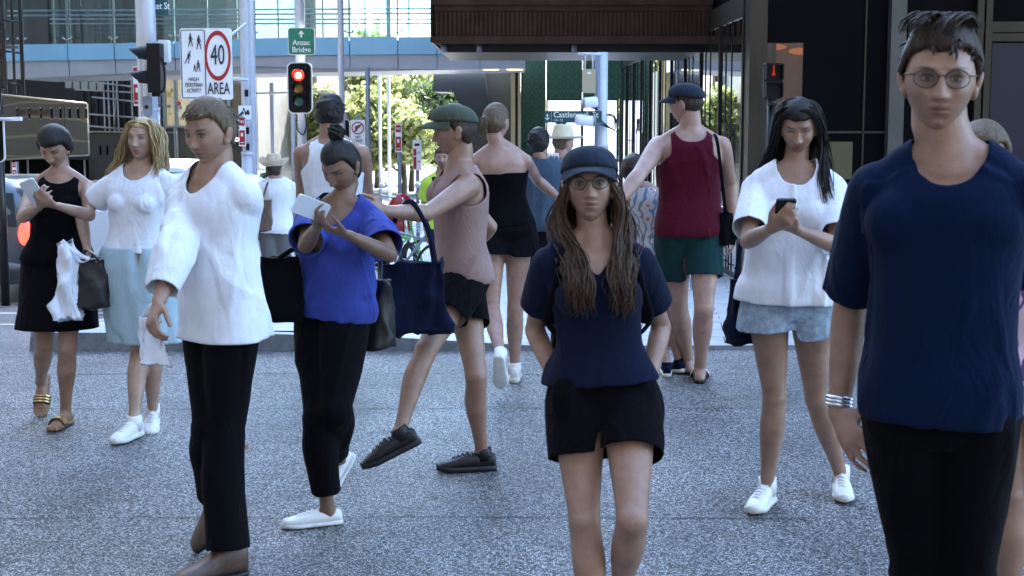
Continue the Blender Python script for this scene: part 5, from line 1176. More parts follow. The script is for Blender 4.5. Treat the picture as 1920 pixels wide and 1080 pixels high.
# ---------------- trees ----------------
def leafm(n, c, c2):
    m = bpy.data.materials.new(n); m.use_nodes = True; nt = m.node_tree; N = nt.nodes; L = nt.links; b = N['Principled BSDF']; b.inputs['Roughness'].default_value = .5
    g = N.new('ShaderNodeNewGeometry'); r = N.new('ShaderNodeMix'); r.data_type = 'RGBA'; r.inputs[6].default_value = tuple(c)+(1,); r.inputs[7].default_value = tuple(c2)+(1,); L.new(g.outputs['Random Per Island'], r.inputs[0]); L.new(r.outputs[2], b.inputs['Base Color'])
    t = N.new('ShaderNodeBsdfTranslucent'); L.new(r.outputs[2], t.inputs[0]); x = N.new('ShaderNodeMixShader'); x.inputs[0].default_value = .5; L.new(b.outputs[0], x.inputs[1]); L.new(t.outputs[0], x.inputs[2]); L.new(x.outputs[0], N['Material Output'].inputs[0]); return m
LFM = [leafm('leaf_sunlit_tone', (.17, .21, .07), (.42, .45, .21)), leafm('leaf_shaded_tone', (.025, .05, .02), (.06, .10, .035))]  # sun and shade put into the colour: a lit leaf and a dark one
BK = mat('bark', (.06, .05, .04), rough=.9, noise=.4, nscale=8)
def tree(label, px, Y, rad, zlo, zhi, n, lm, seed, leaf=.12, cat='tree'):
    R = np.random.RandomState(seed); g = GZ(Y); t = thing('street_tree', label, cat, (X(px, Y), Y, g), 0, 'trees beyond the footbridge')
    tr = MB(); tips = []
    hh = zlo-g; top = zhi-g
    tr.tube([(0, 0, 0), (.05, 0, hh*.6), (.0, 0, hh+.4), (.1, .05, top*.75)], [.13, .10, .085, .03], 10)
    for k in range(16):
        a = R.rand()*6.28; z0 = hh*.7+R.rand()*(top-hh)*.55; ln = rad*(.5+.5*R.rand()); e = np.array((math.cos(a)*ln, math.sin(a)*ln, z0+ln*(.3+.5*R.rand())))
        m1 = np.array((e[0]*.4, e[1]*.4, z0+(e[2]-z0)*.55)); tr.tube([(0, 0, z0), m1, e], [.05, .03, .012], 6); tips += [e, m1*.5+e*.5, m1]
    tr.build('trunk', BK, t)
    cl = [tips[R.randint(len(tips))]+R.normal(0, .35, 3)*rad*.45 for _ in range(46)]; cl = [np.array((c[0], c[1], min(top, max(hh*.75, c[2])))) for c in cl]
    cid = R.randint(0, len(cl), n); cr_ = (R.rand(len(cl))*.35+.2)*rad*.55
    P = np.array(cl)[cid]+R.normal(0, 1, (n, 3))*cr_[cid][:, None]*np.array((.6, .6, .5)); U = R.normal(0, 1, (n, 3)); U /= np.linalg.norm(U, axis=1)[:, None]; V = np.cross(U, R.normal(0, 1, (n, 3))); V /= np.linalg.norm(V, axis=1)[:, None]
    s = leaf*(.6+.8*R.rand(n))[:, None]; q = np.stack([P-U*s, P+V*s*.55, P+U*s, P-V*s*.55], 1).reshape(-1, 3)
    me = bpy.data.meshes.new('crown'); me.from_pydata([tuple(x) for x in q], [], [(4*i, 4*i+1, 4*i+2, 4*i+3) for i in range(n)]); me.materials.append(lm); o = bpy.data.objects.new('crown', me); COL.objects.link(o); o.parent = t
tree('pale sunlit young tree behind the red signal board', 600, 50, 1.6, .6, 3.5, 7000, LFM[0], 1)
tree('bright sunlit street tree directly right of the slim tall pole', 676, 52, 1.9, .4, 3.6, 8000, LFM[0], 2)
tree('broad sunlit tree behind the no stopping sign posts', 755, 50, 1.7, -.2, 3.0, 9000, LFM[0], 3)
tree('large sunlit crown reaching above the footbridge deck, nearer the awning', 770, 62, 2.6, 1.0, 6.2, 11000, LFM[0], 4, .13)
tree('sunlit crown seen through the right end of the bridge glass', 705, 66, 2.4, 1.4, 6.4, 9000, LFM[0], 5, .13)
tree('dark green tree left of the angled underside of the bridge', 820, 58, 2.2, -.4, 3.6, 9000, LFM[1], 6, .13)
tree('dark green tree deep behind the sunlit ones at centre', 690, 74, 3.4, -.4, 4.6, 11000, LFM[1], 7, .16)
tree('dark green tree behind the hi-vis man', 870, 72, 3.0, -1.0, 3.0, 9000, LFM[1], 8, .15)
tree('shaded tree at the left end of the row behind the red signal', 585, 76, 2.6, -.2, 4.2, 8000, LFM[1], 9, .15)
# ---------------- vehicles ----------------
PW = mat('car_white', (.62, .68, .76), rough=.22, spec=.6); PS = mat('car_silver', (.13, .14, .15), rough=.2, metal=.5); CG = mat('car_glass', (.03, .04, .05), rough=.04); TL = mat('tail_light_lit', (.5, .01, .01), rough=.2, emit=(1, .03, .02), estr=1.2); TLo = mat('tail_light', (.30, .01, .01), rough=.15); TY = mat('tyre', (.012, .012, .013), rough=.8); RIM = mat('alloy', (.35, .36, .38), rough=.3, metal=.8); CH = mat('chrome', (.7, .7, .72), rough=.08, metal=1); AM = mat('amber_lamp', (1, .6, .3), emit=(1, .6, .3), estr=1.5); PRED = mat('car_red', (.30, .02, .02), rough=.25)
def wheel(t, x, y, z, r, w):
    mb = MB(); n = 28
    pr = [(r*.62, -w/2), (r*.93, -w/2), (r, -w*.35), (r, w*.35), (r*.93, w/2), (r*.62, w/2)]; vs = []; fs = []
    for k in range(n):
        a = 2*math.pi*k/n
        for (q, d) in pr: vs.append((x+d, y+q*math.cos(a), z+q*math.sin(a)))
    m = len(pr)
    for k in range(n):
        for j in range(m): a, b = k*m+j, k*m+(j+1) % m; c, d = ((k+1) % n)*m+(j+1) % m, ((k+1) % n)*m+j; fs.append((a, b, c, d))
    mb.add(vs, fs, 0, True); wo = mb.build('tyre', TY, t)
    mb = MB(); mb.tube([(x-w*.3, y, z), (x+w*.3, y, z)], r*.62, 24)
    for k in range(6): a = k*math.pi/3; mb.tube([(x-w*.34 if x < 0 else x+w*.34, y, z), (x-w*.34 if x < 0 else x+w*.34, y+r*.55*math.cos(a), z+r*.55*math.sin(a))], .025, 6)
    mb.build('rim', RIM, wo)
def car_body(prof_, halfw, tumble=.16, round_=.14):
    """prof_: (y, z_bottom, z_belt, z_roof) stations from the tail forward; returns verts / faces"""
    n = 28; vs = []; fs = []
    for (y, zb, zbelt, zr, wk) in prof_:
        for k in range(n):
            a = 2*math.pi*(k+.5)/n; c, s_ = math.cos(a), math.sin(a)
            x = math.copysign(abs(c)**.45, c); zz = math.copysign(abs(s_)**.5, s_); z = (zr+zb)/2+(zr-zb)/2*zz
            u = max(0, (z-zbelt)/max(.05, zr-zbelt)) if zr > zbelt+.02 else 0
            vs.append((x*halfw*wk*(1-tumble*u), y, z))
    m = len(prof_)
    for i in range(m-1):
        for k in range(n): fs.append((i*n+k, i*n+(k+1) % n, (i+1)*n+(k+1) % n, (i+1)*n+k))
    fs += [tuple(range(n-1, -1, -1)), tuple(range((m-1)*n, m*n))]
    return vs, fs
def wagon(label, x, Y, paint, h=1.66, w=1.78, ln=4.6, lit=True, cat='car', name='parked_car', yaw=0):
    t = thing(name, label, cat, (x, Y, GZ(Y)), yaw); s = h/1.66
    st = [(0, .42, .95, 1.05, .90), (.03, .30, .98, 1.25, .965), (.10, .24, 1.0, 1.48, .985), (.22, .22, 1.0, 1.60, .995), (.5, .20, 1.0, 1.65, 1), (1.4, .2, .98, 1.66, 1), (2.4, .2, .96, 1.62, 1), (2.9, .2, .95, 1.45, 1), (3.4, .22, .94, 1.12, 1), (3.7, .22, .92, .98, .99), (4.3, .26, .82, .86, .95), (4.55, .35, .65, .72, .85)]
    st = [(y*ln/4.6, a*s, b*s, c*s, k) for y, a, b, c, k in st]
    vs, fs = car_body(st, w/2, .17); mb = MB(); mb.add(vs, fs, 0, True); mb.build('body', paint, t)
    hw = w/2
    mb = MB(); loop = [(-hw*.74, 1.02*s), (hw*.74, 1.02*s), (hw*.66, 1.46*s), (-hw*.66, 1.46*s)]; mb.add([(loop[0][0], -.012, loop[0][1]), (loop[1][0], -.012, loop[1][1]), (loop[2][0], .085, loop[2][1]), (loop[3][0], .085, loop[3][1])], [(0, 1, 2, 3)]); mb.build('rear_window', CG, t)
    for q in (-1, 1):
        mb = MB(); mb.prism([(q*hw*.995, .55, 1.03*s), (q*hw*.995, 2.9, 1.02*s), (q*hw*.86, 2.5, 1.50*s), (q*hw*.85, .65, 1.52*s)], (q*.01, 0, 0)); mb.build('side_window', CG, t)
        mb = MB(); mb.add(*ell((q*hw*.86, .05, .92*s), (.10, .09, .17), 16, 12), 0, True); mb.build('tail_light', TL if lit else TLo, t)
        mb = MB(); mb.add(*ell((q*(hw+.10), 2.75, 1.05*s), (.11, .05, .08), 12, 8), 0, True); mb.tube([(q*hw*.97, 2.75, 1.0*s), (q*(hw+.05), 2.75, 1.03*s)], .02, 6); mb.build('mirror', paint, t)
        for yy in (.85, 3.7): wheel(t, q*(hw-.10), yy*ln/4.6, .32, .32, .2)
    mb = MB(); mb.add(*ell((0, .03, .46*s), (hw*.96, .10, .13), 24, 10), 0, True); mb.build('bumper', paint, t)
    mb = MB(); plate(mb, rrect(.40, .12, .01, cz=.72*s), -.03, .02); mb.build('number_plate', M['white'], t)
    mb = MB(); mb.tube([(-.35, -.025, .84*s), (.35, -.025, .84*s)], .018, 8); mb.build('chrome_strip', CH, t)
    return t
wagon('silver wagon with lit tail lights, cropped by the left edge of the photo', X(-48, 18.4), 18.2, PS, 1.62, 1.5, 4.4)
wagon('white van with pale roof behind the blonde woman', X(294, 27), 27, PW, 1.83, 1.7, 4.6, lit=False, name='white_van', cat='van')
wagon('dark car far down the street at left between the walkers', X(195, 24), 23.5, mat('car_dark', (.03, .035, .045), rough=.2), 1.5, 1.7, 4.3, name='parked_car')
# headlights of an approaching vehicle
wv_ = wagon('grey car facing down the street behind the long white shirt', X(415, 34), 34, mat('car_grey', (.16, .17, .19), rough=.25), 1.55, 1.8, 4.5, name='parked_car')
# white utility with lettered tailgate
UY = 15.8
t = thing('utility_truck', 'white utility with lettered tailgate standing behind the blonde woman and white shirt', 'truck', (X(292, UY), UY, GZ(UY))); ut = t
mb = MB(); mb.box((-.86, .02, .45), (.86, 1.75, .58)); mb.box((-.88, .04, .58), (-.80, 1.75, 1.12)); mb.box((.80, .04, .58), (.88, 1.75, 1.12)); mb.box((-.86, 1.65, .58), (.86, 1.74, 1.12)); mb.build('tray', PW, t)
mb = MB(); plate(mb, rrect(1.66, .56, .05, cz=.85), -.02, .04); plate(mb, rrect(1.5, .34, .04, cz=.82), -.03, -.0201); tg = mb.build('tailgate', PW, t)
text('TOYOTA', .20, mat('tailgate_letters', (.28, .36, .50), rough=.4), tg, (.02, -.036, .80), bold=.02, sx=1.25)
mb = MB(); mb.tube([(-.12, -.03, 1.02), (.12, -.03, 1.02)], .022, 8); mb.build('handle', M['black'], tg)
vs, fs = car_body([(1.78, .4, 1.1, 1.2, .94), (1.85, .35, 1.08, 1.38, .98), (2.2, .3, 1.08, 1.47, 1), (3.0, .3, 1.06, 1.45, 1), (3.5, .3, 1.04, 1.25, 1), (3.9, .3, 1.05, 1.12, .99), (4.7, .35, .95, 1.02, .95), (4.9, .4, .8, .85, .85)], .88, .16); mb = MB(); mb.add(vs, fs, 0, True); mb.build('cab', PW, t)
mb = MB(); mb.add([(-.66, 1.80, 1.2), (.66, 1.80, 1.2), (.60, 1.84, 1.36), (-.60, 1.84, 1.36)], [(0, 1, 2, 3)]); mb.build('rear_window', CG, t)
for q in (-1, 1):
    mb = MB(); plate(mb, rrect(.12, .38, .03, cx=q*.90, cz=.82), -.02, .10); mb.build('tail_light', TLo, t)
    for yy in (1.0, 4.1): wheel(t, q*.76, yy, .36, .36, .22)
mb = MB(); plate(mb, rrect(1.72, .16, .05, cz=.47), -.12, .02); mb.build('bumper', CH, t); mb = MB(); plate(mb, rrect(.38, .12, .01, cz=.50), -.13, -.121); mb.build('number_plate', M['white'], t)
# lamps seen lit behind the walkers
for lab, px, py, Y in (('small amber lamp glowing above the white shirt', 402, 328, 33.5), ('small amber lamp glowing beside the blonde woman', 216, 433, 15.0)):
    pass
mb = MB(); mb.add(*ell((-.62, -.04, .95), (.09, .04, .07), 14, 8), 0, True); mb.build('amber_light', AM, wv_)
# bicycles and scooters
def bicycle(label, px, Y, yaw, m_, group=None, basket=True):
    t = thing('bicycle', label, 'bicycle', (X(px, Y), Y, GZ(Y)+.13), yaw, group)
    def wh(nm, x):
        mb = MB(); mb.tube([(x+.33*math.cos(a), 0, .34+.33*math.sin(a)) for a in np.linspace(0, 2*math.pi, 33)], .018, 8); o = mb.build(nm, TY, t)
        mb = MB(); [mb.tube([(x, 0, .34), (x+.32*math.cos(a), 0, .34+.32*math.sin(a))], .003, 4) for a in np.linspace(0, 2*math.pi, 19)[:-1]]; mb.tube([(x, -.04, .34), (x, .04, .34)], .022, 8); mb.build('spokes', CH, o)
    wh('wheel', -.52); wh('wheel', .52)
    mb = MB(); bb = (-.06, 0, .30); st = (-.22, 0, .82); hd = (.36, 0, .80); fd = (.52, 0, .34); rd = (-.52, 0, .34)
    for a, b in ((bb, st), (bb, hd), (st, (.34, 0, .70)), (bb, rd), ((-.19, 0, .74), rd), (hd, fd), (hd, (.33, 0, .98))): mb.tube([a, b], .018, 8)
    mb.build('frame', m_, t); mb = MB(); mb.tube([(.30, -.26, 1.0), (.36, -.1, .99), (.36, .1, .99), (.30, .26, 1.0)], .013, 8); mb.build('handlebar', M['black'], t)
    mb = MB(); mb.add(*ell((-.25, 0, .90), (.14, .07, .03), 14, 8), 0, True); mb.tube([(-.22, 0, .8), (-.24, 0, .89)], .014, 8); mb.build('saddle', M['black'], t)
    if basket:
        mb = MB()
        for k in range(7): z = .78+.035*k; mb.tube([(.42, -.15, z), (.70, -.17, z), (.70, .17, z), (.42, .15, z), (.42, -.15, z)], .004, 4)
        for x, y in ((.42, -.15), (.56, -.16), (.70, -.17), (.70, 0), (.70, .17), (.56, .16), (.42, .15)): mb.tube([(x, y, .78), (x, y, .99)], .004, 4)
        mb.build('basket', M['steel'], t)
    mb = MB(); mb.tube([(-.06, -.05, .30), (.02, -.09, .16)], .01, 6); mb.tube([(-.06, .05, .3), (-.14, .09, .44)], .01, 6); mb.tube([(-.06, -.05, .3), (-.06, -.055, .3)], .09, 16); mb.build('crank', M['black'], t); return t
bicycle('white bicycle parked beside the man in tan bush hat', 462, 15.4, .25, M['white'])
bicycle('silver bicycle with wire basket behind the hi-vis man', 752, 17.5, -.4, M['steel2'])
bicycle('green-framed bicycle leaning behind the royal blue blouse', 722, 18.2, .5, mat('bike_green', (.12, .35, .08), rough=.3))
# red scooter
t = thing('motor_scooter', 'red motor scooter with silver mirror behind the walker in grey-green cap', 'scooter', (X(738, 22), 22, GZ(22)+.13), .5)
mb = MB(); mb.add(*ell((0, .1, .75), (.26, .5, .22), 20, 12), 0, True); mb.add(*ell((0, -.25, .95), (.22, .12, .30), 18, 12), 0, True); mb.build('body', PRED, t)
mb = MB(); mb.add(*ell((0, .25, .98), (.16, .38, .07), 16, 8), 0, True); mb.build('saddle', M['black'], t)
for y in (-.55, .6): mb = MB(); mb.tube([(0, y+.22*math.cos(a), .26+.22*math.sin(a)) for a in np.linspace(0, 6.2832, 25)], .045, 10); mb.build('wheel', TY, t)
mb = MB(); mb.tube([(-.32, -.2, 1.22), (0, -.3, 1.18), (.32, -.2, 1.22)], .016, 8); mb.tube([(0, -.3, 1.18), (0, -.5, .5)], .03, 8); mb.build('handlebar', CH, t)
for q in (-1, 1): mb = MB(); mb.add(*ell((q*.30, -.25, 1.38), (.07, .02, .05), 12, 8), 0, True); mb.tube([(q*.22, -.25, 1.2), (q*.28, -.25, 1.36)], .007, 6); mb.build('mirror', CH, t)
mb = MB(); mb.add(*ell((0, -.38, 1.05), (.08, .04, .08), 14, 8), 0, True); mb.build('headlight', RIM, t)
# railing by the shopfront
t = thing('footpath_railing', 'low bronze railing along the shopfront right of the maroon tank top', 'railing', (X(1385, 21), 21, GZ(21)+.13)); mb = MB()
for k in range(12): y = k*.28; mb.tube([(-.25, y, 0), (-.25, y, .92)], .014, 8)
mb.tube([(-.25, -.1, .92), (-.25, 3.2, .92)], .02, 8); mb.tube([(-.25, -.1, .12), (-.25, 3.2, .12)], .014, 8); mb.build('rail', M['bronze'], t)
# ---------------- people ----------------
SK = {
 'fair': skin('skin_fair', (.36, .22, .16)),
 'tan': skin('skin_tan', (.32, .19, .135)),
 'down': skin('skin_fair_eyes_down', (.33, .20, .14), open_=.3),
 'warm': skin('skin_warm_eyes_down', (.20, .115, .075), open_=.3),
 'pink': skin('skin_pink', (.40, .25, .20)),
 'blond': skin('skin_light_pale_brow', (.40, .26, .195), brow=(.10, .065, .035), lip=(.26, .07, .065), iris=(.08, .14, .18)),
 'beard': skin('skin_bearded', (.34, .21, .15), brow=(.10, .05, .03), beard=(.12, .06, .035)),
}
def hairm(n, c, c2): return mat(n, c, rough=.5, spec=.28, noise=.5, nscale=90, bump=.5, bscale=200, col2=c2, stretch=(1, 1, .12))
HB = hairm('hair_black', (.020, .018, .018), (.006, .005, .005)); HD = hairm('hair_dark_brown', (.05, .030, .020), (.014, .009, .006))
HBR = hairm('hair_brown', (.085, .047, .025), (.030, .016, .010)); HBL = hairm('hair_blond', (.52, .40, .22), (.26, .18, .09)); HG = hairm('hair_light_brown', (.16, .115, .075), (.07, .05, .03))
def cloth(n, c, **k):
    m = cloth0(n, c, **k); nt = m.node_tree; N = nt.nodes; L = nt.links; b = N['Principled BSDF']
    tc = N.new('ShaderNodeTexCoord'); mp = N.new('ShaderNodeMapping'); mp.inputs['Scale'].default_value = (1, 1, .45); L.new(tc.outputs['Object'], mp.inputs[0])
    w = N.new('ShaderNodeTexNoise'); w.inputs['Scale'].default_value = 8; w.inputs['Detail'].default_value = 3; w.inputs['Distortion'].default_value = 1.6; L.new(mp.outputs[0], w.inputs[0])
    ab = N.new('ShaderNodeMath'); ab.operation = 'SUBTRACT'; ab.inputs[1].default_value = .5; L.new(w.outputs[0], ab.inputs[0]); a2 = N.new('ShaderNodeMath'); a2.operation = 'ABSOLUTE'; L.new(ab.outputs[0], a2.inputs[0])
    bp = N.new('ShaderNodeBump'); bp.invert = True; bp.inputs['Strength'].default_value = .8; bp.inputs['Distance'].default_value = .018; L.new(a2.outputs[0], bp.inputs['Height'])
    old = b.inputs['Normal'].links[0].from_socket; L.new(old, bp.inputs['Normal']); L.new(bp.outputs[0], b.inputs['Normal']); return m
def cloth0(n, c, **k): return mat(n, c, rough=k.pop('rough', .9), spec=.10, sheen=k.pop('sheen', .08), noise=k.pop('noise', .10), nscale=k.pop('nscale', 6), bump=.35, bscale=420, **k)
C = dict(white=cloth('cloth_white', (.78, .82, .90)), navy=cloth('cloth_navy', (.006, .010, .030), sheen=.05), navy2=cloth('cloth_deep_blue', (.002, .009, .036), sheen=.05), black=cloth('cloth_black', (.0025, .0025, .004), sheen=.02), blk2=cloth('cloth_soft_black', (.004, .004, .007), sheen=.02),
 maroon=cloth('cloth_maroon', (.075, .006, .018)), teal=cloth('cloth_dark_teal', (.010, .040, .046)), royal=cloth('cloth_royal_blue', (.040, .060, .28), noise=.2), skirt=cloth('cloth_pale_teal', (.40, .54, .62)), denim=cloth('denim_light', (.36, .47, .60), noise=.3, nscale=40),
 grey=cloth('cloth_grey', (.12, .12, .125)), khaki=cloth('cloth_khaki', (.30, .28, .22)), rose=cloth('cloth_dusty_pink', (.30, .20, .18)), hivis=cloth('cloth_hi_vis_yellow', (.55, .80, .10)), slate=cloth('cloth_slate_blue', (.05, .08, .12)), capblue=cloth('cap_blue_grey', (.022, .032, .052)), olive=cloth('cap_grey_green', (.07, .085, .065)), straw=mat('straw_cream', (.70, .64, .48), rough=.8, noise=.2, nscale=60, bump=.5, bscale=220), bush=mat('felt_tan', (.56, .47, .35), rough=.9, noise=.3, nscale=20, bump=.3))
def spots(name, base, c1, c2, sc=26, th=.42):
    m = mat(name, base, rough=.85, bump=.3, bscale=300); nt = m.node_tree; N = nt.nodes; L = nt.links; b = N['Principled BSDF']
    tc = N.new('ShaderNodeTexCoord'); v = N.new('ShaderNodeTexVoronoi'); v.inputs['Scale'].default_value = sc; L.new(tc.outputs['Object'], v.inputs[0])
    w = N.new('ShaderNodeTexWave'); w.inputs['Scale'].default_value = sc*.25; w.inputs['Distortion'].default_value = 14; w.inputs['Detail'].default_value = 3; L.new(tc.outputs['Object'], w.inputs[0])
    m1 = N.new('ShaderNodeMix'); m1.data_type = 'RGBA'; m1.inputs[6].default_value = tuple(base)+(1,); m1.inputs[7].default_value = tuple(c1)+(1,)
    r = N.new('ShaderNodeMapRange'); r.inputs[1].default_value = th; r.inputs[2].default_value = th-.08; L.new(v.outputs['Distance'], r.inputs[0]); L.new(r.outputs[0], m1.inputs[0])
    m2 = N.new('ShaderNodeMix'); m2.data_type = 'RGBA'; m2.inputs[7].default_value = tuple(c2)+(1,); L.new(m1.outputs[2], m2.inputs[6])
    r2 = N.new('ShaderNodeMapRange'); r2.inputs[1].default_value = .80; r2.inputs[2].default_value = .86; L.new(w.outputs[0], r2.inputs[0]); L.new(r2.outputs[0], m2.inputs[0]); L.new(m2.outputs[2], b.inputs['Base Color'])
    return m
C['floral'] = spots('floral_pink_print', (.62, .45, .52), (.36, .06, .12), (.10, .05, .20), 30, .30)
C['floral2'] = spots('floral_light_print', (.62, .60, .60), (.60, .14, .10), (.15, .25, .40), 22, .3)
C['hawaii'] = spots('floral_dark_print', (.12, .08, .08), (.45, .20, .10), (.10, .22, .25), 24, .35)
LW = mat('leather_white', (.80, .80, .80), rough=.45, noise=.08, nscale=30, bump=.15, bscale=150); RW = mat('rubber_white', (.72, .72, .70), rough=.6, noise=.15, nscale=30)
LB = mat('leather_black', (.005, .005, .006), rough=.45, bump=.3, bscale=120); RB = mat('rubber_black', (.008, .008, .009), rough=.6); LBR = mat('leather_brown', (.09, .055, .04), rough=.4, noise=.3)
CORK = mat('cork', (.30, .20, .12), rough=.8, noise=.3, nscale=60); WIRE = mat('wire_metal', (.06, .06, .065), rough=.3, metal=.6); GLAS = mat('phone_glass', (.01, .01, .012), rough=.06); CASE = mat('phone_case_pale', (.55, .60, .68), rough=.3)
LENS = glassm('lens', (.93, .94, .95), -.03)
GOLD = mat('gold', (.8, .6, .25), rough=.25, metal=1); SILV = mat('silver', (.8, .8, .82), rough=.2, metal=1)
def cap(p, m, peak_down=.15, name='cap', band=None, back=False):
    mb = MB(); n = 40; rows = 16; W_, D_, H_ = .086, .108, .118
    for r in range(rows): pass
    vs = []; fs = []
    for i in range(rows+1):
        th = (math.pi/2)*(i/rows)*.99
        for k in range(n):
            a = 2*math.pi*k/n; seam = 1+.006*(abs(math.cos(a*3))**12)
            sq = math.cos(th)**.75
            vs.append((math.sin(th+.0)**.85*math.cos(a)*W_*seam*1.0, math.sin(th)**.85*math.sin(a)*D_*seam-.006, .044+sq*(H_-.040)*seam+.010*max(0, math.sin(a))*math.sin(th)-.020*max(0, -math.sin(a))*math.sin(th)))
    for i in range(rows):
        for k in range(n): fs.append((i*n+k, (i+1)*n+k, (i+1)*n+(k+1) % n, i*n+(k+1) % n))
    mb.add(p.H(np.array(vs))-p.org, fs, 0, True)
    o = mb.build(name, m, p.root); so_ = o.modifiers.new('s', 'SOLIDIFY'); so_.thickness = .004; so_.offset = -1
    b = MB(); vs = []; fs = []; R = 24; T = 8; sg = -1 if back else 1
    for i in range(T+1):
        u = i/T
        for k in range(R+1):
            a = math.pi*(.10+.80*k/R); c, s_ = math.cos(a), math.sin(a)
            x = c*(W_*(1+.04*u)); y = s_*(D_+.072*u*(s_**.8))-.006; z = .050+.006*s_-peak_down*u*.03-.016*u*(c*c)*1.6-.004*u*u
            vs.append((x, sg*y, z))
    for i in range(T):
        for k in range(R):
            q = (i*(R+1)+k, i*(R+1)+k+1, (i+1)*(R+1)+k+1, (i+1)*(R+1)+k); fs.append(q if sg > 0 else q[::-1])
    b.add(p.H(np.array(vs))-p.org, fs, 0, True); bo = b.build('cap_brim', m, o); s2 = bo.modifiers.new('s', 'SOLIDIFY'); s2.thickness = .005
    bb = MB(); bb.add(*[(q+p.H((0, -.004, .1195))-p.org) if False else q for q in ()]) if False else None
    t = MB(); g = ell((0, 0, 0), (.007, .007, .004), 10, 6); t.add([p.H(np.array(v)+np.array((0, -.006, .122)))-p.org for v in g[0]], g[1], 0, True); t.build('cap_button', m, o)
    return o
def hat(p, m, brim=.17, crown=.11, band=None, curl=.03, tilt=0, name='hat', pinch=.02):
    vs = []; fs = []; n = 48
    rings = []
    for i in range(7): u = i/6; rings.append((brim-(brim-.09)*u, .038+curl*(1-u)**2, 1-u))
    for i in range(1, 9): u = i/8; rings.append((.090-.022*u**1.5, .038+crown*u**.9, 0))
    rings += [(.055, .038+crown*1.02, 0), (.03, .038+crown-pinch, 0), (.004, .038+crown-pinch*1.3, 0)]
    for r, z, e in rings:
        for k in range(n):
            a = 2*math.pi*k/n; c, s_ = math.cos(a), math.sin(a)
            zz = z+e*(curl*1.3*(c*c)-.01+.006*math.sin(a*3+1)); vs.append((c*r*.93, s_*r*1.12-.004, zz))
    for i in range(len(rings)-1):
        for k in range(n): fs.append((i*n+k, i*n+(k+1) % n, (i+1)*n+(k+1) % n, (i+1)*n+k))
    mb = MB(); mb.add(p.H(np.array(vs))-p.org, fs, 0, True); o = mb.build(name, m, p.root); q = o.modifiers.new('s', 'SOLIDIFY'); q.thickness = .004
    if band:
        b = MB(); b.tube([p.H((math.cos(a)*.092*.93, math.sin(a)*.092*1.12-.004, .050))-p.org for a in np.linspace(0, 2*math.pi, 41)], [(.003, .010)]*41, 8, ref=(1, 0, 0)); b.build('hat_band', band, o)
    return o
def glasses(p, m, r=(.024, .019), y=.088, z=.004, th=.0014):
    mb = MB()
    for q in (-1, 1):
        mb.tube([p.H((q*.033+r[0]*math.cos(a), y-abs(math.cos(a)*.5+q*.5)*.0+-.10*abs(r[0]*math.cos(a)+q*.033)+.004, z+r[1]*math.sin(a)))-p.org for a in np.linspace(0, 2*math.pi, 25)], th, 6)
        mb.tube([p.H((q*.057, y-.004, z+.008))-p.org, p.H((q*.076, y-.03, z+.008))-p.org, p.H((q*.080, -.005, z+.006))-p.org, p.H((q*.078, -.02, z-.012))-p.org], th, 6)
    mb.tube([p.H((-.010, y+.004, z+.004))-p.org, p.H((0, y+.006, z+.008))-p.org, p.H((.010, y+.004, z+.004))-p.org], th, 6)
    o = mb.build('glasses', m, p.root)
    l = MB()
    for q in (-1, 1):
        l.add([p.H((q*.033+(r[0]-.001)*math.cos(a), y+.004-.10*abs(r[0]*math.cos(a)+q*.033), z+(r[1]-.001)*math.sin(a)))-p.org for a in np.linspace(0, 2*math.pi, 24, endpoint=False)], [tuple(range(24))], 0, False)
    l.build('lens', LENS, o); return o
def held_box(name, label, cat, ctr, f, side, dims, m, m2=None):
    """a rounded slab: f long axis, side wide axis"""
    f = nrm(f); side = nrm(np.array(side)-f*np.dot(side, f)); nn = np.cross(f, side)
    t = thing(name, label, cat, ctr)
    loop = rrect(dims[0], dims[1], min(dims[:2])*.14)
    mb = MB(); mb.prism([side*x+f*z-nn*dims[2]/2 for x, z in loop], nn*dims[2]); mb.build('case', m, t)
    if m2:
        loop = rrect(dims[0]*.92, dims[1]*.95, min(dims[:2])*.1)
        for sg in (1,):
            mb = MB(); mb.prism([side*x+f*z+nn*(dims[2]/2+.0004) for x, z in loop], nn*.0006); mb.build('screen', m2, t)
    return t
def bag(name, label, ctr, w, h, dep, m, yaw=0, strap=None, slump=.25, cat='bag', seed=1, group=None, frill=0, rough_amp=.01):
    t = thing(name, label, cat, ctr, 0, group)
    n, st = 36, 22; vs = []; fs = []; R = Matrix.Rotation(yaw, 3, 'Z')
    for i in range(st):
        u = i/(st-1); z = (u-.5)*h; ww = w/2*(1-slump*.5*u**2)*(.55 if i == 0 else 1); dd = dep/2*(1-slump*1.4*u**1.5)*(.5 if i == 0 else 1); dd = max(dd, .012)
        for k in range(n):
            a = 2*math.pi*k/n; e = 2/3.2
            x = ww*math.copysign(abs(math.cos(a))**e, math.cos(a)); y = dd*math.copysign(abs(math.sin(a))**e, math.sin(a))
            vs.append(tuple(R@Vector((x, y, z+frill*math.sin(a*6)*u))))
    for i in range(st-1):
        for k in range(n): fs.append((i*n+k, i*n+(k+1) % n, (i+1)*n+(k+1) % n, (i+1)*n+k))
    fs += [tuple(range(n-1, -1, -1)), tuple(range((st-1)*n, st*n))]
    me = bpy.data.meshes.new(name); me.from_pydata(vs, [], fs)
    o = mkobj('bag_body', me, m, t, (0, 0, 0), disp=lambda v: fold(v, rough_amp, seed, 1.6, .6))
    if strap:
        for k, pts in enumerate(strap):
            s_ = MB(); s_.tube(cr([np.array(p)-np.array(ctr) for p in pts], 8), (.009, .004) if True else 0, 8, ref=(1, 0, 0)) if False else s_.tube(cr([np.array(p)-np.array(ctr) for p in pts], 8), [(.010, .004)]*((len(pts)-1)*8+1), 8, ref=(1, 0, 0)); s_.build('strap', m, t)
    return t
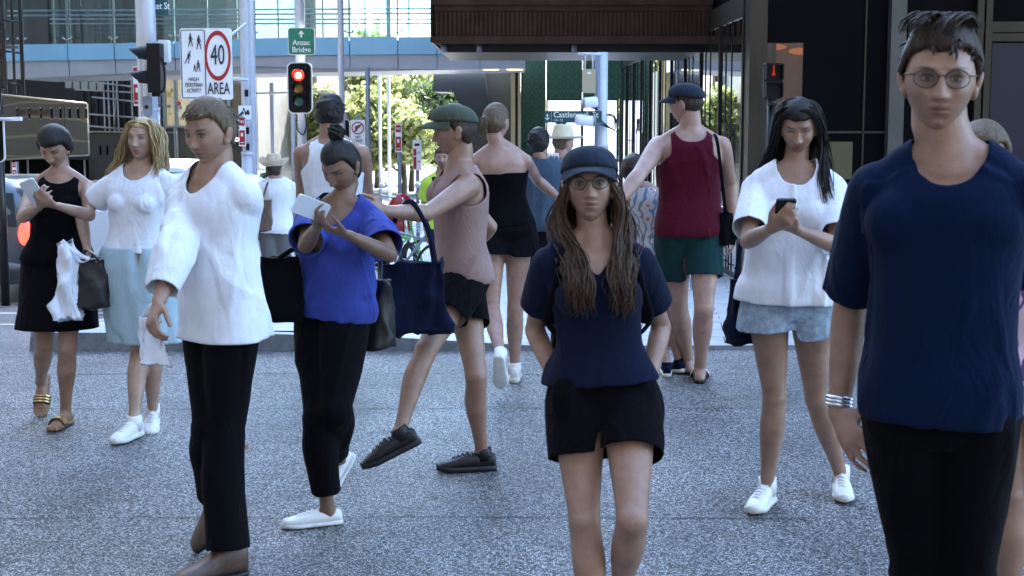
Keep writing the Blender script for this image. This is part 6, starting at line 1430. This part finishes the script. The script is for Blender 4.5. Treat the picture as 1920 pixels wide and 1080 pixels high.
def surf(p, x, t, q=1, e=.02):
    """a point on the front (q=1) or back (q=-1) of the torso"""
    c, rx, ry, L, F = p.tsec(t, e); xx = x*p.k; u = max(0, 1-(abs(xx)/rx)**2.3)**(1/2.3); return c+L*xx+F*q*ry*u
FWD = lambda a: np.array((math.sin(math.radians(a)), -math.cos(math.radians(a)), 0))
# 1 woman in navy tee and cap, hands in pockets
p = Person('woman in dark cap, glasses and navy tee, hands in pockets', 4.2, 1.60, True, (1106, 350), (1114, 447), (1130, 745), 3, 0, .0,
  arms={'L': (1240, 612, 1, 1214, 724, -1), 'R': (1002, 618, 1, 1048, 724, -1)},
  legs={'R': dict(knee=(1096, 978), ankle=(1120, 1262)), 'L': dict(knee=(1186, 972), ankle=(1160, 1120), plant=False, ks=-1)}, hyaw=-4, hpitch=-6, hroll=2, skin=SK['fair'], vox=.0058, w=.95, bust=.95)
ex = [ell(p.arm[q][2]+nrm(p.arm[q][2]-p.arm[q][1])*.075, (.050, .050, .095), 18, 12) for q in 'LR']
p.body(hands={'L': dict(curl=.15, n=-p.Ls, f=(-.12, .05, -1)), 'R': dict(curl=.15, n=p.Ls, f=(.12, .05, -1))}, feet={'L': (p.Fh, .9, False)})
p.top('tee_shirt', C['navy'], t0=.105, e=.011, sleeve=.62, vneck=.105, neck=(.085, 0), minw=(.140, .1), amp=.008, sfl=.05)
p.shorts('shorts', C['black'], frac=.50, e=.016, top=.17, flare=.025, extra=ex)
p.scalp(HBR, e=.010, line=.06)
L = []
for sx, q in ((-1, 'R'), (1, 'L')):
    for j in range(5):
        xo = (.044+.0125*j)*sx
        L.append(([p.H((sx*.055, .045-.022*j, .03)), p.H((sx*.088, .03-.025*j, -.04)), p.H((sx*(.087+.009*j), .02-.02*j, -.12)), surf(p, xo*1.05, .86, 1, .030), surf(p, xo*1.0, .70, 1, .045), surf(p, xo*.85, .56-.03*(j % 2), 1, .048)], 10, .009))
for j in range(7):
    x = -.075+.025*j
    L.append(([p.H((x, -.06, .04)), p.H((x*1.2, -.105, -.04)), surf(p, x*1.3, .93, -1, .04), surf(p, x*1.6, .75, -1, .04)], 6, .012))
p.locks(HBR, L, seed=3, wave=.014, r=(.010, .0045))
cap(p, C['capblue'], peak_down=.5); glasses(p, WIRE, z=.006)
for q, o in (('L', 'R'), ('R', 'L')):
    for x in (('L', .125), ('R', -.125)):
        pass
bp = bag('backpack', 'black backpack worn on the back of the woman in cap and navy tee', p.tsec(.52)[0]-p.Fs*.19, .27, .40, .14, C['blk2'], yaw=p.a, strap=[[surf(p, sx*.118, .62, -1, .03), p.sh[q]*.5+surf(p, sx*.10, .93, -1, .02)*.5+np.array((0, 0, .035)), surf(p, sx*.112, .90, 1, .03)+np.array((0, 0, .02)), surf(p, sx*.135, .72, 1, .02), surf(p, sx*.165, .5, 1, .0), surf(p, sx*.12, .34, -1, .04)] for sx, q in ((1, 'L'), (-1, 'R'))], seed=3)
# 2 tall foreground man in dark blue tee
p = Person('tall man in dark blue tee and thin glasses, closest to the camera', 3.35, 1.84, False, (1762, 152), (1782, 290), (1762, 760), -20, -12, .0,
  arms={'R': (1596, 560, 1, 1572, 775, -1), 'L': (1895, 500, 1, 1835, 640, 1)},
  legs={'R': dict(knee=(1722, 1075), ankle=(1715, 1470)), 'L': dict(knee=(1815, 1080), ankle=(1812, 1440))}, hyaw=-14, hpitch=2, hroll=-2, skin=SK['tan'], vox=.0065, w=.88)
p.body(hands={'R': dict(f=nrm(np.array((.22, -.80, -.56))), n=nrm(np.array((.5, .6, .1))), curl=.35, spread=.2), 'L': dict(curl=.4)})
p.top('tee_shirt', C['navy2'], t0=-.06, e=.018, sleeve=.95, minw=(.178, .128), flare=.0, neck=(.070, 0), front=.06, amp=.010, sfl=.035)
p.shorts('trousers', C['black'], frac=1.93, e=.008, full=True, top=.1)
p.scalp(HD, e=.017, line=.060, side=-.012, back=-.06, amp=.006, top=.018)
R_ = random.Random(4); L = []
for j in range(34):
    x = -.06+.12*R_.random(); y = -.05+.11*R_.random()
    L.append(([p.H((x+.02, y-.02, .122)), p.H((x, y+.02, .146)), p.H((x-.03, y+.05, .128)), p.H((x-.04, y+.06, .095))], 2, .004))
p.locks(HD, L, seed=8, wave=.004, r=(.007, .003)); p.tufts(HD, 420, ln=.034, lift=.005, e=.010, seed=5, line=.060, side=-.012); glasses(p, WIRE, r=(.026, .020), z=.006)
for q in ('R',):
    b = MB(); c = p.arm['R'][2]-nrm(p.arm['R'][2]-p.arm['R'][1])*.03; ax = nrm(p.arm['R'][2]-p.arm['R'][1]); u = nrm(np.cross(ax, (0, 1, 0))); v = np.cross(ax, u)
    for dz in (-.009, 0, .009): b.tube([c+ax*dz+u*.032*math.cos(a)+v*.032*math.sin(a)-p.org for a in np.linspace(0, 2*math.pi, 25)], .0042, 8)
    b.build('bracelet', SILV, p.root)
for q in 'LR': p.shoe(q, 'run', LB, RB)
# 3 woman in white tee looking at phone
p = Person('woman with long black hair in white tee and light denim shorts, looking at a phone', 5.75, 1.68, True, (1497, 238), (1490, 318), (1478, 562), -4, -6, .0,
  arms={'L': (1572, 462, -1, 1492, 430, -1), 'R': (1402, 452, -1, 1446, 428, -1)},
  legs={'R': dict(knee=(1452, 745), ankle=(1437, 948)), 'L': dict(knee=(1530, 742), ankle=(1576, 925))}, hyaw=-12, hpitch=20, hroll=0, skin=SK['down'], vox=.0062, w=1.05)
p.body(hands={'R': dict(f=nrm(np.array((.35, -.5, .35))), n=nrm((.6, .2, .7)), curl=.7), 'L': dict(f=nrm(np.array((-.7, -.45, .25))), n=nrm((-.2, .2, .9)), curl=.7)}, feet={'R': (FWD(-28), 0, False), 'L': (FWD(-8), .0, False)})
p.top('tee_shirt', C['white'], t0=-.02, e=.028, sleeve=.78, minw=(.172, .12), flare=.03, neck=(.070, 0), front=.055, amp=.012, sfl=.07)
p.shorts('denim_shorts', C['denim'], frac=.27, e=.022, top=.12, flare=.09)
p.scalp(HB, e=.013, line=.050, side=-.03, back=-.10)
L = []
for sx in (-1, 1):
    for j in range(6):
        L.append(([p.H((sx*.008, .06-.03*j, .112-.012*abs(j-2))), p.H((sx*.055, .052-.028*j, .092-.008*abs(j-2))), p.H((sx*.083, .038-.025*j, .02)), p.H((sx*.098, .01-.02*j, -.09)), surf(p, sx*(.10+.01*j), .93, -1 if j > 2 or sx < 0 else 1, .035), surf(p, sx*(.12+.012*j), .70, -1 if j > 2 or sx < 0 else 1, .045)], 8, .010))
for j in range(6): L.append(([p.H((-.06+.024*j, -.08, .06)), p.H((-.07+.028*j, -.12, -.04)), surf(p, -.07+.028*j, .93, -1, .05), surf(p, -.09+.034*j, .68, -1, .05)], 7, .012))
p.locks(HB, L, seed=5, wave=.008)
for q in 'LR': p.shoe(q, 'sneaker', LW, RW)
h1, h2 = p.handp['R'], p.handp['L']
held_box('phone', 'dark phone held in both hands by the woman in white tee and denim shorts', 'phone', (h1[0]+h2[0])/2+np.array((0, -.01, .035)), (0, -.65, .6), (1, 0, 0), (.074, .15, .009), RB, GLAS)
bag('shoulder_bag', 'dark navy shoulder bag hanging beside the denim shorts of the woman in white tee', at(1392, 585, 5.85), .16, .30, .12, C['navy'], yaw=.5, strap=[[at(1380, 525, 5.85), at(1395, 420, 5.9), p.sh['R']+np.array((.02, .02, .075)), at(1425, 470, 5.95), at(1402, 528, 5.87)]], seed=5)
# 4 man in maroon tank
p = Person('man seen from behind in maroon tank top, grey-blue cap and dark teal shorts', 8.65, 1.83, False, (1287, 196), (1294, 246), (1292, 432), 180, 178, .0,
  arms={'L': (1196, 330, -1, 1152, 388, -1), 'R': (1368, 345, 1, 1374, 430, -1)},
  legs={'L': dict(knee=(1272, 575), ankle=(1290, 700)), 'R': dict(knee=(1320, 578), ankle=(1312, 716))}, hyaw=-120, hpitch=5, skin=SK['pink'], vox=.0075, w=1.02, limb=1.1)
p.body(hands={'R': dict(curl=.6), 'L': dict(curl=.4)}, feet={'R': (FWD(172), 0, True), 'L': (FWD(185), 0, True)})
p.top('tank_top', C['maroon'], t0=-.06, e=.018, strap=.118, neck=(.085, 0), minw=(.168, .115), flare=.01, front=.10, back_scoop=.055, amp=.011)
p.shorts('shorts', C['teal'], frac=.60, e=.018, top=.1, flare=.012)
p.scalp(HD, e=.006, line=.06, side=-.02, back=-.05); cap(p, C['capblue'], peak_down=.6)
for q in 'LR': p.shoe(q, 'slide', LB, RB, dark=LW)
mb = MB(); mb.tube([p.nk+np.array((math.cos(a)*.066, math.sin(a)*.06, .012+.012*math.sin(a)))-p.org for a in np.linspace(0, 2*math.pi, 25)], .0022, 6); mb.build('necklace', LB, p.root)
bag('crossbody_bag', 'small black bag hanging at the hip of the man in maroon tank top', at(1362, 430, 8.55), .12, .22, .08, C['black'], yaw=.2, strap=[[at(1360, 400, 8.55), at(1352, 320, 8.48), at(1343, 258, 8.55), at(1335, 262, 8.75), at(1350, 330, 8.8), at(1362, 398, 8.6)]], seed=7)
# 5 short woman in floral dress next to him
p = Person('short dark-haired woman in pale floral dress, half hidden behind the maroon tank top', 9.0, 1.46, True, (1188, 322), (1206, 352), (1236, 478), 175, 175, .0,
  arms={'R': (1243, 425, 1, 1238, 470, -1), 'L': (1180, 410, 1, 1175, 455, -1)},
  legs={'L': dict(knee=(1232, 590), ankle=(1250, 706)), 'R': dict(knee=(1258, 588), ankle=(1272, 700))}, hyaw=170, hpitch=15, skin=SK['pink'], vox=.0085)
p.body(feet={'R': (FWD(200), .2, False)}); p.top('dress_top', C['floral2'], t0=.0, e=.016, strap=.10, neck=(.070, 0), minw=(.16, .12), amp=.008); p.skirt('dress_skirt', C['floral2'], length=.55, e=.024, flare=.06); p.scalp(HD, e=.02, line=.05)
for q in 'LR': p.shoe(q, 'run', C['navy'], RW)
# 6 man in white singlet
p = Person('man seen from behind in white basketball singlet with short dark hair', 8.75, 1.78, False, (619, 218), (622, 262), (626, 436), 180, 180, .0,
  arms={'L': (567, 362, 1, 578, 440, -1), 'R': (688, 362, 1, 690, 440, -1)},
  legs={'L': dict(knee=(606, 575), ankle=(604, 690)), 'R': dict(knee=(650, 580), ankle=(647, 712))}, hyaw=176, hpitch=4, skin=SK['tan'], vox=.0078, limb=1.06)
p.body(hands={'R': dict(curl=.4), 'L': dict(curl=.4)}); p.top('singlet', C['white'], t0=-.1, e=.018, strap=.125, neck=(.070, 0), minw=(.16, .115), back_scoop=.03, front=.08, amp=.010)
p.shorts('shorts', C['black'], frac=.85, e=.022, top=.1, flare=.05); p.scalp(HB, e=.014, line=.06, side=-.02, back=-.055, amp=.005, top=.014); p.tufts(HB, 260, ln=.03, lift=.005, seed=6, side=-.02, back=-.055)
for q in 'LR': p.shoe(q, 'run', LB, RW)
# 7 woman in strapless black outfit
p = Person('woman seen from behind in strapless black playsuit with bare shoulders, reaching right', 8.6, 1.70, True, (930, 230), (938, 277), (948, 430), 182, 184, .0,
  arms={'R': (1008, 338, 1, 1062, 384, -1), 'L': (898, 352, 1, 905, 420, -1)},
  legs={'R': dict(knee=(966, 575), ankle=(965, 716)), 'L': dict(knee=(922, 580), ankle=(938, 668), plant=False, ks=-1, **{'as': -1})}, hyaw=145, hpitch=5, skin=SK['pink'], vox=.0078, w=1.02)
p.body(hands={'R': dict(curl=.4)}, feet={'R': (FWD(180), 0, False), 'L': (FWD(175), 1.0, False)})
p.top('strapless_top', C['black'], t0=.05, e=.012, tub=.70, sleeve=0, amp=.006); p.shorts('black_shorts', C['blk2'], frac=.33, e=.022, top=.22, flare=.10)
p.scalp(HG, e=.012, line=.05, side=-.03, back=-.08, amp=.002)
L = [([p.H((0, -.09, .03)), p.H((0, -.125, .0)), p.H((0.01, -.125, -.05)), p.H((.01, -.115, -.09))], 16, .012)]; p.locks(HG, L, seed=2, wave=.006)
for q in 'LR': p.shoe(q, 'sneaker', LW, RW)
mb = MB(); mb.tube([p.nk+np.array((math.cos(a)*.054, math.sin(a)*.05, .016+.01*math.sin(a)))-p.org for a in np.linspace(0, 2*math.pi, 25)], .0018, 6); mb.build('necklace', SILV, p.root)
# 8 walker in grey-green cap
p = Person('person in grey-green cap and dusty pink sleeveless top striding left in black knee shorts', 6.55, 1.66, False, (852, 246), (862, 312), (868, 520), -72, -80, .0,
  arms={'L': (800, 400, -1, 722, 396, -1), 'R': (918, 425, 1, 880, 470, 1)},
  legs={'R': dict(knee=(893, 705), ankle=(903, 882)), 'L': dict(knee=(800, 655), ankle=(748, 812), plant=False, ks=-1, **{'as': -1})}, hyaw=-78, hpitch=6, skin=SK['tan'], vox=.0066, w=.96)
p.body(hands={'L': dict(curl=.5)}, feet={'R': (FWD(-82), 0, False), 'L': (FWD(-85), .45, False)})
p.top('sleeveless_top', C['rose'], t0=-.04, e=.016, strap=.135, neck=(.070, 0), minw=(.155, .11), front=.05, amp=.009)
p.shorts('knee_shorts', C['black'], frac=.52, e=.020, top=.12, flare=.02); p.scalp(HD, e=.012, line=.05, side=-.02, back=-.08); cap(p, C['olive'], peak_down=.5)
for q in 'LR': p.shoe(q, 'run', LB, RB, dark=RB)
ca = lerp(p.arm['L'][1], p.arm['L'][2], .42); lp = lambda sy: [ca+np.array(q) for q in ((-.11, sy, -.22), (-.075, sy, -.06), (0, sy*.4, .048), (.075, sy, -.06), (.11, sy, -.22))]
bag('tote_bag', 'dark navy soft tote hanging from the forearm of the person in grey-green cap', ca+np.array((0, 0, -.37)), .34, .33, .13, C['navy'], yaw=.1, strap=[lp(-.035), lp(.035)], seed=11, rough_amp=.02)
# 9 woman in royal blue blouse
p = Person('woman in royal blue blouse, black trousers and white canvas shoes with dark topknot', 5.72, 1.58, True, (640, 312), (640, 378), (622, 590), -20, -38, .0,
  arms={'L': (732, 478, -1, 652, 440, -1), 'R': (572, 462, -1, 596, 422, -1)},
  legs={'R': dict(knee=(600, 782), ankle=(614, 985)), 'L': dict(knee=(628, 770), ankle=(628, 860), plant=False, ks=-1)}, hyaw=-28, hpitch=30, skin=SK['warm'], vox=.0062, w=1.02)
p.body(hands={'R': dict(f=nrm((-.1, -.6, .35)), n=nrm((.6, .1, .7)), curl=.7), 'L': dict(f=nrm((-.75, -.3, .25)), n=nrm((-.3, .1, .9)), curl=.7)}, feet={'R': (FWD(-72), 0, False), 'L': (FWD(-50), .9, False)})
p.top('blouse', C['royal'], t0=-.02, e=.018, sleeve=.75, minw=(.165, .12), flare=.05, neck=(.085, 0), front=.09, amp=.013, sfl=.07); p.shorts('trousers', C['black'], frac=1.84, e=.020, full=True, top=.15, minr=.062)
p.scalp(HB, e=.012, line=.052, side=-.03, back=-.10)
L = [([p.H((.0, -.03, .105)), p.H((.03*math.cos(a), -.045+.03*math.sin(a), .135)), p.H((.02*math.cos(a+1.4), -.045+.02*math.sin(a+1.4), .165)), p.H((.0, -.045, .15))], 3, .006) for a in np.linspace(0, 6.28, 12)]; p.locks(HB, L, seed=2, wave=.003)
for q in 'LR': p.shoe(q, 'low', LW, RW)
held_box('phone', 'pale phone held up by the woman in royal blue blouse', 'phone', p.handp['R'][0]+np.array((.0, -.03, .03)), (-.5, -.5, .25), (.4, 0, .6), (.074, .15, .009), CASE, GLAS)
bag('handbag', 'large black handbag behind the hip of the woman in royal blue blouse', at(698, 590, 5.8), .20, .30, .15, LB, yaw=-.3, strap=[[at(680, 545, 5.8), at(690, 470, 5.85), p.sh['L']+np.array((-.03, .02, .07)), at(712, 480, 5.95), at(712, 548, 5.85)]], seed=9)
bag('tote_bag', 'black tote hanging at the front elbow of the woman in royal blue blouse', at(528, 545, 5.62), .19, .28, .12, C['black'], yaw=.3, strap=[[at(510, 495, 5.62), at(545, 470, 5.62), at(572, 460, 5.66), at(560, 478, 5.72), at(545, 497, 5.66)]], seed=10)
# 10 man in long white shirt
p = Person('man in loose white long-sleeved shirt and black flared trousers walking left', 5.12, 1.68, False, (394, 250), (402, 322), (415, 596), -38, -48, .0,
  arms={'L': (452, 455, 1, 438, 570, -1), 'R': (338, 455, -1, 298, 565, -1)},
  legs={'L': dict(knee=(420, 815), ankle=(430, 1082)), 'R': dict(knee=(395, 800), ankle=(408, 930), plant=False, ks=-1)}, hyaw=-30, hpitch=10, skin=SK['tan'], vox=.0066, w=.92)
p.body(hands={'R': dict(curl=.8, n=nrm((.5, .5, 0))), 'L': dict(curl=.5)}, feet={'L': (FWD(-55), 0, False), 'R': (FWD(-55), .8, False)})
p.top('long_shirt', C['white'], t0=-.14, e=.022, sleeve=1.8, minw=(.172, .125), flare=.06, neck=(.070, 0), front=.07, amp=.014)
p.shorts('trousers', C['black'], frac=1.95, e=.016, full=True, top=.1, minr=.068, sfl=.012); p.scalp(HG, e=.012, line=.058, side=-.015, back=-.06, amp=.004, top=.010); p.tufts(HG, 300, ln=.04, lift=.005, seed=7)
for q in 'LR': p.shoe(q, 'boot', LBR, RB)
bag('shopping_bag', 'crumpled white cloth shopper carried low by the man in the long white shirt', at(282, 640, 5.05), .13, .20, .08, C['white'], yaw=.4, strap=[[at(265, 605, 5.05), at(286, 572, 5.03), at(300, 605, 5.05)]], seed=12, rough_amp=.02, slump=.6)
# 11 blonde woman
p = Person('blonde woman in white tee and pale teal midi skirt with white sneakers', 7.3, 1.64, True, (268, 263), (262, 318), (254, 498), -6, -6, .0,
  arms={'R': (152, 404, 1, 164, 470, -1), 'L': (352, 412, 1, 362, 480, -1)},
  legs={'R': dict(knee=(262, 655), ankle=(252, 822)), 'L': dict(knee=(288, 648), ankle=(287, 800))}, hyaw=-14, hpitch=-4, hroll=-3, skin=SK['blond'], vox=.0068, w=1.04, bust=.78)
p.body(hands={'R': dict(curl=1.0, n=nrm((.6, .3, .2))), 'L': dict(curl=.4)}, feet={'R': (FWD(-18), 0, False), 'L': (FWD(8), .12, False)})
p.top('tee_shirt', C['white'], t0=.15, e=.016, sleeve=.48, neck=(.070, 0), front=.05, amp=.009, sfl=.09); p.skirt('midi_skirt', C['skirt'], length=.93, e=.024, flare=-.005, amp=.045)
p.scalp(HBL, e=.010, line=.058, side=-.03, back=-.10)
L = []
for sx in (-1, 1):
    for j in range(6):
        w = 1.0 if sx > 0 else 1.25
        L.append(([p.H((sx*.008, .06-.03*j, .112-.012*abs(j-2))), p.H((sx*.055, .052-.028*j, .092-.008*abs(j-2))), p.H((sx*.080, .05-.028*j, .03)), p.H((sx*.092*w, .03-.02*j, -.06)), p.H((sx*.105*w-.01, .02-.02*j, -.13)), p.H((sx*.115*w*(1.25 if sx < 0 else 1)-.02, .03-.02*j, -.20))], 9, .010))
for j in range(6): L.append(([p.H((-.06+.024*j, -.08, .06)), p.H((-.08+.03*j, -.12, -.05)), p.H((-.10+.036*j, -.11, -.16)), p.H((-.12+.04*j, -.10, -.22))], 7, .012))
p.locks(HBL, L, seed=15, wave=.010, r=(.009, .0035))
for q in 'LR': p.shoe(q, 'sneaker', LW, RW)
bag('cloth_bag', 'crumpled white cloth bag hanging from the hand of the blonde woman', at(122, 528, 7.15), .15, .44, .12, C['white'], yaw=.3, strap=[[at(112, 455, 7.15), at(150, 478, 7.13), at(165, 486, 7.1), at(150, 490, 7.16), at(128, 460, 7.17)]], seed=13, slump=.45, rough_amp=.03)
bag('handbag', 'black handbag beside the skirt of the blonde woman', at(168, 532, 7.22), .22, .27, .14, LB, yaw=.2, strap=[[at(150, 490, 7.22), at(160, 470, 7.15), at(172, 476, 7.12), at(186, 490, 7.22)]], seed=14)
# 12 woman in black dress
p = Person('leftmost walker, a woman in black sleeveless dress and sandals with a phone', 7.5, 1.60, True, (103, 277), (113, 326), (106, 494), 6, 4, .0,
  arms={'R': (42, 408, -1, 72, 388, -1), 'L': (168, 404, -1, 108, 386, -1)},
  legs={'L': dict(knee=(127, 652), ankle=(124, 797)), 'R': dict(knee=(84, 646), ankle=(76, 715), plant=False, ks=-1)}, hyaw=-6, hpitch=28, skin=SK['down'], vox=.0068)
p.body(hands={'R': dict(f=nrm((.3, -.5, .4)), n=nrm((.5, .2, .6)), curl=.7), 'L': dict(f=nrm((-.7, -.35, .15)), n=nrm((-.2, .2, .8)), curl=.6)}, feet={'L': (FWD(-8), 0, True), 'R': (FWD(0), 1.1, True)})
p.top('dress_top', C['black'], t0=.0, e=.014, strap=.112, neck=(.085, 0), front=.05, minw=(.15, .11), amp=.006); p.skirt('dress_skirt', C['black'], length=.78, e=.02, flare=.03)
p.scalp(HB, e=.026, line=.048, side=-.03, back=-.10, amp=.004);
for q in 'LR':
    o = p.shoe(q, 'slide', LBR, CORK, name='strap_sandal', dark=GOLD)
held_box('phone', 'pale phone held by the woman in black sleeveless dress', 'phone', (p.handp['R'][0]+p.handp['L'][0])/2+np.array((-.03, -.01, .04)), (-.3, -.4, .7), (1, 0, .2), (.078, .155, .009), CASE, GLAS)
# 13 woman behind the foreground man
p = Person('woman in pink floral top mostly hidden behind the tall man in dark blue', 4.3, 1.62, True, (1842, 302), (1875, 372), (1912, 690), -12, -10, .0,
  arms={'R': (1840, 540, 1, 1850, 640, -1), 'L': (1990, 540, 1, 2000, 660, -1)},
  legs={'R': dict(knee=(1893, 925), ankle=(1890, 1200)), 'L': dict(knee=(1965, 925), ankle=(1960, 1190))}, hyaw=-10, hpitch=0, skin=SK['tan'], vox=.0075)
p.body(); p.top('floral_top', C['floral'], t0=-.06, e=.022, sleeve=.6, minw=(.17, .12), flare=.04, neck=(.070, 0), amp=.01); p.shorts('shorts', C['khaki'], frac=.36, e=.022, top=.1, flare=.07); p.scalp(HG, e=.018, line=.05, amp=.005)
for q in 'LR': p.shoe(q, 'low', LW, RW)
# 14 hat man far
p = Person('man in tan bush hat and white tee seen from behind beside the wide pole', 14.8, 1.64, False, (514, 318), (518, 338), (516, 428), 178, 180, .0,
  arms={'L': (484, 392, 1, 494, 430, -1), 'R': (552, 390, 1, 548, 436, -1)},
  legs={'L': dict(knee=(508, 512), ankle=(507, 600), Y=14.8), 'R': dict(knee=(526, 512), ankle=(526, 600), Y=14.9)}, hyaw=160, skin=SK['tan'], vox=.010)
p.body(); p.top('tee_shirt', C['white'], t0=-.1, e=.025, sleeve=.75, minw=(.18, .125), neck=(.070, 0), amp=.012, sfl=.05); p.shorts('trousers', C['grey'], frac=1.94, e=.02, full=True, top=.1, minr=.07); p.scalp(HD, e=.008); hat(p, C['bush'], brim=.165, crown=.125, band=LBR, curl=.045)
for q in 'LR': p.shoe(q, 'run', LB, RB)
bag('sling_bag', 'brown leather sling bag on the back of the man in tan bush hat', at(495, 405, 14.65), .20, .34, .10, LBR, yaw=.3, strap=[[at(492, 375, 14.62), at(500, 348, 14.68), at(506, 338, 14.8), at(508, 350, 15.0), at(500, 378, 15.0)]], seed=16)
# 15 cream hat man
p = Person('man in cream straw fedora and dark floral shirt beneath the street name sign', 12.8, 1.76, False, (1056, 268), (1050, 300), (1056, 410), 165, 170, .0,
  arms={'L': (1018, 362, 1, 1020, 405, -1), 'R': (1098, 362, 1, 1092, 405, -1)},
  legs={'L': dict(knee=(1046, 520), ankle=(1046, 610), Y=12.8), 'R': dict(knee=(1068, 520), ankle=(1068, 610), Y=12.9)}, hyaw=120, skin=SK['pink'], vox=.010)
p.body(); p.top('floral_shirt', C['hawaii'], t0=-.1, e=.025, sleeve=.75, minw=(.18, .125), neck=(.070, 0)); p.shorts('shorts', C['slate'], frac=.85, e=.03, top=.1, flare=.05); p.scalp(HG, e=.006); hat(p, C['straw'], brim=.175, crown=.12, band=LBR, curl=.015, pinch=.03)
for q in 'LR': p.shoe(q, 'run', LB, RW)
# 16 dark haired person
p = Person('dark-haired person in slate blue top seen from behind, left of the straw fedora', 11.6, 1.68, True, (1010, 268), (1016, 302), (1022, 420), 178, 180, .0,
  arms={'L': (985, 370, 1, 990, 415, -1), 'R': (1062, 368, 1, 1056, 415, -1)},
  legs={'L': dict(knee=(1012, 540), ankle=(1012, 640), Y=11.6), 'R': dict(knee=(1036, 540), ankle=(1036, 640), Y=11.7)}, hyaw=165, skin=SK['tan'], vox=.010, w=1.1)
p.body(); p.top('tee_shirt', C['slate'], t0=-.1, e=.025, sleeve=.75, minw=(.18, .125), neck=(.09, 0)); p.shorts('trousers', C['black'], frac=1.9, e=.02, full=True, top=.1); p.scalp(HB, e=.022, line=.05, side=-.03, back=-.1, amp=.005); p.tufts(HB, 160, ln=.05, lift=.005, e=.016, seed=9, r=(.006, .003), back=-.08)
for q in 'LR': p.shoe(q, 'run', LB, RB)
# 17 hi-vis man
p = Person('bearded man in hi-vis yellow shirt facing the camera in front of the trees', 15.2, 1.74, False, (830, 296), (832, 328), (836, 428), 0, 0, .0,
  arms={'L': (872, 385, 1, 868, 430, -1), 'R': (795, 385, 1, 798, 430, -1)},
  legs={'L': dict(knee=(848, 515), ankle=(848, 590), Y=15.2), 'R': dict(knee=(824, 515), ankle=(824, 590), Y=15.1)}, hyaw=-5, skin=SK['beard'], vox=.010)
p.body(); p.top('hi_vis_shirt', C['hivis'], t0=-.1, e=.022, sleeve=.7, minw=(.175, .12), neck=(.070, 0), front=.04); p.shorts('trousers', C['navy'], frac=1.95, e=.02, full=True, top=.1, minr=.065); p.scalp(HBR, e=.012, line=.045)
mb = MB(); mb.tube(cr([surf(p, -.10, .97, 1, .03)-p.org, surf(p, -.09, .8, 1, .04)-p.org, surf(p, -.08, .5, 1, .04)-p.org, surf(p, -.1, .2, 1, .04)-p.org], 6), [(.022, .004)]*19, 8, ref=(1, 0, 0)); mb.build('strap', C['navy'], p.root)
for q in 'LR': p.shoe(q, 'boot', LB, RB)
